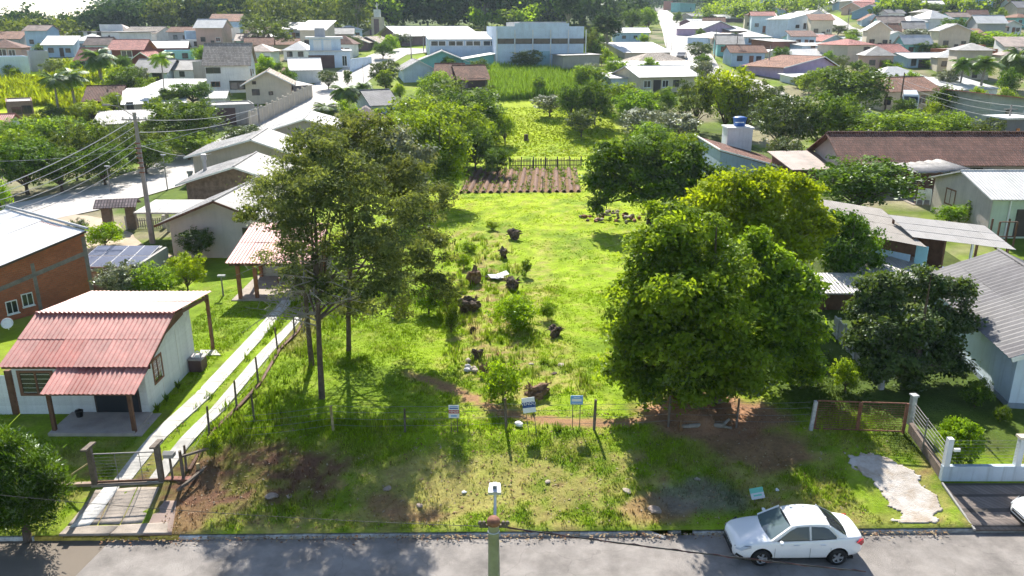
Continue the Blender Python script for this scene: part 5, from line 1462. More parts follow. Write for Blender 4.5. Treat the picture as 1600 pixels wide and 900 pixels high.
# stepped concrete fence
q0, q1 = P(392, 200), P(488, 152)
r = empty('concrete_fence', 'stepped pale concrete panel fence along the street below the cream gabled house', 'fence', q0)
d = q1 - q0
for k in range(12):
    p0, p1 = q0 + d * (k / 12), q0 + d * ((k + 1) / 12 - .004); p0.z, p1.z = G(p0.x, p0.y), G(p1.x, p1.y); zt = max(p0.z, p1.z) + 2.0 - q0.z
    l0, l1 = p0 - q0, p1 - q0; nn = Vector((d.y, -d.x, 0)).normalized() * .12
    MB().prism([(l0.x, l0.y, l0.z - 1), (l1.x, l1.y, l1.z - 1), (l1.x, l1.y, zt), (l0.x, l0.y, zt)], nn).build('panel', BEIGE, r)
    MB().box(l0.x - .14, l0.x + .14, l0.y - .14, l0.y + .14, l0.z - 1, zt + .2).build('post', CREAM, r)
# church
a = P(569, 55); k_ = mpp(a)
r = empty('church', 'pale church with square bell tower and cross in front of the wood', 'church', a)
add_box(r, 'tower', CREAM, 12 * k_, 29 * k_, 0, 4, -2, 27 * k_); add_box(r, 'belfry', WH, 16 * k_, 25 * k_, .6, 3.4, 27 * k_, 38 * k_)
add_box(r, 'tower_window', PLUM, 16 * k_, 24 * k_, -.06, .02, 0, 24 * k_); add_box(r, 'tower_window', PLUM, 11 * k_ - .4, 12 * k_ + .02, -.05, .3, 0, 8 * k_)
cr = MB(); cr.box(20 * k_, 21 * k_, 1.9, 2.1, 38 * k_, 48 * k_); cr.box(18 * k_, 23 * k_, 1.9, 2.1, 44 * k_, 45 * k_); cr.build('cross', WH, r)
nv = MB(); nv.prism([(-6 * k_, 1, -2), (46 * k_, 1, -2), (46 * k_, 1, 1 * k_), (20 * k_, 1, 12 * k_), (-6 * k_, 1, 1 * k_)], (0, 16, 0)); nv.build('nave', CREAM, r)
slab([(20 * k_, .6, 12.6 * k_), (47 * k_, .6, 1.2 * k_), (47 * k_, 17.4, 1.2 * k_), (20 * k_, 17.4, 12.6 * k_)]).build('roof', roofm('white', 1), r); slab([(-7 * k_, .6, 1.2 * k_), (20 * k_, .6, 12.6 * k_), (20 * k_, 17.4, 12.6 * k_), (-7 * k_, 17.4, 1.2 * k_)]).build('roof', roofm('white', 1), r)
H_('long parish hall with white roof between the church and the blue warehouse', 626, 72, 745, 66, 14, 15, 'gx', 12, PLUM, 'white', (), ov=1.0)
# warehouses
r = H_('long pale blue warehouse with a band of high windows', 672, 97, 776, 95, 22, 32, 'sf', 9, SKYW, 'white', (), name='warehouse', cat='warehouse')
k_ = mpp(P(672, 97)) / .955
for j in range(4):
    o = opening(r, 104 * k_, 22, 'f', (13 + j * 26) * k_, 23 * k_, 24 * k_, 7 * k_, 'w')
r = H_('big white warehouse with stepped parapet and steel door beside the maize', 776, 108, 911, 106, 28, 56, 'flat', 0, SKYW, 'white', (), name='warehouse', cat='warehouse', parapet=.6)
k_ = mpp(P(776, 108)) / .955
add_box(r, 'raised_parapet', SKYW, 27 * k_, 108 * k_, -.05, .5, 56 * k_, 65 * k_)
add_box(r, 'raised_roof', roofm('white', 1), 33 * k_, 104 * k_, .5, 27, 56 * k_, 67 * k_)
for j in range(5):
    opening(r, 135 * k_, 28, 'f', (13.5 + j * 27) * k_, 36 * k_, 25 * k_, 7.5 * k_, 'k')
for j in range(6): add_box(r, 'pilaster', WH, (j * 26.6) * k_, (j * 26.6 + 1.4) * k_, -.25, .0, -1, 56 * k_)
opening(r, 135 * k_, 28, 'f', 67 * k_, .1, 25 * k_, 25 * k_, 't')
H_('grey rendered annex at the end of the white warehouse', 880, 119, 936, 117, 8, 29, 'sl', 1, CONC, 'paleg', (), name='annex', cat='building')
q = P(866, 115)
r = empty('market_stall', 'small bright blue tented stall before the white warehouse', 'stall', q); k_ = mpp(q)
add_box(r, 'counter', mat('stall_blue', (.10, .40, .75), .6, .1), -7 * k_, 9 * k_, 0, 2, -.5, 6 * k_); slab([(-8 * k_, -.4, 7 * k_), (10 * k_, -.4, 7 * k_), (10 * k_, 2.4, 10 * k_), (-8 * k_, 2.4, 10 * k_)]).build('awning', mat('stall_cyan', (.3, .65, .8), .6, .1), r)
# houses before the warehouses
H_('teal-walled gabled house before the long warehouse', 656, 106, 726, 105, 8, 11, 'gy', 13, TEAL, 'paleg', (('f', .5, .5, .9, .5, 'w'),), ov=.9)
H_('teal lean-to with white roof at the corner of the warehouses', 724, 106, 772, 104, 6, 12, 'sl', 7, TEAL, 'white', (), ov=.4)
H_('pale gabled house with light roof below the teal gable', 631, 129, 679, 127, 8, 19, 'gy', 12, SKYW, 'paleg', (), ov=.5)
H_('low house with reddish tiled roof left of the maize', 682, 136, 720, 136, 8, 14, 'gx', 18, PLUM, 'tile', (), ov=.6)
H_('second reddish tiled roof adjoining, with open dark front', 718, 138, 762, 136, 8, 13, 'gx', 18, PLUM, 'tile', (('f', .6, .05, 3.2, 1.6, 'g'),), ov=.5)
H_('pale blue cottage with dark roof among the bushes by the street', 583, 182, 618, 178, 7, 18, 'gx', 17, SKYW, 'dgrey', (('f', .75, .2, .9, 1.0, 'k'),), ov=.6)
H_('house with plum-coloured hipped roofs behind a plum wall', 541, 196, 602, 194, 8, 8, 'hip', 16, PLUM, 'plum', ())
H_('plum wall with white end pier behind the wattles', 522, 214, 606, 212, .4, 22, 'flat', 0, PLUM, 'plum', (), name='garden_wall', cat='wall', parapet=.1)
H_('white flat-roofed shed on the lawn beside the bushes', 634, 176, 662, 175, 4, 8, 'plate', 1, SKYW, 'white', (), name='shed', cat='shed')
# ---- centre right
H_('white gabled house with red porch at the top of the hill road', 951, 23, 993, 22, 9, 14, 'gy', 9, WH, 'white', (('f', .45, .5, 1.2, 1.0, 'k'), ('f', .7, .5, 1.2, 1.0, 'k')), ov=.6)
H_('red-fronted porch below the white gabled hilltop house', 960, 26, 977, 26, 3, 8, 'sf', 2, mat('porch_red', (.45, .10, .05), .8, .2), 'pinkred', (), name='porch', cat='porch')
H_('little grey gabled hut in the trees left of the hilltop house', 921, 22, 938, 22, 5, 8, 'gy', 6, BEIGE, 'paleg', (), name='hut', cat='hut')
H_('low pale blue house with white roof beside the hill road', 962, 67, 1013, 67, 8, 15, 'gx', 6, BLUE, 'white', (('f', .25, .4, 1, .8, 'k'), ('f', .6, .4, 1, .8, 'k')), ov=.5)
H_('broad white flat roof below the low pale blue house', 976, 91, 1047, 88, 10, 8, 'sf', 12, CREAM, 'white', (), ov=.5)
H_('house with grey-brown hipped roof beside the foot of the hill road', 995, 108, 1080, 104, 9, 8, 'hip', 14, BEIGE, 'beige', (), ov=.6)
r = H_('wide white-roofed house with many windows in the middle of the trees', 1000, 147, 1085, 142, 10, 25, 'gx', 12, CREAM, 'white', (('f', .12, .35, 1.4, 1.2, 'w'), ('f', .3, .05, 1.4, 2.1, 'x'), ('f', .45, .35, 1.2, 1.2, 'w'), ('f', .65, .35, 1.2, 1.2, 'k')), ov=.7)
H_('white-roofed wing left of the wide white-roofed house', 954, 142, 1000, 140, 8, 18, 'sf', 4, SKYW, 'white', (('f', .8, .1, 2.2, 2.0, 'g'),), ov=.4)
H_('white roofs behind the wide white-roofed house with a small tank', 980, 118, 1098, 112, 8, 9, 'sf', 8, WH, 'white', (), ov=.5)
# ---- right hillside
H_('teal box house with white slab roof beside the hill road', 1062, 19, 1086, 18, 6, 13, 'plate', 1, TEAL, 'white', (('f', .7, .3, 1.0, 1.2, 'k'),))
H_('reddish house at the hill road edge next to the teal box', 1050, 16, 1062, 15, 6, 12, 'flat', 0, mat('coral_wall', (.52, .22, .17), .9, .1), 'red', ())
H_('row of low grey-white roofs, upper one beside the hill road', 1080, 32, 1112, 31, 7, 6, 'gx', 4, BEIGE, 'paleg', ())
H_('row of low grey-white roofs, lower one beside the hill road', 1082, 42, 1116, 41, 7, 6, 'gx', 5, PLUM, 'white', ())
H_('pale roofs in a cluster right of the low row', 1122, 35, 1160, 34, 8, 6, 'gx', 5, PLUM, 'white', ())
H_('greyish gabled house above the two blue hipped houses', 1096, 58, 1146, 54, 9, 12, 'gy', 10, LILAC, 'paleg', (), ov=.7)
H_('two small white lean-to roofs right of the greyish gable', 1140, 56, 1170, 54, 5, 7, 'sf', 6, PLUM, 'white', ())
H_('pale blue house with white hipped roof, nearer the hill road', 1105, 73, 1154, 71, 9, 13, 'hip', 8, BLUE, 'white', W2)
H_('pale blue house with white hipped roof, farther from the hill road', 1162, 72, 1203, 71, 8, 13, 'hip', 8, BLUE, 'white', W2)
H_('white cubic house on the slope with grey retaining wall', 1157, 32, 1186, 30, 7, 18, 'flat', 0, WH, 'white', (('f', .4, .25, .9, .9, 'k'),))
H_('long grey retaining wall under the white cubic house', 1166, 46, 1218, 44, .6, 17, 'flat', 0, BLUE, 'grey', (), name='retaining_wall', cat='wall', parapet=.1)
H_('white gabled house with reddish roof above the grey retaining wall', 1190, 31, 1226, 31, 8, 13, 'gy', 6, SKYW, 'tile', (('f', .5, .4, 1.2, 1, 'k'),), ov=.4)
H_('blue-white gabled house behind the reddish-roofed white gable', 1183, 12, 1222, 11, 8, 9, 'gy', 8, SKYW, 'beige', (), ov=.5)
H_('blue house at the top beside the hill street', 1158, 5, 1178, 5, 6, 10, 'flat', 0, BLUE, 'white', W2)
r = H_('pale blue two-storey house with grey side and slanting roof', 1229, 61, 1262, 59, 9, 28, 'sl', 8, SKYW, 'white', (('f', .45, .55, 1.3, .9, 'k'), ('f', .8, .5, 1.0, 1.6, 'k'), ('f', .3, .2, 1.6, .9, 'k')))
H_('dark grey gabled wing of the pale blue two-storey house', 1262, 57, 1282, 55, 8, 22, 'sr', 8, GREY, 'paleg', ())
H_('white roof right above the pale blue two-storey house', 1224, 33, 1262, 31, 7, 8, 'gx', 6, WH, 'paleg', ())
H_('white veranda house low beside the two-storey blue one', 1264, 60, 1290, 58, 5, 8, 'sf', 2, WH, 'white', ())
H_('blue gabled house with pinkish roof high on the hill', 1300, 16, 1338, 16, 8, 10, 'gy', 8, BLUE, 'pinkred', (), ov=.5)
H_('pinkish gabled house beside the blue gable on the hill', 1314, 24, 1346, 22, 8, 10, 'gy', 8, PINK, 'pinkred', (('f', .4, .1, 1, 1.8, 'o'),), ov=.5)
H_('large blue gabled house with pale roof on the hill', 1330, 30, 1384, 28, 9, 10, 'gy', 10, mat('wall_mid_blue', (.28, .42, .55), .9, .15), 'paleg', (), ov=.7)
H_('blue house with steep white lean-to roof below the hill wood', 1374, 26, 1405, 24, 8, 10, 'sl', 8, BLUE, 'white', ())
H_('white gabled cottage with brown roof in front of the large blue gable', 1346, 41, 1378, 40, 7, 9, 'gy', 8, SKYW, 'tile', (('f', .6, .4, .8, .8, 'k'),), ov=.5)
H_('white-roofed house left at the top beside the hill street', 1288, 9, 1316, 9, 7, 6, 'gx', 6, WH, 'white', ())
H_('low beige house with flat white roof below the large blue gable', 1376, 46, 1417, 45, 7, 13, 'plate', 1, BEIGE, 'white', (('f', .15, .4, 1, 1, 'k'), ('f', .7, .4, 1, 1, 'k')), ov=.5)
r = H_('white hipped-roof house standing alone below the hill wood', 1450, 48, 1486, 46, 9, 17, 'hip', 12, WH, 'white', (('f', .75, .5, 1.8, 1.0, 'k'),), ov=.5)
H_('lower white-roofed wing of the hillside house', 1420, 50, 1450, 48, 8, 14, 'hip', 9, SKYW, 'white', ())
H_('house with dark roof cut off by the edge under the hill wood', 1586, 36, 1620, 36, 8, 22, 'gx', 9, BEIGE, 'dgrey', W2)
H_('brick-red box with pale flat roof right of the blue hipped houses', 1206, 82, 1243, 80, 7, 15, 'sf', 3, mat_brick('wall_brick_red', (.34, .12, .09), (.3, .2, .16)), 'paleg', ())
H_('pale low roof in front of the brick-red box', 1203, 88, 1236, 86, 4, 5, 'sf', 3, PLUM, 'white', ())
H_('turquoise cottage with pale roof below the two-storey blue house', 1248, 70, 1296, 68, 7, 10, 'gx', 5, CYAN, 'white', ())
H_('pinkish-white roof above the cream two-storey house', 1283, 74, 1320, 72, 7, 9, 'gy', 8, SKYW, 'pinkred', (), ov=.5)
H_('long pale blue low house in front of the turquoise cottage', 1252, 84, 1320, 83, 6, 11, 'sf', 3, BLUE, 'paleg', W2)
H_('pale sheet roofs behind the red-roofed cream house', 1303, 74, 1372, 72, 8, 6, 'gx', 8, SKYW, 'white', ())
r = H_('cream two-storey house with red gabled roof on the slope', 1322, 99, 1364, 97, 9, 26, 'hip', 8, CREAM, 'pinkred', (('f', .7, .55, 1.8, 1.3, 'k'), ('f', .7, .1, .9, 1.4, 'k')))
H_('long cream wing with red tiled roof right of the two-storey house', 1364, 98, 1418, 96, 8, 14, 'gx', 11, CREAM, 'pinkred', (('f', .05, .25, 1.1, 1.2, 'k'), ('f', .3, .25, 1.3, 1.2, 'k')), ov=.5)
H_('white roofs behind the lilac house', 1232, 96, 1304, 92, 8, 7, 'gx', 9, WH, 'white', ())
H_('lilac gabled house with reddish tiled roof', 1222, 124, 1302, 116, 9, 17, 'gy', 13, LILAC, 'tile', (), ov=.8, rp=.72)
H_('small white lean-to in front of the lilac gable', 1240, 132, 1292, 130, 4, 10, 'sf', 3, WH, 'white', ())
H_('light blue cottage with long white roof below the bushes', 1418, 106, 1486, 104, 8, 14, 'gx', 6, BLUE, 'white', (('f', .12, .2, 1.2, 1.6, 'k'), ('f', .5, .0, 5.5, 1.6, 'g')), ov=.6)
r = H_('unfinished brick house of stacked red boxes', 1490, 100, 1556, 98, 8, 20, 'flat', 0, BRICK, 'rust', (('f', .8, .4, .9, .9, 'k'),), parapet=.15)
k_ = mpp(P(1490, 100))
add_box(r, 'upper_box', BRICK, 40 * k_, 64 * k_, 2, 6, 20 * k_, 28 * k_); add_box(r, 'front_box', BRICK, -2 * k_, 26 * k_, -4, -.02, -1, 14 * k_)
slab([(-3 * k_, -4.3, 14.3 * k_), (27 * k_, -4.3, 14.3 * k_), (27 * k_, .0, 16 * k_), (-3 * k_, .0, 16 * k_)]).build('roof', roofm('white', 0), r)
H_('house with white hipped roof behind the brown-roofed cream house', 1374, 132, 1450, 130, 8, 8, 'hip', 16, CREAM, 'white', ())
r = H_('cream house with brown tiled porch roof behind the white truck', 1376, 172, 1462, 168, 9, 28, 'gx', 15, CREAM, 'tile', (('f', .1, .25, 1.2, 1.3, 'k'), ('f', .5, .05, 1.4, 2.0, 'd'), ('f', .75, .3, 1.3, 1.2, 'o')), ov=.7)
H_('white flat-roofed house behind the red roof at the right', 1486, 158, 1556, 154, 8, 16, 'sf', 12, WH, 'white', ())
H_('grey-green house with bright red sheet roof at the right edge', 1542, 198, 1640, 194, 10, 34, 'sr', 12, wallm('grey_green', (.36, .40, .36)), 'red', (('f', .3, .1, 1.0, 2.0, 'k'), ('f', .6, .3, 1.3, 1.2, 'w')), ov=.9)
r = H_('grey slatted gatehouse with an orange pillar at the right edge', 1564, 236, 1606, 234, 3, 46, 'plate', 2, DGREY, 'white', (), name='gatehouse', cat='building')
add_box(r, 'pillar', mat('orange_paint', (.55, .20, .06), .7, .1), 1.6, 2.0, -.15, .2, -1, 2.6)
H_('pale carport roof behind the big round tree', 1284, 128, 1330, 126, 5, 8, 'plate', 1, BEIGE, 'white', (), name='carport', cat='carport')
# ================================================================== trees and bushes of the town, one by one
T = tree
T('round', -5, 92, 214, 304, 'big dense green tree by the pale street, cut by the photo edge')
T('bushy', -14, 18, 276, 330, 'bright clipped bush at the photo edge below the big dense green tree', 'bush', 'bush')
T('loose', 92, 150, 188, 282, 'reddish-olive street tree next to the big dense green tree')
T('loose', 138, 205, 182, 275, 'olive street tree, second from the big dense green tree')
T('loose', 190, 262, 186, 262, 'olive street tree in front of the low white-roofed row')
T('round2', 40, 128, 180, 248, 'wide bright-topped tree left of the low white-roofed row')
T('round', 246, 347, 153, 238, 'large round street tree with pale leaf tips near the grey garage wall')
T('loose', 205, 268, 182, 240, 'pale-tipped tree between the street trees and the white roofs')
T('yellow', 121, 171, 155, 190, 'round yellow-green tree in front of the dark red cottage')
T('round', 273, 331, 126, 165, 'round dark tree before the tall white house')
T('bushd', 66, 104, 166, 192, 'dark shrub at the foot of the two meadow palms', 'bush', 'bush')
T('bushd', 165, 225, 110, 152, 'dark hedge between the fat palm and the white cottage', 'bush', 'bush')
T('bush', 222, 245, 122, 137, 'low shrub before the white cottage with long grey roof', 'bush', 'bush')
T('dark', 354, 410, 195, 243, 'dark tree beside the street at the grey garage wall')
T('bush', 110, 130, 96, 112, 'shrub before the pale blue cottage with reddish roof', 'bush', 'bush')
T('loose', 70, 98, 92, 118, 'thin tree beside the bare grey block wall')
T('bushd', 55, 85, 70, 84, 'dark rounded shrub on the upper meadow', 'bush', 'bush')
T('bush', 8, 30, 104, 122, 'round shrub before the low white-blue house', 'bush', 'bush')
T('bush', 303, 328, 74, 97, 'brown-green shrub right of the turquoise block', 'bush', 'bush')
T('loose', 383, 452, 22, 80, 'feathery light green tree in front of the left wood')
T('bush', 228, 262, 155, 182, 'hedge before the large low white-roofed building', 'bush', 'bush')
T('silver', 408, 466, 190, 228, 'silvery shrub on the street verge behind the wattle crown', 'bush', 'bush')
T('round', 538, 550, 108, 136, 'small clipped street tree on the pale street')
T('dark', 500, 527, 110, 140, 'dark street tree beside the reddish gate')
T('palm_fat', 520, 560, 132, 178, 'palm-like shrub by the street, left of the dark-roofed cottage', 'palm', 'palm')
T('palm_fat', 552, 582, 128, 168, 'palm-like shrub behind the dark-roofed cottage', 'palm', 'palm')
T('palm_fat', 490, 530, 160, 194, 'yellowish palm shrub at the bend of the street', 'palm', 'palm')
T('dark', 583, 624, 95, 140, 'dark purple-green tree where the street meets the houses')
T('columnar', 592, 614, 106, 148, 'green columnar tree in front of the dark purple-green one')
T('bright', 617, 634, 130, 158, 'small bright tree on the lawn patch beside the street')
T('round', 584, 613, 65, 92, 'rounded tree at the street end before the church')
T('bushy', 576, 600, 55, 72, 'bright hedge tree left of the church hall', 'bush', 'bush')
T('bushy', 600, 624, 55, 80, 'bright hedge tree at the church hall corner', 'bush', 'bush')
T('silver', 612, 642, 50, 72, 'pale loose tree behind the hedge by the church')
T('bushd', 692, 714, 90, 107, 'clipped dark bush before the teal gable', 'bush', 'bush')
T('bushd', 732, 762, 94, 112, 'clipped dark bush before the teal lean-to', 'bush', 'bush')
T('dark', 804, 846, 79, 113, 'dark round tree in front of the warehouse wall')
T('round2', 655, 705, 112, 165, 'garden tree beside the reddish tiled roofs')
T('loose', 672, 772, 122, 205, 'wide olive tree below the maize field')
T('round2', 592, 680, 172, 262, 'broad green tree over the plum-roofed house')
T('round2', 668, 764, 160, 258, 'full green tree at the corner of the back paddock')
T('round', 716, 770, 195, 268, 'dark tree at the far corner of the vegetable rows')
T('bright', 772, 806, 178, 226, 'bright slender tree in the back paddock')
T('round', 757, 798, 229, 276, 'small umbrella-shaped tree at the picket fence')
T('bush', 745, 790, 165, 190, 'low shrub at the near edge of the maize', 'bush', 'bush')
T('columnar', 833, 850, 118, 150, 'single shrub standing up in the maize')
T('silver', 836, 882, 145, 182, 'greyish shrub at the maize corner', 'bush', 'bush')
T('round', 870, 916, 128, 197, 'dark dense tree in the back paddock, the one beside the maize')
T('round', 904, 954, 124, 195, 'dark dense tree in the back paddock, right of its twin')
T('round2', 903, 946, 104, 140, 'round bush tree below the warehouse annex')
T('round2', 946, 992, 128, 180, 'mid-green tree before the white-roofed wing')
T('round2', 960, 1022, 140, 200, 'green tree at the edge of the back paddock')
T('bushd', 1022, 1052, 142, 162, 'dark bush under the windows of the wide white-roofed house', 'bush', 'bush')
T('silver', 974, 1040, 165, 222, 'grey-green shrub tree below the wide white-roofed house')
T('silver', 1020, 1085, 172, 228, 'silvery tree left of the water tank tower')
T('round2', 990, 1050, 190, 240, 'light green crown in front of the silvery trees')
T('loose', 1058, 1116, 110, 205, 'tall olive tree left of the bamboo-like crown')
T('yellow', 1095, 1168, 100, 210, 'tall bright yellow crown over the water tank tower')
T('loose', 1132, 1196, 122, 215, 'tall dark olive tree right of the yellow crown')
T('dark', 1178, 1262, 148, 248, 'wide dark tree behind the small lean-to roof')
T('round', 1236, 1332, 142, 245, 'full dark tree with bright tips right of the wide dark one')
T('bright', 1288, 1330, 158, 215, 'yellow-green crown poking out of the full dark tree')
T('round', 1267, 1376, 102, 182, 'big round dark green tree before the lilac house')
T('round2', 1336, 1446, 172, 238, 'broad green tree in front of the white truck')
T('round2', 1436, 1506, 174, 236, 'rounded green tree right of the broad one before the truck')
T('loose', 1500, 1556, 182, 236, 'thin garden tree beside the slatted gatehouse')
T('bushd', 1455, 1508, 138, 180, 'dark bush beside the cream house with the tiled porch', 'bush', 'bush')
T('silver', 1460, 1492, 105, 148, 'pale shrub tree before the unfinished brick house')
T('round', 1266, 1412, 243, 336, 'leafy dark tree before the long brown tiled house')
T('bushy', 1396, 1430, 268, 290, 'small yellowish bush hanging by the canopy', 'bush', 'bush')
T('round2', 1455, 1508, 318, 354, 'round green shrub before the cream gable', 'bush', 'bush')
T('columnar', 1504, 1528, 306, 356, 'upright shrub by the striped towel', 'bush', 'bush')
T('columnar', 1530, 1548, 302, 362, 'feathery conifer at the corner of the pale green house')
T('palm', 1480, 1513, 92, 150, 'palm before the unfinished brick house, left of three', 'palm', 'palm')
T('palm', 1506, 1552, 90, 152, 'palm before the unfinished brick house, middle of three', 'palm', 'palm')
T('palm_fat', 1556, 1604, 74, 140, 'dark palm before the unfinished brick house, right of three', 'palm', 'palm')
T('dark', 1074, 1108, 66, 98, 'dark tree at the foot of the hill road')
T('bushd', 1084, 1110, 86, 104, 'dark bush just below the tree at the foot of the hill road', 'bush', 'bush')
T('bush', 1096, 1110, 20, 34, 'shrub by the hill road under the teal box house', 'bush', 'bush')
T('bushd', 1050, 1064, 20, 36, 'dark shrub on the verge of the hill road', 'bush', 'bush')
T('dark', 1296, 1322, 39, 56, 'dark round shrub at the bend of the hill street', 'bush', 'bush')
T('bush', 1318, 1344, 47, 60, 'olive shrub right of the dark round one on the hill street', 'bush', 'bush')
T('round', 1418, 1452, 64, 88, 'dark bush left of the light blue cottage', 'bush', 'bush')
T('bushd', 1446, 1476, 70, 90, 'dark bush above the light blue cottage', 'bush', 'bush')
T('round', 1466, 1512, 28, 62, 'dark tree right of the white hipped-roof house')
T('round', 1440, 1472, 4, 30, 'round tree above the white hipped-roof house')
T('silver', 1410, 1452, 44, 66, 'greyish bushes below the white hipped-roof house', 'bush', 'bush')
T('bushy', 1440, 1472, 92, 106, 'bright bush in front of the light blue cottage', 'bush', 'bush')
T('bush', 1376, 1404, 96, 114, 'shrub before the long cream wing', 'bush', 'bush')
T('bushd', 1326, 1352, 96, 114, 'dark shrub before the cream two-storey house', 'bush', 'bush')
T('loose', 1296, 1322, 86, 112, 'slender tree left of the cream two-storey house')
T('bushy', 1530, 1600, 50, 78, 'bright hedge on the slope above the palms', 'bush', 'bush')
T('bush', 1494, 1540, 52, 78, 'olive shrub on the slope above the brick boxes', 'bush', 'bush')
T('tall', 930, 966, 22, 84, 'dark umbrella-shaped araucaria right of the warehouse')
T('loose', 908, 934, 42, 92, 'brownish tree against the warehouse side')
T('round', 970, 1004, 14, 50, 'dark tree beside the hill road, nearer of two')
T('round2', 1000, 1026, 12, 46, 'green tree beside the hill road at its edge')
T('bush', 944, 978, 92, 122, 'yellowish shrub left of the grey-brown hipped roof', 'bush', 'bush')
T('bush', 914, 940, 66, 92, 'bright shrub at the end of the warehouse', 'bush', 'bush')
T('bushd', 1086, 1100, 46, 60, 'shrub on the verge beside the low grey roofs', 'bush', 'bush')
T('round', 1096, 1140, -8, 26, 'dark trees behind the teal box house')
T('round2', 1120, 1152, -2, 24, 'green tree behind the cluster of pale roofs')
# gardens nearer by, left
T('dark', 283, 338, 354, 412, 'small dark tree against the cream gable wall')
T('yellow', 262, 326, 390, 456, 'small yellow-green tree left of the red carport')
T('silver', 152, 232, 402, 476, 'pale leafy shrub beside the solar panels')
T('round2', 205, 288, 408, 474, 'green leafy shrub between the solar panels and the yellow-green tree')
T('silver', 108, 142, 338, 376, 'grey shrub behind the white metal roof', 'bush', 'bush')
T('bushy', 134, 196, 346, 386, 'flowering yellow-green bush behind the solar panels', 'bush', 'bush')
# palms
T('palm', 74, 112, 114, 184, 'palm on the bright meadow, left of the pair', 'palm', 'palm')
T('palm', 98, 142, 110, 178, 'palm on the bright meadow, right of the pair', 'palm', 'palm')
T('palm_fat', 138, 182, 76, 128, 'thick feathery palm before the dark red two-storey house', 'palm', 'palm')
T('palm_thin', 243, 274, 84, 162, 'thin tall palm beside the white cottage', 'palm', 'palm')
T('round2', 10, 70, 200, 262, 'green tree behind the big dense green tree by the pale street')
T('round', 60, 135, 228, 300, 'shaded tree filling the gap below the olive street trees')
T('round', 130, 200, 222, 290, 'dark low tree under the second olive street tree')
T('round', 196, 262, 215, 272, 'dark tree under the olive tree at the white-roofed row')
T('round2', 262, 330, 205, 250, 'bushy tree below the large round street tree')
T('round2', -20, 40, 185, 232, 'light green tree at the photo edge above the big dense tree')
T('yellow', 88, 126, 188, 232, 'pale-topped small tree among the left street trees')
T('round2', 596, 690, 148, 238, 'large rounded tree between the pale street and the paddock')
T('round', 688, 776, 136, 226, 'dark rounded tree at the paddock corner nearest the maize')
T('round2', 640, 700, 150, 215, 'leafy tree between the dark-roofed cottage and the paddock')
T('loose', 700, 760, 215, 262, 'shrubby olive tree on the paddock side of the vegetable rows')
T('round2', 1040, 1090, 205, 262, 'green tree left of the blue-grey house')
T('dark', 1200, 1250, 215, 268, 'shaded tree behind the lean-to of the blue-grey house')
# bushes that share no distinguishing mark, all over the gardens
rr = random.Random(11)
def free(x, y, r=4.0):
    return ((FA[:, 0] - x) ** 2 + (FA[:, 1] - y) ** 2).min() > r * r and ((RA[:, 0] - x) ** 2 + (RA[:, 1] - y) ** 2).min() > 49
FA, RA = np.array(FOOT), np.array(ROADS)
import re
def FA_(): return np.array(FOOT)
# small houses that fill the slope, each told apart by its colours and its neighbour
WL = [('white', WH), ('cream', CREAM), ('pale blue', BLUE), ('beige', BEIGE), ('pink', PINK), ('grey', GREY), ('teal', TEAL), ('ice blue', SKYW)]
RL = [('white', 'white'), ('grey', 'paleg'), ('red tiled', 'pinkred'), ('brown tiled', 'brown'), ('orange tiled', 'tile'), ('rusty', 'rust')]
HS0 = [(o, Vector(o.location)) for o in COL.objects if o.parent is None and o.get('category') in ('house', 'warehouse', 'building')]
CUT = r' (?:beside|behind|below|by|next to|before|above|near|under|at|in|left|right|along|on|high|just|among|towards|beyond|against|between|whose) '
rh_ = random.Random(23); seen_l = set()
for _ in range(3000):
    if len(seen_l) >= 72: break
    px, py = rh_.choice([(rh_.uniform(1085, 1600), rh_.uniform(2, 125)), (rh_.uniform(0, 560), rh_.uniform(62, 112)), (rh_.uniform(1085, 1460), rh_.uniform(2, 90))])
    if px < 175 and py > 92: continue
    q = P(px, py)
    if q.y > 330 or ((FA_()[:, 0] - q.x) ** 2 + (FA_()[:, 1] - q.y) ** 2).min() < 22 or ((np.array(ROADS) - np.array([q.x, q.y])) ** 2).sum(1).min() < 60: continue
    wl2, rl2 = rh_.choice(WL), rh_.choice(RL)
    ho = min(HS0, key=lambda e: (e[1] - q).length)
    lab = 'small %s house with %s roof close to the %s' % (wl2[0], rl2[0], re.split(CUT, ho[0]['label'])[0])
    if lab in seen_l or len(lab.split()) > 16: continue
    seen_l.add(lab)
    W_, D_ = rh_.uniform(5, 8), rh_.uniform(4.5, 6.5)
    building('house', lab, 'house', (q.x - W_ / 2, q.y - 1, q.z), rh_.uniform(-.25, .25), W_, D_, rh_.choice([2.7, 2.8, 3.0, 5.2]), rh_.choice(['gx', 'gx', 'gy', 'hip', 'sf']), rh_.uniform(1.0, 1.9), wl2[1], rl2[1], (('f', .25, .35, 1.2, 1.1, 'k'), ('f', .6, .02, .9, 2.0, rh_.choice('dx')), ('f', .82, .35, 1.1, 1.0, rh_.choice('kw'))), ov=.5)
FA = np.array(FOOT)
HOUSES = [(o, Vector(o.location)) for o in COL.objects if o.parent is None and o.get('category') in ('house', 'warehouse', 'building')]
used = set()
ADJ = {'bush': 'mid-green', 'bushd': 'dark green', 'bushy': 'bright green', 'round': 'deep green round', 'round2': 'leafy green', 'loose': 'thin olive', 'dark': 'blackish green', 'silver': 'greyish'}
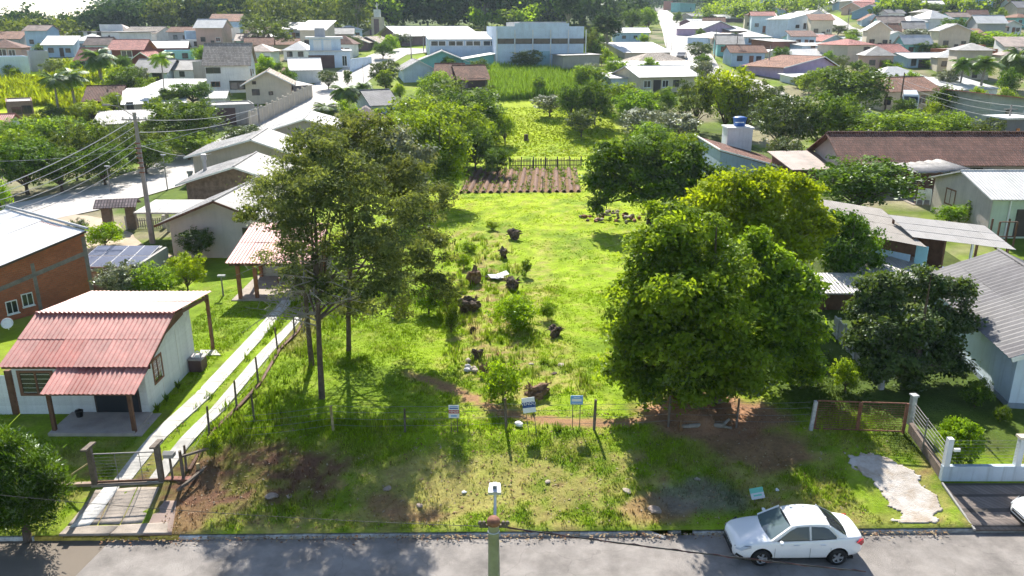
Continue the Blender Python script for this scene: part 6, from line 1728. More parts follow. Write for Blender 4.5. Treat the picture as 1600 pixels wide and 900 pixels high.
for _ in range(2500):
    if len(used) >= 130: break
    px = rr.choice([rr.uniform(-20, 560), rr.uniform(900, 1640)]); py = rr.uniform(15, 235)
    q = P(px, py)
    if not free(q.x, q.y, 3.2) or q.y > 330: continue
    if (200 < py and px > 950 and px < 1280) or (px < 175 and 95 < py < 205): continue
    key = rr.choice(['bush', 'bushd', 'bush', 'bushy', 'round', 'round2', 'loose', 'dark', 'silver'])
    ho = min(HOUSES, key=lambda e: (e[1] - q).length)
    short = re.split(r' (?:beside|behind|below|by|next to|before|above|near|under|at|in|left|right|along|on|high|just|among|towards|beyond|against|between|whose) ', ho[0]['label'])[0]
    lab = '%s bush in the garden nearest the %s' % (ADJ[key], short)
    if lab in used or len(lab.split()) > 16: continue
    used.add(lab)
    wm, cm, W, H = PROTO[key]
    sz = rr.uniform(2.2, 4.4)
    r = empty('garden_bush', lab, 'bush', q, rr.uniform(0, 6.28), 'garden bushes among the houses')
    r.scale = (sz / W, sz / W, sz * rr.uniform(.7, 1.1) / H)
    link('trunk', wm, None, r); link('crown', cm, None, r)

# ================================================================== woods (read as one mass)
def wood_mass(name, label, spots, seed, mats, leaf=1.0, nl=260):
    """a far wood: crown after crown of leaf clumps"""
    rng = np.random.default_rng(seed)
    VV, FF, TT = [], [], []; k = 0
    for (x, y, h, wd) in spots:
        n = int(nl * rng.uniform(.8, 1.2))
        lobes = make_lobes(wd, h, .08, 8, rng, .66, .28, .46)
        pos, out, ti = crown_pts(lobes, 46, n, .17 * wd, rng, .3)
        V, F, T_ = leaves(pos, out, leaf, rng, .7, .35, .7, np.clip(ti * .7 + rng.uniform(0, .3), 0, 1))
        V = V + np.array([x, y, G(x, y) - .5])
        VV.append(V); FF.append(F + k); TT.append(T_); k += len(V)
    o = link(name, mesh_np(name, np.concatenate(VV), np.concatenate(FF), tint=np.concatenate(TT)), LEAF[mats])
    return tag(o, label, 'trees', None, 'stuff')
rng = np.random.default_rng(5)
def fan(p0, p1, d0, d1, n, h0, h1, w0=7, w1=11):
    out = []
    for _ in range(n):
        px = rng.uniform(p0, p1); d = rng.uniform(d0, d1)
        x = (px - 800) / FPX * (d * CP + 2) ; out.append((x, d, rng.uniform(h0, h1), rng.uniform(w0, w1)))
    return out
wood_mass('forest', 'dark wood behind the houses at the left horizon', fan(-120, 200, 262, 300, 70, 8, 13) + fan(190, 460, 265, 310, 80, 8, 14), 81, 'far', 1.1, 330)
wood_mass('forest', 'lighter trees along the front of the left wood', fan(-60, 130, 225, 255, 16, 6, 10) + fan(250, 440, 262, 275, 22, 10, 15) + fan(400, 570, 240, 262, 18, 8, 14), 82, 'olive', 1.0)
wood_mass('forest', 'tall bluish wood behind the church and warehouses', fan(440, 930, 285, 345, 150, 16, 27, 8, 12) + fan(600, 920, 268, 286, 40, 12, 20, 8, 11), 83, 'far', 1.25, 380)
wood_mass('forest', 'light green trees in front of the tall wood behind the church', fan(480, 640, 262, 285, 22, 10, 17) + fan(690, 880, 262, 290, 16, 8, 12), 84, 'mid', 1.1)
wood_mass('forest', 'hazy wooded ridge on the horizon', fan(150, 1150, 560, 730, 330, 11, 17, 13, 20), 85, 'far', 2.2, 170)
wood_mass('forest', 'bushy green hillside at the upper right', fan(1380, 1680, 275, 420, 130, 4, 9, 7, 12) + fan(1100, 1400, 330, 460, 60, 7, 12, 8, 12), 86, 'mid', 1.2)
wood_mass('forest', 'darker scrub between the greens of the right hillside', fan(1380, 1680, 270, 430, 90, 4, 8, 6, 10) + fan(900, 1010, 300, 380, 24, 9, 14), 87, 'far', 1.2)
# single tall trunks that stand out of the wood
for k, (x0, x1, yt, yb, ky) in enumerate(((470, 512, -60, 50, 'tall'), (540, 580, -40, 55, 'tall'), (600, 640, -30, 50, 'tall'), (690, 726, 8, 48, 'far2'), (775, 815, 14, 52, 'far2'), (820, 866, 15, 50, 'far1'), (740, 775, -30, 50, 'tall'), (870, 905, -20, 55, 'tall'))):
    lab = ['dark tall tree towering over the left wood', 'tall light tree left of the church tower', 'tall tree just right of the church tower', 'rounded tree above the parish hall', 'bright rounded tree left of the warehouse parapet', 'greyish tree behind the warehouse parapet', 'tall tree in the wood above the long warehouse', 'tall tree at the right end of the tall wood'][k]
    T(ky, x0, x1, yt, yb, lab)

# ================================================================== maize and meadow
def tufts(name, label, X, Y, h, wd, C, blades=4, m=None, zoff=0.0, lean=.5, seed=1, cat='grass', kind='stuff', ZZ=None):
    """grass as separate bent blades, coloured one by one"""
    rng = np.random.default_rng(seed)
    n = len(X); N_ = n * blades
    bx = np.repeat(X, blades) + rng.normal(0, .05, N_) * (1 + wd * 4); by = np.repeat(Y, blades) + rng.normal(0, .05, N_) * (1 + wd * 4)
    bz = np.repeat(ZZ if ZZ is not None else g(X, Y), blades) + zoff
    th = rng.uniform(0, 6.283, N_); hh = np.repeat(h, blades) * rng.uniform(.5, 1.2, N_); le = rng.uniform(.15, 1, N_) * lean
    dx, dy = np.cos(th), np.sin(th)
    w_ = wd * rng.uniform(.6, 1.3, N_)
    p = np.stack([bx, by, bz - .02], -1); s_ = np.stack([-dy, dx, np.zeros(N_)], -1) * (w_ / 2)[:, None]
    mid = p + np.stack([dx * le * hh * .4, dy * le * hh * .4, hh * .6], -1); tip = p + np.stack([dx * le * hh, dy * le * hh, hh], -1)
    V = np.stack([p - s_, p + s_, mid + s_ * .8, tip, mid - s_ * .8], 1)
    F1 = np.arange(N_)[:, None] * 5 + np.array([0, 1, 2, 4]); F2 = np.arange(N_)[:, None] * 5 + np.array([4, 2, 3, 3])
    # quads for the lower half, a narrow quad to the tip
    V = np.concatenate([V, (tip + s_ * .12)[:, None]], 1)
    F1 = np.arange(N_)[:, None] * 6 + np.array([0, 1, 2, 4]); F2 = np.arange(N_)[:, None] * 6 + np.array([4, 2, 5, 3])
    col = np.repeat(C, blades, 0) * rng.uniform(.65, 1.35, (N_, 1))
    me = mesh_np(name, V.reshape(-1, 3), np.concatenate([F1, F2]), cover=np.repeat(col, 6, 0))
    o = link(name, me, m or mat_grass('grass_blades'))
    return tag(o, label, cat, None, kind)
rng = np.random.default_rng(9)
# maize in rows
c = [P(763, 158), P(905, 150), P(902, 116), P(768, 108)]
X, Y = [], []
for j in range(34):
    t = (j + .5) / 34
    a, b_ = c[0].lerp(c[1], t), c[3].lerp(c[2], t)
    n = int((b_ - a).length / .42)
    for k in range(n):
        q = a.lerp(b_, (k + rng.uniform(-.3, .3)) / n); X.append(q.x + rng.normal(0, .08)); Y.append(q.y)
X, Y = np.array(X), np.array(Y)
tufts('maize', 'field of green maize in rows beside the white warehouse', X, Y, np.full(len(X), 1.7), .16, np.broadcast_to(np.array([.24, .36, .03]), (len(X), 3)), 6, lean=.8, seed=4, cat='maize')
# rough meadow grass on the left slope and in the paddock
def scatter(px0, px1, py0, py1, n, cond=None, seed=1):
    rg = np.random.default_rng(seed); X, Y = [], []
    while len(X) < n:
        q = P(rg.uniform(px0, px1), rg.uniform(py0, py1))
        if cond is None or cond(q): X.append(q.x); Y.append(q.y)
    return np.array(X), np.array(Y)
X, Y = scatter(-20, 160, 98, 205, 2600, lambda q: free(q.x, q.y, 3), 21)
tufts('meadow_grass', 'bright yellow-green tall grass on the left slope', X, Y, rng.uniform(.5, 1.5, len(X)), .4, np.array([.40, .46, .016]) * rng.uniform(.6, 1.2, (len(X), 1)), 5, lean=.9, seed=5)
X, Y = scatter(770, 960, 168, 245, 5200, None, 22)
tufts('paddock_grass', 'rough green grass in the back paddock', X, Y, rng.uniform(.05, .17, len(X)), .12, np.array([.36, .45, .02]) * rng.uniform(.6, 1.2, (len(X), 1)), 5, lean=.9, seed=6)
# ================================================================== fences, gates, posts
post_w = mat('weathered_post', (.16, .13, .105), .95, .4, 6, .5, 30); post_y = mat('pale_post', (.42, .34, .18), .9, .35, 5, .4); wire_m = mat('fence_wire', (.24, .23, .22), .6, .2, 3, 0, metal=.3)
rust = mat('rusty_iron', (.24, .105, .065), .85, .45, 6, .3); conc_p = mat('post_concrete', (.46, .46, .47), .9, .35, 5, .3); bluew = wallm('low_wall_blue', (.46, .54, .62), .8)
def gl(px, py): 
    q = P(px, py); q.z = G(q.x, q.y) + LB(q.x, q.y); return q
def post_at(parent, q, org, h, wd, m, nm='post', lean=(0, 0), n=7):
    p0 = q - org; b = MB(); b.tube([p0 + Vector((0, 0, -.3)), p0 + Vector((lean[0] * .5, lean[1] * .5, h * .5)), p0 + Vector((lean[0], lean[1], h))], [wd / 2, wd / 2 * 1.04, wd / 2 * .92], n); return b.build(nm, m, parent, True)
def wires(parent, pts, org, hs, sag=.05, rad=.012, nm='wire', m=None):
    for h in hs:
        L_ = []
        for a, b in zip(pts[:-1], pts[1:]):
            for t in (0, .25, .5, .75):
                q = a.lerp(b, t) - org; L_.append(q + Vector((0, 0, h - sag * 4 * t * (1 - t))))
        L_.append(pts[-1] - org + Vector((0, 0, h)))
        MB().tube(L_, rad, 4).build(nm, m or wire_m, parent)
# front fence of the plot
FP = [((521, 673), 1.15, post_y, .11, (-.02, -.05)), ((633, 676), 1.05, post_w, .08, (.02, 0)), ((791, 672), 1.4, post_w, .11, (-.04, 0)), ((928, 671), 1.35, post_w, .12, (.03, 0)), ((1044, 668), 1.4, post_w, .10, (0, 0)), ((1150, 668), 1.3, post_w, .09, (.02, 0))]
q0 = gl(521, 673)
r = empty('wire_fence', 'barbed wire fence on wooden posts across the front of the plot', 'fence', q0)
pts = []
for (p_, h, m_, wd, ln) in FP:
    q = gl(*p_); pts.append(q); post_at(r, q, q0, h, wd, m_, lean=ln)
pe = gl(1262, 668); ps = gl(385, 690)
wires(r, [ps] + pts + [pe], q0, (.3, .6, .9, 1.15), .05, .007)
# fence along the strips
q0 = gl(327, 676)
r = empty('wire_fence', 'row of dark wooden posts with wire along the concrete strips', 'fence', q0)
pts = []
for (x, y, h) in ((291, 735, 1.1), (327, 676, 1.2), (370, 637, 1.25), (398, 658, 1.2), (404, 598, 1.3), (434, 547, 1.2), (460, 522, 1.0), (474, 500, 1.0)):
    q = gl(x, y); post_at(r, q, q0, h, .09, post_w, lean=(random.uniform(-.06, .06), 0))
    if x != 398: pts.append(q)
wires(r, pts, q0, (.4, .8), .03, .009)
bm = MB()
for a, b in zip(pts[:-1], pts[1:]): bm.bar(a - q0 + Vector((.12, 0, .04)), b - q0 + Vector((.12, 0, .04)), .14, .12)
bm.build('bottom_board', brown_wood, r)
# timber and wire gate of the driveway
gA, gB = gl(149, 758), gl(253, 752)
dv = (gB - gA); ln_ = dv.length; az = math.atan2(dv.y, dv.x)
r = empty('driveway_gate', 'wire gate between two capped timber posts at the foot of the concrete strips', 'gate', gA, az)
for x in (0, ln_):
    p_ = MB(); p_.box(x - .09, x + .09, -.09, .09, -.3, 1.55); p_.build('gate_post', post_w, r)
    c_ = MB(); c_.prism([(x - .1, -.42, 1.62), (x + .1, -.42, 1.62), (x + .1, .42, 1.5), (x - .1, .42, 1.5)], (0, 0, .07)); c_.build('post_cap', post_w, r)
for z, t_ in ((.12, .05), (1.28, .025)): MB().tube([(.1, 0, z), (ln_ - .1, 0, z)], t_, 6).build('rail', brown_wood if z < 1 else wire_m, r)
for k in range(8): MB().tube([(.1, 0, .22 + k * .13), (ln_ - .1, 0, .22 + k * .13)], .005, 3).build('wire', wire_m, r)
for x in (ln_ * .36, ln_ * .72): MB().tube([(x, 0, .12), (x, 0, 1.28)], .014, 5).build('stay', wire_m, r)
MB().tube([(-.05, 0, 1.05), (ln_ * .5, 0, .6)], .007, 4).build('stay_wire', wire_m, r)
add_box(r, 'threshold', conc_d, -.1, ln_ + .1, -.12, .12, -.15, .05)
MB().bar((-1.2, .0, .2), (-.05, 0, .95), .05).build('brace', post_y, r); MB().bar((-1.5, 0, .06), (-.1, 0, .06), .16, .12).build('side_sill', mat('side_sill', (.36, .26, .2), .9, .3), r)
q = gl(270, 748)
r = empty('letter_box', 'small letter box on a thin post between the driveway gate and the low fence', 'letter box', q)
post_at(r, q, q, .95, .09, post_w); lb_ = MB(); lb_.box(-.18, .18, -.14, .16, .93, 1.08); lb_.prism([(-.2, -.16, 1.08), (.2, -.16, 1.08), (.2, 0, 1.16), (-.2, 0, 1.16)], (0, .02, 0)); lb_.build('box', CONC, r)
q = gl(287, 748)
r = empty('low_fence', 'short timber fence stub with a rail on the brick footing by the letter box', 'fence', q)
post_at(r, q, q, 1.2, .12, post_w); MB().bar((0, 0, .95), (1.05, 1.3, .75), .08).build('rail', post_w, r); MB().box(.3, .42, .5, .6, -.2, .35).build('post', post_y, r)
MB().prism([(-1.0, -.12, -.35), (.25, -.12, -.35), (.25, .12, -.35), (-1.0, .12, -.35)], (0, 0, .42)).build('footing', mat('footing_brick', (.26, .12, .09), .9, .35, 5, .3), r)
MB().bar((.15, -.9, .1), (.85, 1.6, .12), .1, .1).build('board', post_w, r)

# rusty gate
gA, gB = gl(1270, 672), gl(1411, 678)
dv = (gB - gA); ln_ = dv.length; az = math.atan2(dv.y, dv.x)
r = empty('iron_gate', 'rusty double gate with wire mesh under the dark fruit tree', 'gate', gA, az)
for x0, x1 in ((0.05, ln_ * .48), (ln_ * .5, ln_ - .05)):
    f_ = MB()
    for z in (.08, 1.32): f_.tube([(x0, 0, z), (x1, 0, z)], .03, 6)
    for x in (x0, x1): f_.tube([(x, 0, .08), (x, 0, 1.32)], .035, 6)
    lf = f_.build('gate_leaf', rust, r)
    for k in range(11): MB().tube([(x0, 0, .18 + k * .1), (x1, 0, .18 + k * .1)], .011, 4).build('bar', rust, lf)
    w_ = MB()
    for k in range(14): x = x0 + (x1 - x0) * (k + .5) / 14; w_.tube([(x, 0, .08), (x, 0, 1.32)], .004, 3)
    w_.build('mesh', rust, lf)
p_ = MB(); p_.bar((-.1, 0, -.3), (-.02, 0, 1.3), .13); p_.build('gate_post', conc_p, r)
p_ = MB(); p_.bar((ln_ + .02, .05, -.3), (ln_ + .02, .05, 1.3), .08); p_.build('gate_post', rust, r)
def cpost(px, py, h, lab, wd=.2, cap=True):
    q = gl(px, py); r = empty('concrete_post', lab, 'post', q, R(8))
    MB().prism([(-wd / 2, -wd / 2, -.3), (wd / 2, -wd / 2, -.3), (wd / 2, wd / 2, -.3), (-wd / 2, wd / 2, -.3)], (0, 0, h + .3)).build('shaft', conc_p, r)
    if cap: MB().box(-wd * .7, wd * .7, -wd * .7, wd * .7, h, h + .07).build('cap', conc_p, r)
    return q
cA = cpost(1421, 662, 1.25, 'pale concrete post beside the rusty gate, behind the railing')
cB = cpost(1376, 608, 1.2, 'pale concrete post in the shade behind the rusty gate')
# low wall with railing at the corner of the next plot
w0, w1, w2 = gl(1470, 752), gl(1640, 752), gl(1418, 675)
r = empty('low_wall', 'low blue-white street wall with square posts and wires by the paved drive', 'wall', w0)
L1 = w1 - w0; L1.z = 0
for k in range(3):
    a, b = L1 * (k / 3), L1 * ((k + 1) / 3 - .001)
    MB().prism([(a.x, a.y, -.3), (b.x, b.y, -.3), (b.x, b.y, .62), (a.x, a.y, .62)], (0, .18, 0)).build('panel', bluew, r)
for t in (.03, .68): 
    q = L1 * t; MB().box(q.x - .1, q.x + .1, q.y + .0, q.y + .2, .62, 1.75).build('post', wallm('post_white', (.62, .65, .68)), r)
MB().box(L1.x * .68 - .16, L1.x * .68 + .16, L1.y * .68 - .05, L1.y * .68 + .26, 1.75, 1.84).build('cap', CREAM, r)
for k in range(7): MB().tube([(L1.x * .03, .1, .8 + k * .14), (L1.x, .1, .8 + k * .14)], .006, 3).build('wire', wire_m, r)
MB().box(.28, .5, -.02, .06, 1.25, 1.36).build('number_plate', white_paint, r)
L2 = w2 - w0; z2 = L2.z
for k in range(6):
    a, b = L2 * (k / 6), L2 * ((k + 1) / 6 - .004)
    MB().prism([(a.x, a.y, a.z - .4), (b.x, b.y, b.z - .4), (b.x, b.y, b.z + .42), (a.x, a.y, a.z + .42)], (.18, .02, 0)).build('side_panel', mat('side_wall', (.22, .17, .14), .95, .35, 2, .3), r)
for k in range(6): MB().tube([(.1, .1, .62 + k * .16), (L2.x + .1, L2.y, L2.z + .55 + k * .15)], .014, 4).build('rail', wire_m, r)
cn_ = L2 * .55; MB().tube([(cn_.x, cn_.y, cn_.z), (cn_.x, cn_.y, cn_.z + 1.5)], .03, 5).build('rail_post', wire_m, r)
# clipped hedge ball behind it
proto('hedge', 2, 1.7, .0, 9, 700, 20000, .10, 'bright', 91, clump=.12, spread=.42, rmin=.5, rmax=.62)
T('hedge', 1462, 1528, 646, 722, 'clipped bright green hedge ball behind the low blue-white wall', 'hedge', 'hedge')
T('bushd', 1500, 1545, 590, 636, 'dark shrub against the pale blue house', 'bush', 'bush')
T('bushd', 1548, 1576, 632, 660, 'small round dark bush at the wall of the pale blue house', 'bush', 'bush')
T('bush', 1295, 1345, 560, 612, 'shaded shrub behind the left leaf of the rusty gate', 'bush', 'bush')
# side fence between the plots, under the trees
q0 = cB
r = empty('panel_fence', 'shaded fence of concrete panels running back under the fruit tree', 'fence', q0)
qe = gl(1300, 520); d_ = qe - q0
for k in range(8):
    a, b = d_ * (k / 8), d_ * ((k + 1) / 8 - .01)
    MB().prism([(a.x, a.y, a.z - .2), (b.x, b.y, b.z - .2), (b.x, b.y, b.z + 1.0), (a.x, a.y, a.z + 1.0)], (.06, .01, 0)).build('panel', CONC, r)
    MB().box(a.x - .07, a.x + .07, a.y - .07, a.y + .07, a.z - .3, a.z + 1.15).build('post', conc_p, r)
# whitish concrete pad and paved drive
pad_m = mat('rough_pad', (.54, .50, .46), .95, .35, 1.6, .6, 20, col2=(.34, .27, .2), detail=10)
pd = tag(empty('concrete_pad'), kind='structure')
cs = [(1392, 825), (1408, 806), (1375, 770), (1350, 744), (1320, 718), (1330, 713), (1372, 711), (1400, 724), (1440, 745), (1452, 770), (1474, 795), (1462, 815), (1440, 824)]
C_ = [P(*c) for c in cs]
poly_ = np.array([(c.x, c.y) for c in C_])
st_ = .045
gx = np.arange(poly_[:, 0].min() - .3, poly_[:, 0].max() + .3, st_); gy = np.arange(poly_[:, 1].min() - .2, poly_[:, 1].max() + .3, st_)
GX, GY = np.meshgrid(gx, gy)
WX = GX + (fbm(GX * 3.1, GY * 3.1, 51, 5) - .5) * .8; WY = GY + (fbm(GX * 3.1, GY * 3.1, 52, 5) - .5) * .8
ins = np.zeros(GX.shape, bool)
for (x0, y0), (x1, y1) in zip(poly_, np.roll(poly_, -1, 0)):
    cr_ = ((y0 > WY) != (y1 > WY)) & (WX < (x1 - x0) * (WY - y0) / (y1 - y0 + 1e-9) + x0); ins ^= cr_
ins &= (GY - kerb_y(GX)) > .2
GZ = g(GX, GY) + lot_bump(GX, GY) + .035 + (fbm(GX * 4, GY * 4, 53) - .5) * .02
idx = np.arange(GX.size).reshape(GX.shape)
ok_ = ins[:-1, :-1] & ins[1:, :-1] & ins[:-1, 1:] & ins[1:, 1:]
F = np.stack([idx[:-1, :-1][ok_], idx[:-1, 1:][ok_], idx[1:, 1:][ok_], idx[1:, :-1][ok_]], -1)
us, inv = np.unique(F, return_inverse=True)
V = np.stack([GX, GY, GZ], -1).reshape(-1, 3)[us]
o = link('slab', mesh_np('slab', V, inv.reshape(-1, 4), smooth=True), pad_m, pd); md = o.modifiers.new('t', 'SOLIDIFY'); md.thickness = .07; md.offset = -1
pdr = tag(empty('paved_drive'), kind='structure')
pvm = mat_brick('drive_pavers', (.235, .19, .165), (.09, .075, .065), .22, .11, .25)
q = [(1523, 830), (1680, 830), (1680, 757), (1472, 757)]
o = patch('paving', q, pvm, pdr, .05, .1)
MB().tube([P(1523, 830) + Vector((0, 0, .05)), P(1472, 757) + Vector((0, 0, .06))], .05, 5).build('edging', CONC, pdr)

# ================================================================== things on the plot
# boards on sticks
def board(lab, px, py, w_, h_, stick, rz=0, tilt=0, roll=0, cloth=white_paint):
    """a flat board whose centre is seen at (px,py), standing on the ground on sticks"""
    a = gl(px, stick); c = at_depth(px, py, a.y)
    r = empty('sale_sign', lab, 'sign', (a.x, a.y, a.z), rz)
    zc_ = c.z - a.z
    p = MB(); p.box(-w_ / 2, w_ / 2, -.012, .012, -h_ / 2, h_ / 2)
    o = p.build('panel', cloth, r, False, (0, 0, zc_), (tilt, roll, 0))
    for x in (-w_ * .3, w_ * .3): MB().box(x - .015, x + .015, .015, .04, -zc_ - .15, h_ * .4).build('stick', post_w, o)
    return r, o
def strip(o, m, x0, x1, z0, z1, nm='band'): return MB().box(x0, x1, -.016, -.012, z0, z1).build(nm, m, o)
def text(o, s_, x, z, size, m, nm='lettering'):
    cu = bpy.data.curves.new(nm, 'FONT'); cu.body = s_; cu.size = size; cu.align_x = 'CENTER'; cu.align_y = 'CENTER'; cu.extrude = .002
    t_ = bpy.data.objects.new(nm, cu); COL.objects.link(t_); t_.parent = o; t_.location = (x, -.019, z); t_.rotation_euler = (R(90), 0, 0); cu.materials.append(m)
    bpy.context.view_layer.update(); me = bpy.data.meshes.new_from_object(t_.evaluated_get(bpy.context.evaluated_depsgraph_get())); o2 = link(nm, me, m, o, t_.location, t_.rotation_euler); bpy.data.objects.remove(t_); return o2
sblue = mat('sign_blue', (.06, .14, .42), .6, .1); sred = mat('sign_red', (.42, .05, .05), .6, .1); slight = mat('sign_lightblue', (.16, .36, .68), .6, .1); snavy = mat('sign_navy', (.03, .07, .22), .6, .1); sgreen = mat('sign_green', (.22, .66, .50), .6, .15)
_, o = board('white sale board with blue lines and a red band on the wire fence', 710, 643, .42, .56, 676)
strip(o, sred, -.21, .21, -.08, .07); strip(o, slight, -.15, .15, .2, .24); strip(o, sblue, -.17, .17, .12, .17); strip(o, slight, -.12, .12, -.22, -.16); text(o, 'VENDE', 0, -.005, .12, white_paint)
_, o = board('tilted white sale board with navy band reading VENDO', 826, 633, .52, .62, 672, tilt=R(-12), roll=R(-8))
strip(o, snavy, -.26, .26, -.1, .13); text(o, 'VENDO', 0, .06, .17, white_paint); strip(o, slight, -.12, .12, -.06, -.02)
_, o = board('light blue sale board on the wire fence, rightmost of the three', 900, 625, .50, .38, 668, cloth=slight)
strip(o, white_paint, -.2, .2, -.06, .06); strip(o, SKYW, -.13, .13, .1, .14); strip(o, SKYW, -.2, .2, -.15, -.12)
q = gl(1182, 779)
r = empty('fallen_sign', 'green and white board lying on the grass behind the white car', 'sign', (q.x, q.y, q.z + .22), R(8))
o = MB().box(-.25, .25, -.012, .012, -.2, .2).build('panel', white_paint, r, False, (0, 0, 0), (R(-38), R(-6), 0)); strip(o, sgreen, -.25, .25, .02, .2); strip(o, sgreen, -.15, .15, -.1, -.04)
for x in (-.15, .15): MB().box(x - .012, x + .012, .012, .03, -.35, .1).build('stick', post_w, o)
# white sack
q = gl(811, 666)
def rock(nm, lab, cat, q, sx, sy, sz, m, seed, group=None, n=2, rough=.25, parent=None, sink=.25, name=None):
    import bmesh
    bm = bmesh.new(); bmesh.ops.create_icosphere(bm, subdivisions=n, radius=1)
    rg = random.Random(seed); off = (rg.uniform(0, 50), rg.uniform(0, 50))
    from mathutils import noise
    for v in bm.verts:
        k = 1 + (noise.noise(v.co * 1.3 + Vector((off[0], off[1], 0))) * rough * 1.6 + noise.noise(v.co * 3.1 + Vector((off[1], off[0], 0))) * rough * .6)
        v.co = Vector((v.co.x * sx * k, v.co.y * sy * k, (v.co.z * k + 1 - sink) * sz))
    me = bpy.data.meshes.new(nm); bm.to_mesh(me); bm.free()
    o = link(nm, me, m, parent, q, (0, 0, rg.uniform(0, 6)))
    return tag(o, lab, cat, group) if parent is None else o
rock('plastic_sack', 'bright white sack lying in the grass below the tilted sale board', 'sack', q, .2, .15, .13, white_paint, 4)
rk_m = mat('field_stone', (.34, .27, .22), .9, .35, 3, .5); rk_p = mat('pale_stone', (.40, .34, .27), .9, .25, 3, .4); rk_d = mat('dark_stone', (.11, .075, .06), .95, .4, 3, .5)
for k, (px, py, s_, m_, lab) in enumerate(((877, 570, .34, rk_p, 'pale flat stone in the grass, upper of the pair'), (866, 584, .26, rk_d, 'dark stone just below the pale flat stone'), (830, 571, .2, rk_p, 'small pale stone left of the flat pair'), (980, 768, .3, rk_p, 'pale stone on the verge near the middle of the street frontage'), (605, 765, .3, rk_m, 'brown stone on the shaded edge of the verge'), (656, 790, .24, rk_m, 'brown stone beside the bare patch near the kerb'), (856, 753, .22, rk_p, 'flat pinkish stone on the trampled verge'), (1022, 797, .42, rk_m, 'brown lump of earth and stone beside the missing kerb'), (425, 776, .4, rk_m, 'flat grey-brown stone in the shade at the bank'), (452, 775, .22, rk_m, 'small stone beside the flat one in the shade'), (725, 769, .16, white_paint, 'small white lump on the verge below the fence'), (1090, 750, .2, rk_p, 'pale stone in the shadow of the large tree'), (1214, 766, .16, white_paint, 'white scrap in the shaded grass beyond the car'))):
    s_ *= .62; rock('stone', lab, 'stone', gl(px, py), s_, s_ * .75, s_ * .36, m_, 20 + k, sink=.5)
# pile of pale rubble beside the stump
for k in range(7):
    a = random.Random(k); q = gl(735 + a.uniform(-7, 8), 575 + a.uniform(-9, 9))
    rock('rubble_stone', 'whitish rubble stone, %s of the small pile left of the dark weeds' % ('largest', 'second largest', 'topmost', 'leftmost', 'rightmost', 'lowest', 'smallest')[k], 'stone', q, .2 - k * .015, .14, .11, (rk_p, conc_p)[k % 2], 60 + k, 'small rubble pile')
# stumps: upturned root plates, dark with ragged roots
stump_m = mat('stump_wood', (.13, .088, .064), .95, .7, 7, 1.0, 14); stump_b = mat('stump_brown', (.22, .13, .08), .95, .5, 4, .9, 18)
def stump(lab, px, py, w_, h_, seed, m=stump_m, roots=26):
    w_ *= .74; h_ *= .72
    q = gl(px, py); r = empty('tree_stump', lab, 'stump', q, random.Random(seed).uniform(-.5, .5))
    rock('root_mass', None, None, Vector((0, 0, -.05)), w_ / 2, w_ * .32, h_ / 2, m, seed, parent=r, n=3, rough=.6, sink=.1)
    rg = random.Random(seed + 5); b = MB()
    for k in range(roots):
        th = rg.uniform(0, 6.28); el = rg.uniform(-.1, 1.2); l = rg.uniform(.25, .55) * w_
        p0 = Vector((math.cos(th) * w_ * .28, math.sin(th) * w_ * .18, h_ * rg.uniform(.3, .7))); d = Vector((math.cos(th) * math.cos(el), math.sin(th) * math.cos(el) * .7, math.sin(el)))
        b.tube([p0, p0 + d * l * .6, p0 + d * l + Vector((0, 0, -.06))], [.05 * w_, .035 * w_, .008], 5)
    b.build('roots', m, r)
    return r
stump('dark upturned root plate standing alone on the lawn', 867, 524, 1.0, .9, 1)
stump('tall brown stump left of the heap of grey scrap', 741, 445, 1.15, 1.5, 2, stump_b)
stump('dark stump right of the heap of grey scrap', 801, 452, 1.2, 1.1, 3)
stump('dark bristly stump highest up the lawn', 803, 374, 1.3, 1.3, 4)
stump('small dark stump between the bristly one and the scrap', 787, 404, .85, 1.1, 5)
stump('broad dark stump in the weeds below the tall brown one', 733, 488, 1.4, 1.3, 6)
stump('reddish-brown stump behind the tilted sale board', 838, 622, 1.3, .75, 7, stump_b)
stump('charred stump above the whitish rubble', 744, 562, .75, .7, 8)
stump('brown stump beside the dark weeds over the path', 757, 588, .6, .9, 9, stump_b)
stump('small charred stake in the grass right of the wattle shade', 739, 522, .35, .6, 10)
# heap of scrap sheet
q = gl(776, 437)
r = empty('scrap_heap', 'heap of grey scrap sheets lying between two stumps', 'scrap', q, R(20))
zn = mat('grey_scrap', (.42, .43, .45), .5, .3, 3, .2, metal=.3)
for k, (x, y, z, a, b_, c, sx, sy) in enumerate(((0, 0, .18, .25, .15, .2, 1.1, .5), (-.35, .1, .12, -.2, .2, -.4, .8, .45), (.35, -.1, .3, .35, -.2, .1, .8, .4), (0, -.25, .1, .1, .3, .9, .7, .3))):
    MB().box(-sx / 2, sx / 2, -sy / 2, sy / 2, -.015, .015).build('sheet', zn if k != 1 else stump_m, r, False, (x, y, z), (a, b_, c))
# fallen trunk beside the earth heap
q0, q1 = gl(1062, 671), gl(1130, 669)
r = empty('log', 'grey fallen trunk with a forked end on the bare earth', 'log', q0)
d_ = q1 - q0; b = MB(); b.tube([Vector((0, 0, .1)), d_ * .5 + Vector((0, .03, .13)), d_ + Vector((0, 0, .12))], [.075, .1, .11], 9); b.build('log_trunk', bark_pale, r, True)
b = MB(); b.tube([d_ * .97 + Vector((0, 0, .12)), d_ + Vector((.28, .22, .3))], [.08, .05], 7); b.tube([d_ * .97 + Vector((0, 0, .1)), d_ + Vector((.32, -.12, .06))], [.07, .04], 7); b.build('fork', bark_pale, r, True)
# whitish board on the lawn edge
q0, q1 = gl(988, 400), gl(1010, 414)
r = empty('plank', 'pale plank lying at the edge of the lawn beside the large tree', 'plank', q0); MB().bar((0, 0, .06), q1 - q0 + Vector((0, 0, .06)), .16, .06).build('board', rk_p, r)
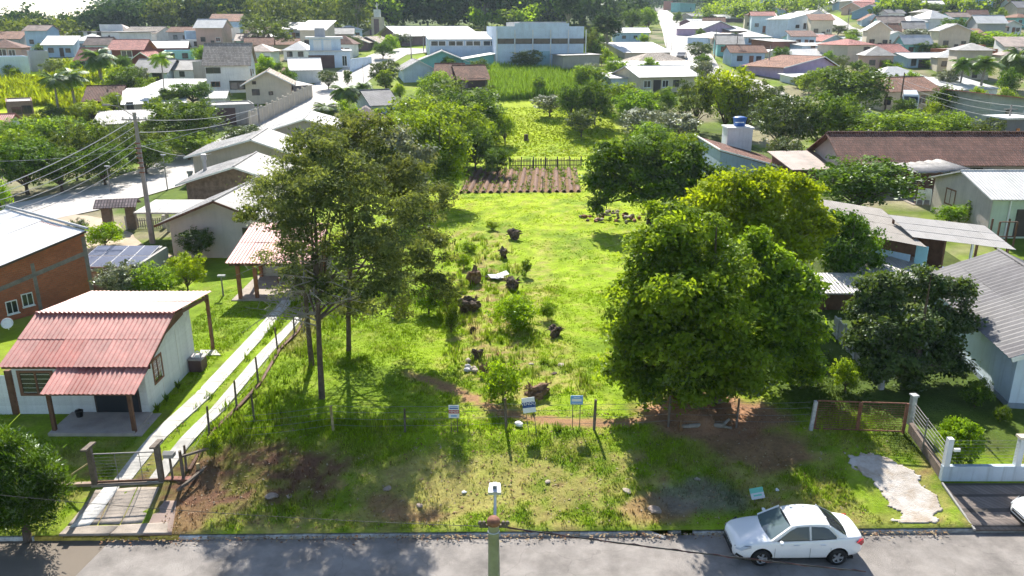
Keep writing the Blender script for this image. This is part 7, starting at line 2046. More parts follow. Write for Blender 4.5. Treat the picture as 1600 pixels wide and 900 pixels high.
# rubble heap under the dark tree
hm = [rk_m, rk_d, rk_p, mat('brick_bits', (.30, .13, .09), .9, .3)]
r = empty('rubble_heap', 'heap of bricks and stones under the broad dark tree', 'rubble', gl(958, 342))
rg = random.Random(77)
for k in range(46):
    a = rg.gauss(0, 1.3); b_ = rg.gauss(0, .7); z = max(0, .75 - abs(a) * .3 - abs(b_) * .3) * rg.random()
    o = rock('rubble_piece', None, None, Vector((a, b_, z)), rg.uniform(.12, .34), rg.uniform(.1, .24), rg.uniform(.08, .2), rg.choice(hm), 200 + k, parent=r, n=1)
# clumps of tall weeds and bushes between the stumps
T('bushy', 770, 845, 458, 512, 'bright weedy bush in the middle of the stumps', 'bush', 'bush')
T('bushy', 752, 820, 560, 628, 'bright weedy bush over the dirt path', 'bush', 'bush')
T('bushy', 712, 738, 395, 420, 'yellow-green tuft at the top left of the stumps', 'bush', 'bush')
T('bush', 720, 746, 378, 396, 'flat green tuft above the yellow-green one', 'bush', 'bush')
T('bush', 757, 780, 346, 360, 'small leafy tuft near the vegetable rows', 'bush', 'bush')
T('bush', 608, 640, 468, 494, 'green tuft at the right edge of the wattle shade', 'bush', 'bush')
T('columnar', 814, 830, 402, 432, 'upright cluster of green stems beside the scrap', 'plant', 'plant')
T('bush', 640, 700, 440, 490, 'low scrub under the leaning wattle', 'bush', 'bush')
T('loose', 672, 728, 430, 492, 'bare-branched scrub between the wattle and the stumps', 'bush', 'bush')
T('bush', 840, 872, 470, 500, 'low tuft beside the bright weedy bush', 'bush', 'bush')
T('bush', 318, 352, 672, 716, 'leafy shrub on the bank beside the fence posts', 'bush', 'bush')
T('bushd', 690, 720, 470, 520, 'dark weeds left of the broad stump', 'bush', 'bush')

# ================================================================== vegetable plot and picket fence
soil = mat('tilled_soil', (.22, .125, .085), .95, .3, 3, .8, 20, rnd=.2)
c = [P(717, 302), P(912, 300), P(905, 264), P(738, 264)]
vp = tag(empty('vegetable_plot'), kind='structure')
Xr, Yr, Cr = [], [], []
rg = np.random.default_rng(31)
for j in range(17):
    t0, t1 = j / 17, (j + .62) / 17
    a0, a1, b0_, b1_ = c[0].lerp(c[1], t0), c[0].lerp(c[1], t1), c[3].lerp(c[2], t0), c[3].lerp(c[2], t1)
    V, F = [], []
    for k in range(11):
        s_ = k / 10; L0, L1_ = a0.lerp(b0_, s_), a1.lerp(b1_, s_); M_ = L0.lerp(L1_, .5)
        for q, h in ((L0, .04), (L0.lerp(L1_, .25), .2), (M_, .24), (L0.lerp(L1_, .75), .2), (L1_, .04)): V.append((q.x, q.y, G(q.x, q.y) + h + rg.uniform(-.02, .02)))
    for k in range(10):
        for i_ in range(4): F.append((k * 5 + i_, k * 5 + i_ + 1, k * 5 + i_ + 6, k * 5 + i_ + 5))
    MB().add(V, F).build('ridge', soil, vp, True)
    dens = (46, 4, 30, 3, 14, 40, 6)[j % 7]
    for k in range(dens):
        q = a0.lerp(a1, .5).lerp(b0_.lerp(b1_, .5), rg.random()); Xr.append(q.x + rg.normal(0, .12)); Yr.append(q.y)
Xr, Yr = np.array(Xr), np.array(Yr)
tufts('vegetables', 'rows of young vegetables on the tilled ridges', Xr, Yr, rg.uniform(.12, .28, len(Xr)), .09, np.array([.17, .25, .03]) * rg.uniform(.7, 1.3, (len(Xr), 1)), 6, zoff=.2, lean=1.1, seed=8, cat='vegetables')
q0, q1 = P(796, 263), P(908, 262)
r = empty('picket_fence', 'dark wooden picket fence behind the vegetable rows', 'fence', q0)
pkm = MB().prism([(-.045, 0, 0), (.045, 0, 0), (.045, 0, 1.05), (0, 0, 1.15), (-.045, 0, 1.05)], (0, .025, 0)).mesh('picket'); pkm.materials.append(post_w)
d_ = q1 - q0
for k in range(48):
    p_ = d_ * (k / 47); rgk = random.Random(k); o = link('picket', pkm, None, r, (p_.x, p_.y, p_.z - .02), (0, rgk.uniform(-.04, .04), 0)); o.scale = (1, 1, rgk.uniform(.88, 1.05))
for z in (.3, .8): MB().bar((0, .05, z), (d_.x, d_.y + .05, d_.z + z), .04, .08).build('rail', post_w, r)
for k in range(7): p_ = d_ * (k / 6); MB().box(p_.x - .06, p_.x + .06, p_.y + .08, p_.y + .2, p_.z - .3, p_.z + 1.25).build('post', post_w, r)
q = P(781, 303); r = empty('garden_stake', 'thin stake at the near edge of the vegetable rows, left one', 'stake', q); MB().tube([(0, 0, -.2), (.03, 0, 1.6)], .04, 6).build('stick', post_w, r); MB().tube([(-.12, 0, 1.3), (.12, 0, 1.35)], .02, 5).build('crosspiece', post_w, r)
q = P(848, 302); r = empty('garden_stake', 'thin stake at the near edge of the vegetable rows, right one', 'stake', q); MB().tube([(0, 0, -.2), (-.03, 0, 1.7)], .04, 6).build('stick', post_w, r); MB().tube([(-.12, 0, 1.4), (.12, 0, 1.42)], .02, 5).build('crosspiece', post_w, r)
q = P(822, 219); r = empty('tree_stump', 'small sawn stump in the back paddock', 'stump', q); MB().lathe([(.4, -.1), (.3, .1), (.27, .75), (.24, .78)], 10).build('stump_trunk', bark, r); MB().tube([(.2, 0, .05), (.55, .1, -.05)], [.1, .04], 5).build('root', bark, r)
# ================================================================== street pole with lamp
pc = Vector((-.36, 13.4, 0))
r = empty('street_lamp', 'round concrete street pole with a small lamp reaching over the road', 'street lamp', pc)
polem = mat('pole_concrete', (.33, .33, .33), .9, .3, 2, .3)
ztop = 7.45
MB().tube([(0, 0, -.2), (0, 0, 3.5), (0, 0, ztop)], [.19, .15, .105], 16).build('pole', polem, r, True)
MB().lathe([(.115, 0), (.13, .02), (.13, .1), (.09, .15)], 14, (0, 0, ztop)).build('rusty_cap', rust, r, True)
steel = mat('galvanised', (.55, .57, .6), .4, .15, 4, 0, metal=.5)
MB().tube([(.02, .1, ztop - .5), (.02, .35, ztop + .0), (.02, .75, ztop + .28)], .03, 8).build('arm', steel, r, True)
hd = MB(); hd.prism([(-.12, .62, ztop + .26), (.14, .62, ztop + .26), (.12, .86, ztop + .33), (-.10, .86, ztop + .33)], (0, -.01, .07)); h_ = hd.build('lamp_head', steel, r)
MB().box(-.03, .05, .7, .85, ztop + .36, ztop + .42).build('sensor', mat('sensor_grey', (.2, .22, .25), .5), h_)
for z in (ztop - .15, ztop - 1.45, ztop - 1.62): MB().tube([(.11 * math.cos(t), .11 * math.sin(t), z) for t in np.linspace(0, 6.28, 13)], .014, 5).build('clamp', steel, r)
ins = MB(); ins.box(-.28, .28, .07, .12, ztop - .13, ztop - .07)
for x in (-.27, -.19, .19, .27): ins.lathe([(.035, 0), (.045, .03), (.03, .07)], 8, (x, .1, ztop - .07))
ins.build('insulator_bar', post_w, r)
cable = mat('black_cable', (.03, .028, .03), .6, .2)
def span(nm, lab, a, b, sag, rad=.012, m=None, twist=0, cat='cable'):
    a, b = Vector(a), Vector(b); n = 28
    pts = [a.lerp(b, t) + Vector((0, 0, -sag * 4 * t * (1 - t))) for t in np.linspace(0, 1, n)]
    o = MB().tube([p - a for p in pts], rad, 5, cap=False).build(nm, m or cable, None, False, a)
    if twist:
        q = [p - a + Vector((0, .022 * math.cos(k * 2.2), .022 * math.sin(k * 2.2))) for k, p in enumerate(pts)]
        MB().tube(q, rad * .7, 4, cap=False).build('strand', mat('red_cable', (.16, .05, .05), .6), o)
    return tag(o, lab, cat)
A_ = pc + Vector((.12, .1, ztop - .12))
span('power_cable', 'twisted black cable running from the street lamp across the white car', A_, at_depth(1352, 893, 15.4), .05, .016, twist=1)
span('power_cable', 'thin cable leaving the street lamp towards the left edge', pc + Vector((-.12, .1, ztop - .12)), (-26, 18.5, 6.9), .5, .006)

# ---- tall utility pole on the left street with its wires
q = P(239, 380)
r = empty('utility_pole', 'tall concrete utility pole with many wires beside the pale street', 'pole', q)
Hp = 9.6
ph = mat('pole_grey', (.30, .275, .255), .9, .25, 2, .2)
b = MB(); b.prism([(-.17, -.13, -.4), (.17, -.13, -.4), (.17, .13, -.4), (-.17, .13, -.4)], (0, 0, .41))
V = []
for (z, s_) in ((0, 1), (Hp, .62)): V += [(-.16 * s_, -.12 * s_, z), (.16 * s_, -.12 * s_, z), (.16 * s_, .12 * s_, z), (-.16 * s_, .12 * s_, z)]
b.add(V, [(0, 1, 5, 4), (1, 2, 6, 5), (2, 3, 7, 6), (3, 0, 4, 7), (4, 5, 6, 7)]); b.build('pole_shaft', ph, r)
MB().bar((-.9, -.12, Hp - .5), (.9, -.12, Hp - .5), .09, .1).build('crossarm', ph, r)
for x in (-.8, -.3, .3, .8): MB().lathe([(.04, 0), (.06, .06), (.04, .14)], 8, (x, -.12, Hp - .45)).build('insulator', conc_p, r)
for k in range(7): MB().box(-.2, .2, -.19, -.1, 5.3 + k * .35, 5.38 + k * .35).build('bracket', rust, r)
MB().tube([(-.1, -.1, Hp - .2), (-.9, -.3, Hp + .45), (-1.5, -.4, Hp + .55)], .03, 6).build('lamp_arm', ph, r); MB().box(-1.95, -1.45, -.5, -.3, Hp + .5, Hp + .62).build('lamp_head', ph, r)
wm_ = mat('pale_wire', (.42, .41, .42), .5, .1)
ends = [at_depth(-40, 306 + k * 9, 48 + (k % 3)) for k in range(6)]
names = ['topmost', 'second', 'third', 'fourth', 'fifth', 'lowest']
for k in range(6):
    span('overhead_wire', '%s of the wires running from the tall utility pole to the left edge' % names[k], Vector(q) + Vector((-.1, 0, Hp - .5 - k * .5)), ends[k], .35 + .1 * k, .02 if k else .03, wm_, cat='wire')
for k, (px, py, Y) in enumerate(((405, 168, 92), (403, 178, 92), (330, 240, 80))):
    span('overhead_wire', '%s wire running from the tall utility pole up the street' % names[k], Vector(q) + Vector((.1, 0, Hp - .5 - k * .9)), at_depth(px, py, Y), .5, .02, wm_, cat='wire')
for lab, px, py, yt in (('dark utility pole beside the stepped concrete fence', 409, 228, 165), ('thin pole by the olive street trees', 173, 300, 262), ('short pole on the verge of the pale street', 262, 297, 245), ('leaning pole at the far end of the pale street', 337, 256, 225), ('pole at the street junction before the church', 643, 98, 57), ('pole in front of the parish hall', 662, 80, 46), ('pole in the middle of the pale street', 568, 128, 104),
                        ('wooden pole in front of the cream house with the tiled porch', 1404, 178, 118), ('thin leaning pole left of the wooden one by the cream house', 1383, 172, 124), ('pole between the two blue hipped houses', 1116, 92, 50), ('pole below the two blue hipped houses', 1149, 100, 56), ('pole beside the lilac house', 1200, 112, 74), ('pole beside the hill street', 1324, 46, 14), ('pole by the pinkish gable on the hill', 1278, 24, 6), ('pole near the low beige house', 1383, 66, 36), ('slim pole at the foot of the hill road, left one', 1041, 78, 58), ('slim pole at the foot of the hill road, right one', 1049, 80, 64), ('grey pole beside the slatted gatehouse', 1568, 232, 168), ('garden lamp post beside the yellow-green tree', 349, 462, 432), ('pole on the meadow before the dark red cottage', 188, 182, 152), ('pole in front of the large white flat roof', 240, 178, 150), ('pole before the warehouse annex', 1012, 78, 58)):
    a = P(px, py); h = (py - yt) * mpp(a) / .96
    r = empty('utility_pole', lab, 'pole', a)
    MB().tube([(0, 0, -.4), (0, 0, h)], [.13 if h > 4 else .06, .09 if h > 4 else .04], 7).build('pole_shaft', ph if 'wooden' not in lab else bark, r)
    if h > 4: MB().bar((-.8, 0, h - .5), (.8, 0, h - .5), .1).build('crossarm', ph, r)
    else: MB().box(-.2, .25, -.1, .1, h, h + .1).build('lamp_head', conc_p, r)
pr = [at_depth(1404, 122, 128), at_depth(1640, 168, 100)]
for k in range(5):
    span('overhead_wire', '%s of the wires crossing above the red-roofed house at the right' % names[k], pr[0] + Vector((0, 0, -k * .7)), pr[1] + Vector((0, 0, -k * .9)), 1.0, .022, wm_, cat='wire')
for k in range(3):
    span('overhead_wire', '%s of the wires strung down the right hillside' % names[k], at_depth(1278, 8 + 3 * k, 290), at_depth(1410, 70 + 3 * k, 190), 1.5, .04, wm_, cat='wire')
span('overhead_wire', 'single wire sagging over the street trees on the left', at_depth(-10, 252, 70), at_depth(400, 168, 95), 1.5, .02, wm_, cat='wire')

# ================================================================== cars
paint = mat('car_white', (.80, .81, .82), .25, .03, 1, 0, coat=1.0); tint_g = glass('car_glass', (.02, .026, .03), .03); wind_g = glass('windscreen_glass', (.10, .14, .15), .03); tyre_m = mat('tyre', (.018, .018, .019), .85, .2, 4, .2); rim_m = mat('rim', (.52, .53, .55), .3, .1, 2, 0, metal=.7)  # windscreen colour is lightened to stand for the sunlit dash behind it
trim_m = mat('black_trim', (.015, .015, .016), .5, .1, 2, 0); lamp_r = mat('tail_red', (.45, .02, .03), .15, .1, 1, 0); lamp_w = mat('head_clear', (.5, .53, .56), .08, .1, 1, 0, spec=.8); under_m = mat('underbody', (.01, .01, .01), .9)
def sedan(label, loc, rz, body=paint):
    """three-box saloon, 4.45 m; nose towards -x"""
    r = empty('car', label, 'car', loc, rz)
    # stations: x, half width, sill z, lower bulge z, belt z, deck z (top centre of the lower body), crown half width
    ST = [(-2.22, .50, .30, .42, .58, .62), (-2.16, .70, .24, .42, .66, .72), (-2.02, .80, .22, .45, .74, .82), (-1.75, .845, .22, .48, .80, .90), (-1.35, .86, .22, .50, .86, .97), (-.95, .865, .20, .52, .90, 1.00), (-.55, .868, .20, .52, .92, 1.0), (0, .87, .20, .53, .95, 1.0), (.6, .87, .20, .54, .98, 1.02), (1.1, .865, .21, .55, 1.01, 1.06), (1.45, .855, .23, .56, 1.02, 1.09), (1.8, .83, .27, .56, 1.01, 1.09), (2.08, .76, .31, .56, .97, 1.07), (2.2, .62, .36, .56, .88, 1.0), (2.24, .45, .42, .56, .78, .86)]
    def ring(s_):
        x, w_, z0, zb, zt, zd = s_
        half = [(0, z0), (w_ * .75, z0), (w_ * .94, z0 + .06), (w_, zb), (w_ * .985, (zb + zt) / 2), (w_ * .93, zt), (w_ * .86, zt + (zd - zt) * .45), (w_ * .6, zd - .008), (0, zd)]
        return [(x, -y, z) for y, z in half] + [(x, y, z) for y, z in reversed(half[1:-1])]
    RG = [ring(s_) for s_ in ST]; n = len(RG[0]); V = [p for r_ in RG for p in r_]
    F = []
    for i in range(len(RG) - 1):
        for j in range(n): F.append((i * n + j, i * n + (j + 1) % n, (i + 1) * n + (j + 1) % n, (i + 1) * n + j))
    F.append(tuple(range(n))); F.append(tuple(reversed(range((len(RG) - 1) * n, len(RG) * n))))
    o = MB().add(V, F).build('body', body, r, True)
    # wheel openings are cut out of the body
    for x in (-1.3, 1.3):
        cut = MB(); cut.tube([(x, -1.2, .33), (x, 1.2, .33)], .375, 28); c_ = cut.build('wheel_cutter', None)
        md = o.modifiers.new('arch', 'BOOLEAN'); md.object = c_; md.operation = 'DIFFERENCE'; md.solver = 'EXACT'
        c_.parent = None; CUTS.append((o, c_))
    sb = o.modifiers.new('smooth', 'SUBSURF'); sb.levels = 2; sb.render_levels = 2
    o.modifiers.move(len(o.modifiers) - 1, 0)
    # cabin: glass shell with roof, pillars and a dark interior under it
    CB = [(-1.02, .74, .97), (-.35, .63, 1.36), (-.1, .60, 1.44), (.35, .59, 1.475), (.8, .58, 1.455), (1.05, .58, 1.40), (1.62, .66, 1.09)]
    def wl_(x): return float(np.interp(x, [s_[0] for s_ in ST], [s_[1] for s_ in ST])) * .915
    def bz_(x): return float(np.interp(x, [s_[0] for s_ in ST], [s_[4] for s_ in ST])) + .0
    roofp = [(-.32, .60, 1.375), (-.1, .625, 1.44), (.35, .625, 1.475), (.8, .61, 1.455), (1.02, .585, 1.405)]
    V, F = [], []
    for (x, w_, z) in roofp: V += [(x, -w_, z - .045), (x, -w_ * .93, z - .012), (x, -w_ * .5, z + .012), (x, 0, z + .018), (x, w_ * .5, z + .012), (x, w_ * .93, z - .012), (x, w_, z - .045)]
    for i in range(4):
        for j in range(6): F.append((i * 7 + j, i * 7 + j + 1, (i + 1) * 7 + j + 1, (i + 1) * 7 + j))
    rf = MB().add(V, F).build('roof', body, r, True); rf.modifiers.new('t', 'SOLIDIFY').thickness = .03; sbr = rf.modifiers.new('s', 'SUBSURF'); sbr.levels = 2; sbr.render_levels = 2
    # windscreen and rear screen
    def screen(nm, xb, zb_, wb, xt, zt, wt, bow):
        V, F = [], []
        for k in range(5):
            t = k / 4
            for j in range(7):
                s_ = j / 6 * 2 - 1; w_ = wb + (wt - wb) * t
                V.append((xb + (xt - xb) * t + bow * (1 - s_ * s_) * (1 - t * .6), s_ * w_, zb_ + (zt - zb_) * t + .015 * math.sin(math.pi * t)))
        for k in range(4):
            for j in range(6): F.append((k * 7 + j, k * 7 + j + 1, (k + 1) * 7 + j + 1, (k + 1) * 7 + j))
        return MB().add(V, F).build(nm, wind_g if nm == 'windscreen' else tint_g, r, True)
    screen('windscreen', -1.0, .965, .72, -.33, 1.385, .57, -.14); screen('rear_window', 1.58, 1.075, .66, 1.03, 1.40, .53, .10)
    for s_ in (-1, 1):
        # side glass in two panes, dark; white pillars round it
        def y_at(x, z):
            zb_ = bz_(x); t = (z - zb_) / (1.43 - zb_); return s_ * (wl_(x) * (1 - t) + .615 * t + .0)
        def pane(xs_, nm):
            V = [(x, y_at(x, z) + s_ * .004, z) for x, z in xs_]
            o_ = MB().add(V, [tuple(range(len(V)))] if s_ < 0 else [tuple(reversed(range(len(V))))]).build(nm, tint_g, r); return o_
        pane([(-.78, .955), (.28, .985), (.28, 1.395), (-.12, 1.375), (-.35, 1.27)], 'side_window')
        pane([(.36, .99), (1.18, 1.03), (1.22, 1.06), (.95, 1.32), (.8, 1.375), (.36, 1.395)], 'side_window')
        pl = MB()
        for a, b_, w_ in (((-1.0, .95), (-.32, 1.40), .07), ((.32, .98), (.32, 1.42), .06), ((1.30, 1.05), (1.0, 1.40), .12)):
            pl.bar((a[0], y_at(*a), a[1]), (b_[0], y_at(*b_) * .995, b_[1]), .03, w_, up=(0, 1, 0))
        V = [(x, y_at(x, z) - s_ * .012, z) for x, z in ((-1.0, .93), (1.62, 1.04), (1.02, 1.42), (.35, 1.45), (-.1, 1.42), (-.34, 1.38))]
        pl.add(V, [tuple(range(6))] if s_ < 0 else [tuple(reversed(range(6)))])
        pl.build('pillar', body, r)
        st = MB(); st.tube([(x, y_at(x, z) + s_ * .006, z) for x, z in ((-.8, .945), (.3, .975), (1.2, 1.02))], .012, 5); st.build('belt_trim', trim_m, r)
        mi = MB(); mi.lathe([(.02, -.07), (.085, -.05), (.1, 0), (.085, .06), (.02, .08)], 12); m_ = mi.build('mirror', body, r, True, (-.72, s_ * .98, 1.0), (0, R(90), 0)); m_.scale = (.7, 1.15, .8)
        MB().bar((-.72, s_ * .84, .95), (-.72, s_ * .95, .98), .04).build('mirror_arm', trim_m, r)
        for x in (-.15, .75): MB().box(x - .09, x + .09, s_ * .868 - .008, s_ * .868 + .012, .80, .83).build('handle', body, r)
        for x, zt in ((-.88, .9), (.32, .95), (1.02, .98)):
            MB().box(x - .004, x + .004, s_ * .872 - .003, s_ * .872 + .003, .27, .72).build('door_gap', trim_m, r)
        hl = MB(); hl.prism([(-2.10, s_ * .58, .66), (-1.72, s_ * .845, .79), (-1.66, s_ * .85, .73), (-1.98, s_ * .80, .60), (-2.14, s_ * .66, .60)], (-.035, s_ * .02, .01)); hl.build('headlight', lamp_w, r)
        MB().prism([(-2.16, s_ * .56, .66), (-1.70, s_ * .852, .805), (-1.68, s_ * .852, .79), (-2.13, s_ * .58, .64)], (-.03, s_ * .015, .012)).build('lamp_trim', trim_m, r)
        tl = MB(); tl.prism([(1.86, s_ * .825, .90), (2.12, s_ * .70, .98), (2.17, s_ * .66, .80), (2.05, s_ * .765, .76)], (.025, s_ * .035, 0)); tl.build('taillight', lamp_r, r)
        fg = MB(); fg.prism([(-2.12, s_ * .70, .46), (-1.92, s_ * .83, .38), (-1.94, s_ * .83, .33), (-2.16, s_ * .66, .37)], (-.02, s_ * .02, 0)); fg.build('fog_vent', trim_m, r)
        for x in (-1.3, 1.3):
            wh = empty('wheel'); wh.parent = r; wh.location = (x, s_ * .76, .315)
            MB().lathe([(.19, -.1), (.29, -.1), (.315, -.06), (.315, .06), (.29, .1), (.19, .1)], 28, cap=False).build('tyre', tyre_m, wh, True, None, (R(90), 0, 0))
            rm = MB(); 
            for k in range(5):
                a = k * 1.2566; rm.bar((0, s_ * .075, 0), (math.cos(a) * .19, s_ * .085, math.sin(a) * .19), .07, .025, up=(0, 1, 0))
            rm.tube([(math.cos(t) * .195, s_ * .085, math.sin(t) * .195) for t in np.linspace(0, 6.2832, 25)], .014, 5); rm.tube([(0, s_ * .05, 0), (0, s_ * .1, 0)], .04, 10)
            rm.build('rim', rim_m, wh); MB().tube([(0, s_ * .02, 0), (0, s_ * .055, 0)], .19, 20).build('brake_disc', trim_m, wh)
            MB().tube([(x, s_ * .42, .33), (x, s_ * .70, .33)], .37, 22).build('wheel_well', under_m, r)
    MB().box(-2.25, -2.17, -.42, .42, .47, .53).build('grille', trim_m, r); MB().box(-2.235, -2.15, -.5, .5, .30, .40).build('lower_grille', trim_m, r)
    MB().box(2.19, 2.262, -.26, .26, .62, .73).build('number_plate', rim_m, r)
    MB().box(-1.9, 1.9, -.7, .7, .17, .25).build('underbody', under_m, r)
    wp = MB(); wp.bar((-1.06, -.35, 1.0), (-.8, .05, 1.11), .02); wp.bar((-1.06, .3, 1.0), (-.8, .55, 1.08), .02); wp.build('wiper', trim_m, r)
    return r
CUTS = []
cw = P(1247, 884, 0)
car = sedan('white saloon car parked against the kerb', (cw.x, cw.y + .80, 0), R(1)); car.scale = (.955, .96, .96)
c2 = P(1583, 838, 0)
car2 = sedan('second white car, only its nose showing at the photo edge', (c2.x + 2.62, c2.y + .45, 0), R(1))
bpy.context.view_layer.update()
dg = bpy.context.evaluated_depsgraph_get()
cache = None
for o, c_ in CUTS: c_.matrix_world = o.matrix_world @ Matrix.Identity(4)
bpy.context.view_layer.update()
done = {}
for o in {o.name: o for o, _ in CUTS}.values():
    dg = bpy.context.evaluated_depsgraph_get()
    me = bpy.data.meshes.new_from_object(o.evaluated_get(dg)); o.modifiers.clear(); o.data = me
for _, c_ in CUTS: bpy.data.objects.remove(c_, do_unlink=True)

# white truck by the cream house
q = P(1420, 180)
r = empty('truck', 'white lorry cab parked before the cream house with the tiled porch', 'truck', q, R(-15))
b = MB(); b.prism([(-1.1, 0, .5), (-1.1, 1.9, .5), (-1.1, 1.9, 2.9), (-1.1, .45, 2.95), (-1.1, .05, 1.8)], (2.2, 0, 0)); b.build('cab', paint, r)
b = MB(); b.prism([(-.95, .04, 1.82), (.95, .04, 1.82), (.95, .36, 2.7), (-.95, .36, 2.7)], (0, -.03, 0)); b.build('windscreen', tint_g, r)
MB().box(-.9, .9, -.05, .02, .7, 1.3).build('grille', trim_m, r); MB().prism([(-1, .5, 2.95), (1, .5, 2.95), (.9, 1.8, 3.5), (-.9, 1.8, 3.5)], (0, .1, -.3)).build('wind_deflector', paint, r)
for s_ in (-1, 1):
    MB().tube([(s_ * .8, .7, .5), (s_ * 1.08, .7, .5)], .5, 16).build('wheel', tyre_m, r); MB().box(s_ * 1.15, s_ * 1.3, -.1, .05, 1.7, 2.4).build('mirror', trim_m, r); MB().prism([(s_ * 1.105, .5, 1.8), (s_ * 1.105, 1.5, 1.8), (s_ * 1.105, 1.5, 2.6), (s_ * 1.105, .6, 2.6)], (.01 * s_, 0, 0)).build('side_window', tint_g, r)
MB().box(-1.1, 1.1, 2.1, 8, .8, 1.05).build('chassis', trim_m, r)
for k, (px, py, lab) in enumerate(((1065, 92, 'small dark car at the foot of the hill road'), (1346, 188, 'grey car parked in the cross street behind the broad green tree'))):
    q = P(px, py); r = empty('car', lab, 'car', q, R(70 if k == 0 else 10))
    cm_ = mat('car_grey%d' % k, ((.12, .12, .13), (.3, .33, .38))[k], .3, .05, 1, 0, coat=1)
    b = MB(); b.prism([(-2.1, -.85, .3), (-2.1, -.85, .8), (-1.2, -.85, .95), (-.6, -.8, 1.4), (.8, -.8, 1.42), (1.4, -.85, 1.0), (2.1, -.85, .95), (2.1, -.85, .3)], (0, 1.7, 0)); b.build('body', cm_, r)
    for s_ in (-1, 1):
        MB().prism([(-1.0, s_ * .86, .98), (-.55, s_ * .83, 1.35), (.75, s_ * .83, 1.36), (1.2, s_ * .86, 1.0)], (0, s_ * .01, 0)).build('side_window', tint_g, r)
        for x in (-1.3, 1.3): MB().tube([(x, s_ * .7, .32), (x, s_ * .88, .32)], .32, 14).build('wheel', tyre_m, r)

# ================================================================== grass and litter on the plot
rng = np.random.default_rng(77)
def off_slabs(X, Y):
    """no blades on paving, house floors, road or heap of bare earth"""
    ok = np.ones(len(X), bool)
    px = 800 + X / (Y * CP + 15.8 * SP) * FPX
    sA = [P(178, 752), P(443, 468)]; 
    for (l0, l1, w_) in (((190, 752), (451, 469), .55), ((242, 754), (467, 497), .5)):
        a, b_ = P(*l0), P(*l1); ok &= seg_dist(X, Y, [(a.x, a.y), (b_.x, b_.y)]) > w_
    a = P(100, 845); b_ = P(268, 760)
    ok &= ~((X > a.x - .5) & (X < P(262, 800).x) & (Y < P(200, 760).y + .1))
    ok &= ~((X > -21) & (X < -15.2) & (Y > 28.5) & (Y < 36))
    ok &= ~((X < -17.6) & (Y > 33))
    c_ = P(1400, 765); ok &= np.hypot((X - c_.x) / 1.75, (Y - c_.y) / 1.9) > 1
    c_ = P(1497, 795); ok &= ~(X > P(1480, 770).x + (P(1523, 830).x - P(1472, 757).x) * 0)
    ok &= ~((X > 16.5) & (Y > 33)); ok &= ~(X > 15.3 + (Y - 23.6) * .05) | (Y > 27.5)
    ok &= seg_dist(X, Y, PATH) > .4
    return ok
def lawn_tufts(name, lab, n, y0, y1, x0, x1, h0, h1, wd, blades, seed, keep=None, mul=1.0, kerb=True):
    rg = np.random.default_rng(seed)
    X = rg.uniform(x0, x1, n); t = rg.uniform(y0, y1, n); Y = t + (kerb_y(X) if kerb else 0)
    k = off_slabs(X, Y)
    if keep is not None: k &= keep(X, Y, rg)
    X, Y = X[k], Y[k]
    C = cover_lot(X, Y)
    gr = np.clip((C[:, 1] - C[:, 0]) / .08 + .25, 0, 1)                  # fewer blades where there is bare earth
    k = rg.random(len(X)) < .12 + .88 * gr
    X, Y, C = X[k], Y[k], C[k] * mul
    hv = fbm(X * .5, Y * .5, 61)
    h = (h0 + (h1 - h0) * np.clip((hv - .35) / .35, 0, 1)) * rg.uniform(.6, 1.3, len(X))
    Z = g(X, Y) + lot_bump(X, Y)
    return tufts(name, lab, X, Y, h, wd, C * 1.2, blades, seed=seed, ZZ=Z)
lawn_tufts('verge_grass', 'trampled grass on the street verge in front of the fence', 42000, .2, 6.5, -24, 17, .05, .16, .035, 4, 201)
lawn_tufts('lot_grass', 'grass of the plot behind the wire fence', 52000, 6, 24, -22, 16, .04, .15, .045, 4, 202)
lawn_tufts('lawn_grass', 'short sunlit grass of the upper lawn', 20000, 22, 56, -14, 16, .03, .085, .06, 4, 203)
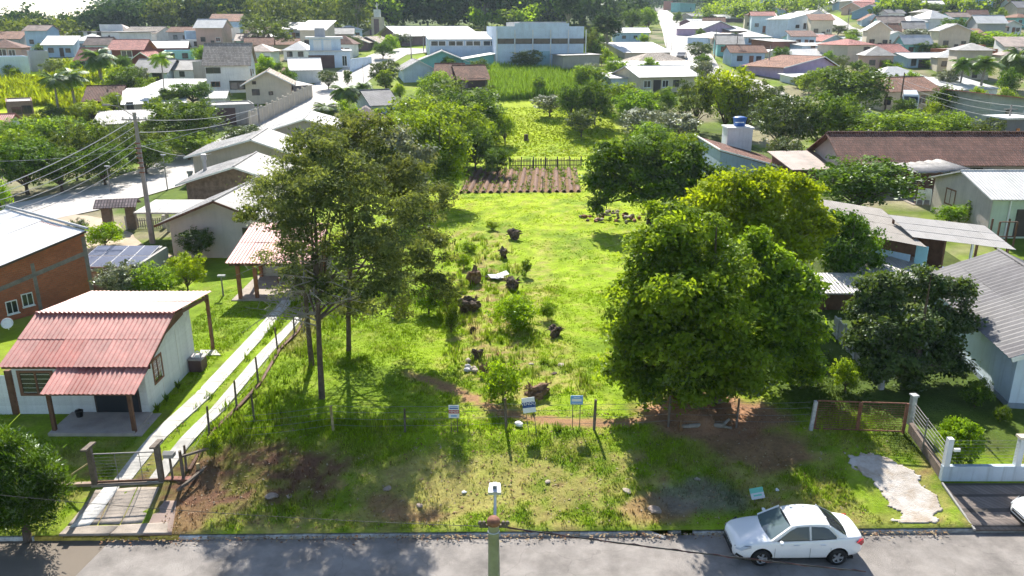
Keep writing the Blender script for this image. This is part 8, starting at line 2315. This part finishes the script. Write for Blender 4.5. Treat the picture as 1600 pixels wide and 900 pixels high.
# taller weeds round the stumps, along the fences and in the wattle shade
lawn_tufts('weeds', 'tall weeds round the stumps and along the fence', 16000, 5, 36, -14, 14, .25, .55, .05, 5, 204, lambda X, Y, rg: (seg_dist(X, Y, DEBRIS) < 2.6) & (fbm(X * 1.1, Y * 1.1, 71) > .52) | ((np.abs(Y - 29.3) < .45) & (fbm(X * 1.5, Y * 1.5, 72) > .5)) | ((X < -9.5) & (X > -13.5) & (fbm(X, Y, 73) > .5)), .9)
# leaf litter, clods and twigs on the verge
LIT = []
lv, lf, lc = [], [], []
X = rng.uniform(-14, 15, 4300); Y = np.concatenate([rng.uniform(.25, 7, 3300), -np.abs(rng.normal(0, .16, 1000)) - .02]) + kerb_y(X); ok = off_slabs(X, Y) | (Y < kerb_y(X)); X, Y = X[ok], Y[ok]
Z = g(X, Y) + lot_bump(X, Y) + .02
n = len(X); th = rng.uniform(0, 6.28, n); s_ = rng.uniform(.02, .07, n)
P0 = np.stack([X, Y, Z], -1); a = np.stack([np.cos(th), np.sin(th), rng.uniform(-.3, .5, n)], -1) * s_[:, None]; b_ = np.stack([-np.sin(th), np.cos(th), rng.uniform(-.3, .5, n)], -1) * s_[:, None] * .5
V = np.stack([P0 - a, P0 + b_ , P0 + a, P0 - b_], 1).reshape(-1, 3)
pal = np.array([[.30, .20, .11], [.16, .09, .05], [.38, .30, .18], [.22, .13, .08], [.34, .28, .2]])
C = np.repeat(pal[rng.integers(0, 5, n)], 4, 0)
tag(link('litter', mesh_np('litter', V, np.arange(n * 4).reshape(n, 4), cover=C), mat_grass('litter_leaves', .1)), 'dry leaves and bits of litter on the verge', 'litter', None, 'stuff')

# ================================================================== air: pale haze over the whole place
hz = MB().box(-3300, 3300, -120, 3400, -75, 130).build('haze', None)
hm_ = bpy.data.materials.new('haze_air'); hm_.use_nodes = True
nt = hm_.node_tree; nt.nodes.clear()
ov_ = N(nt, 'ShaderNodeOutputMaterial'); pv_ = N(nt, 'ShaderNodeVolumePrincipled')
pv_.inputs['Color'].default_value = (.70, .86, 1.0, 1); pv_.inputs['Density'].default_value = .00014; pv_.inputs['Anisotropy'].default_value = .3
nt.links.new(pv_.outputs[0], ov_.inputs['Volume'])
hz.data.materials.append(hm_)
tag(hz, 'pale daylight haze over the far wood and ridge', 'haze', None, 'stuff')
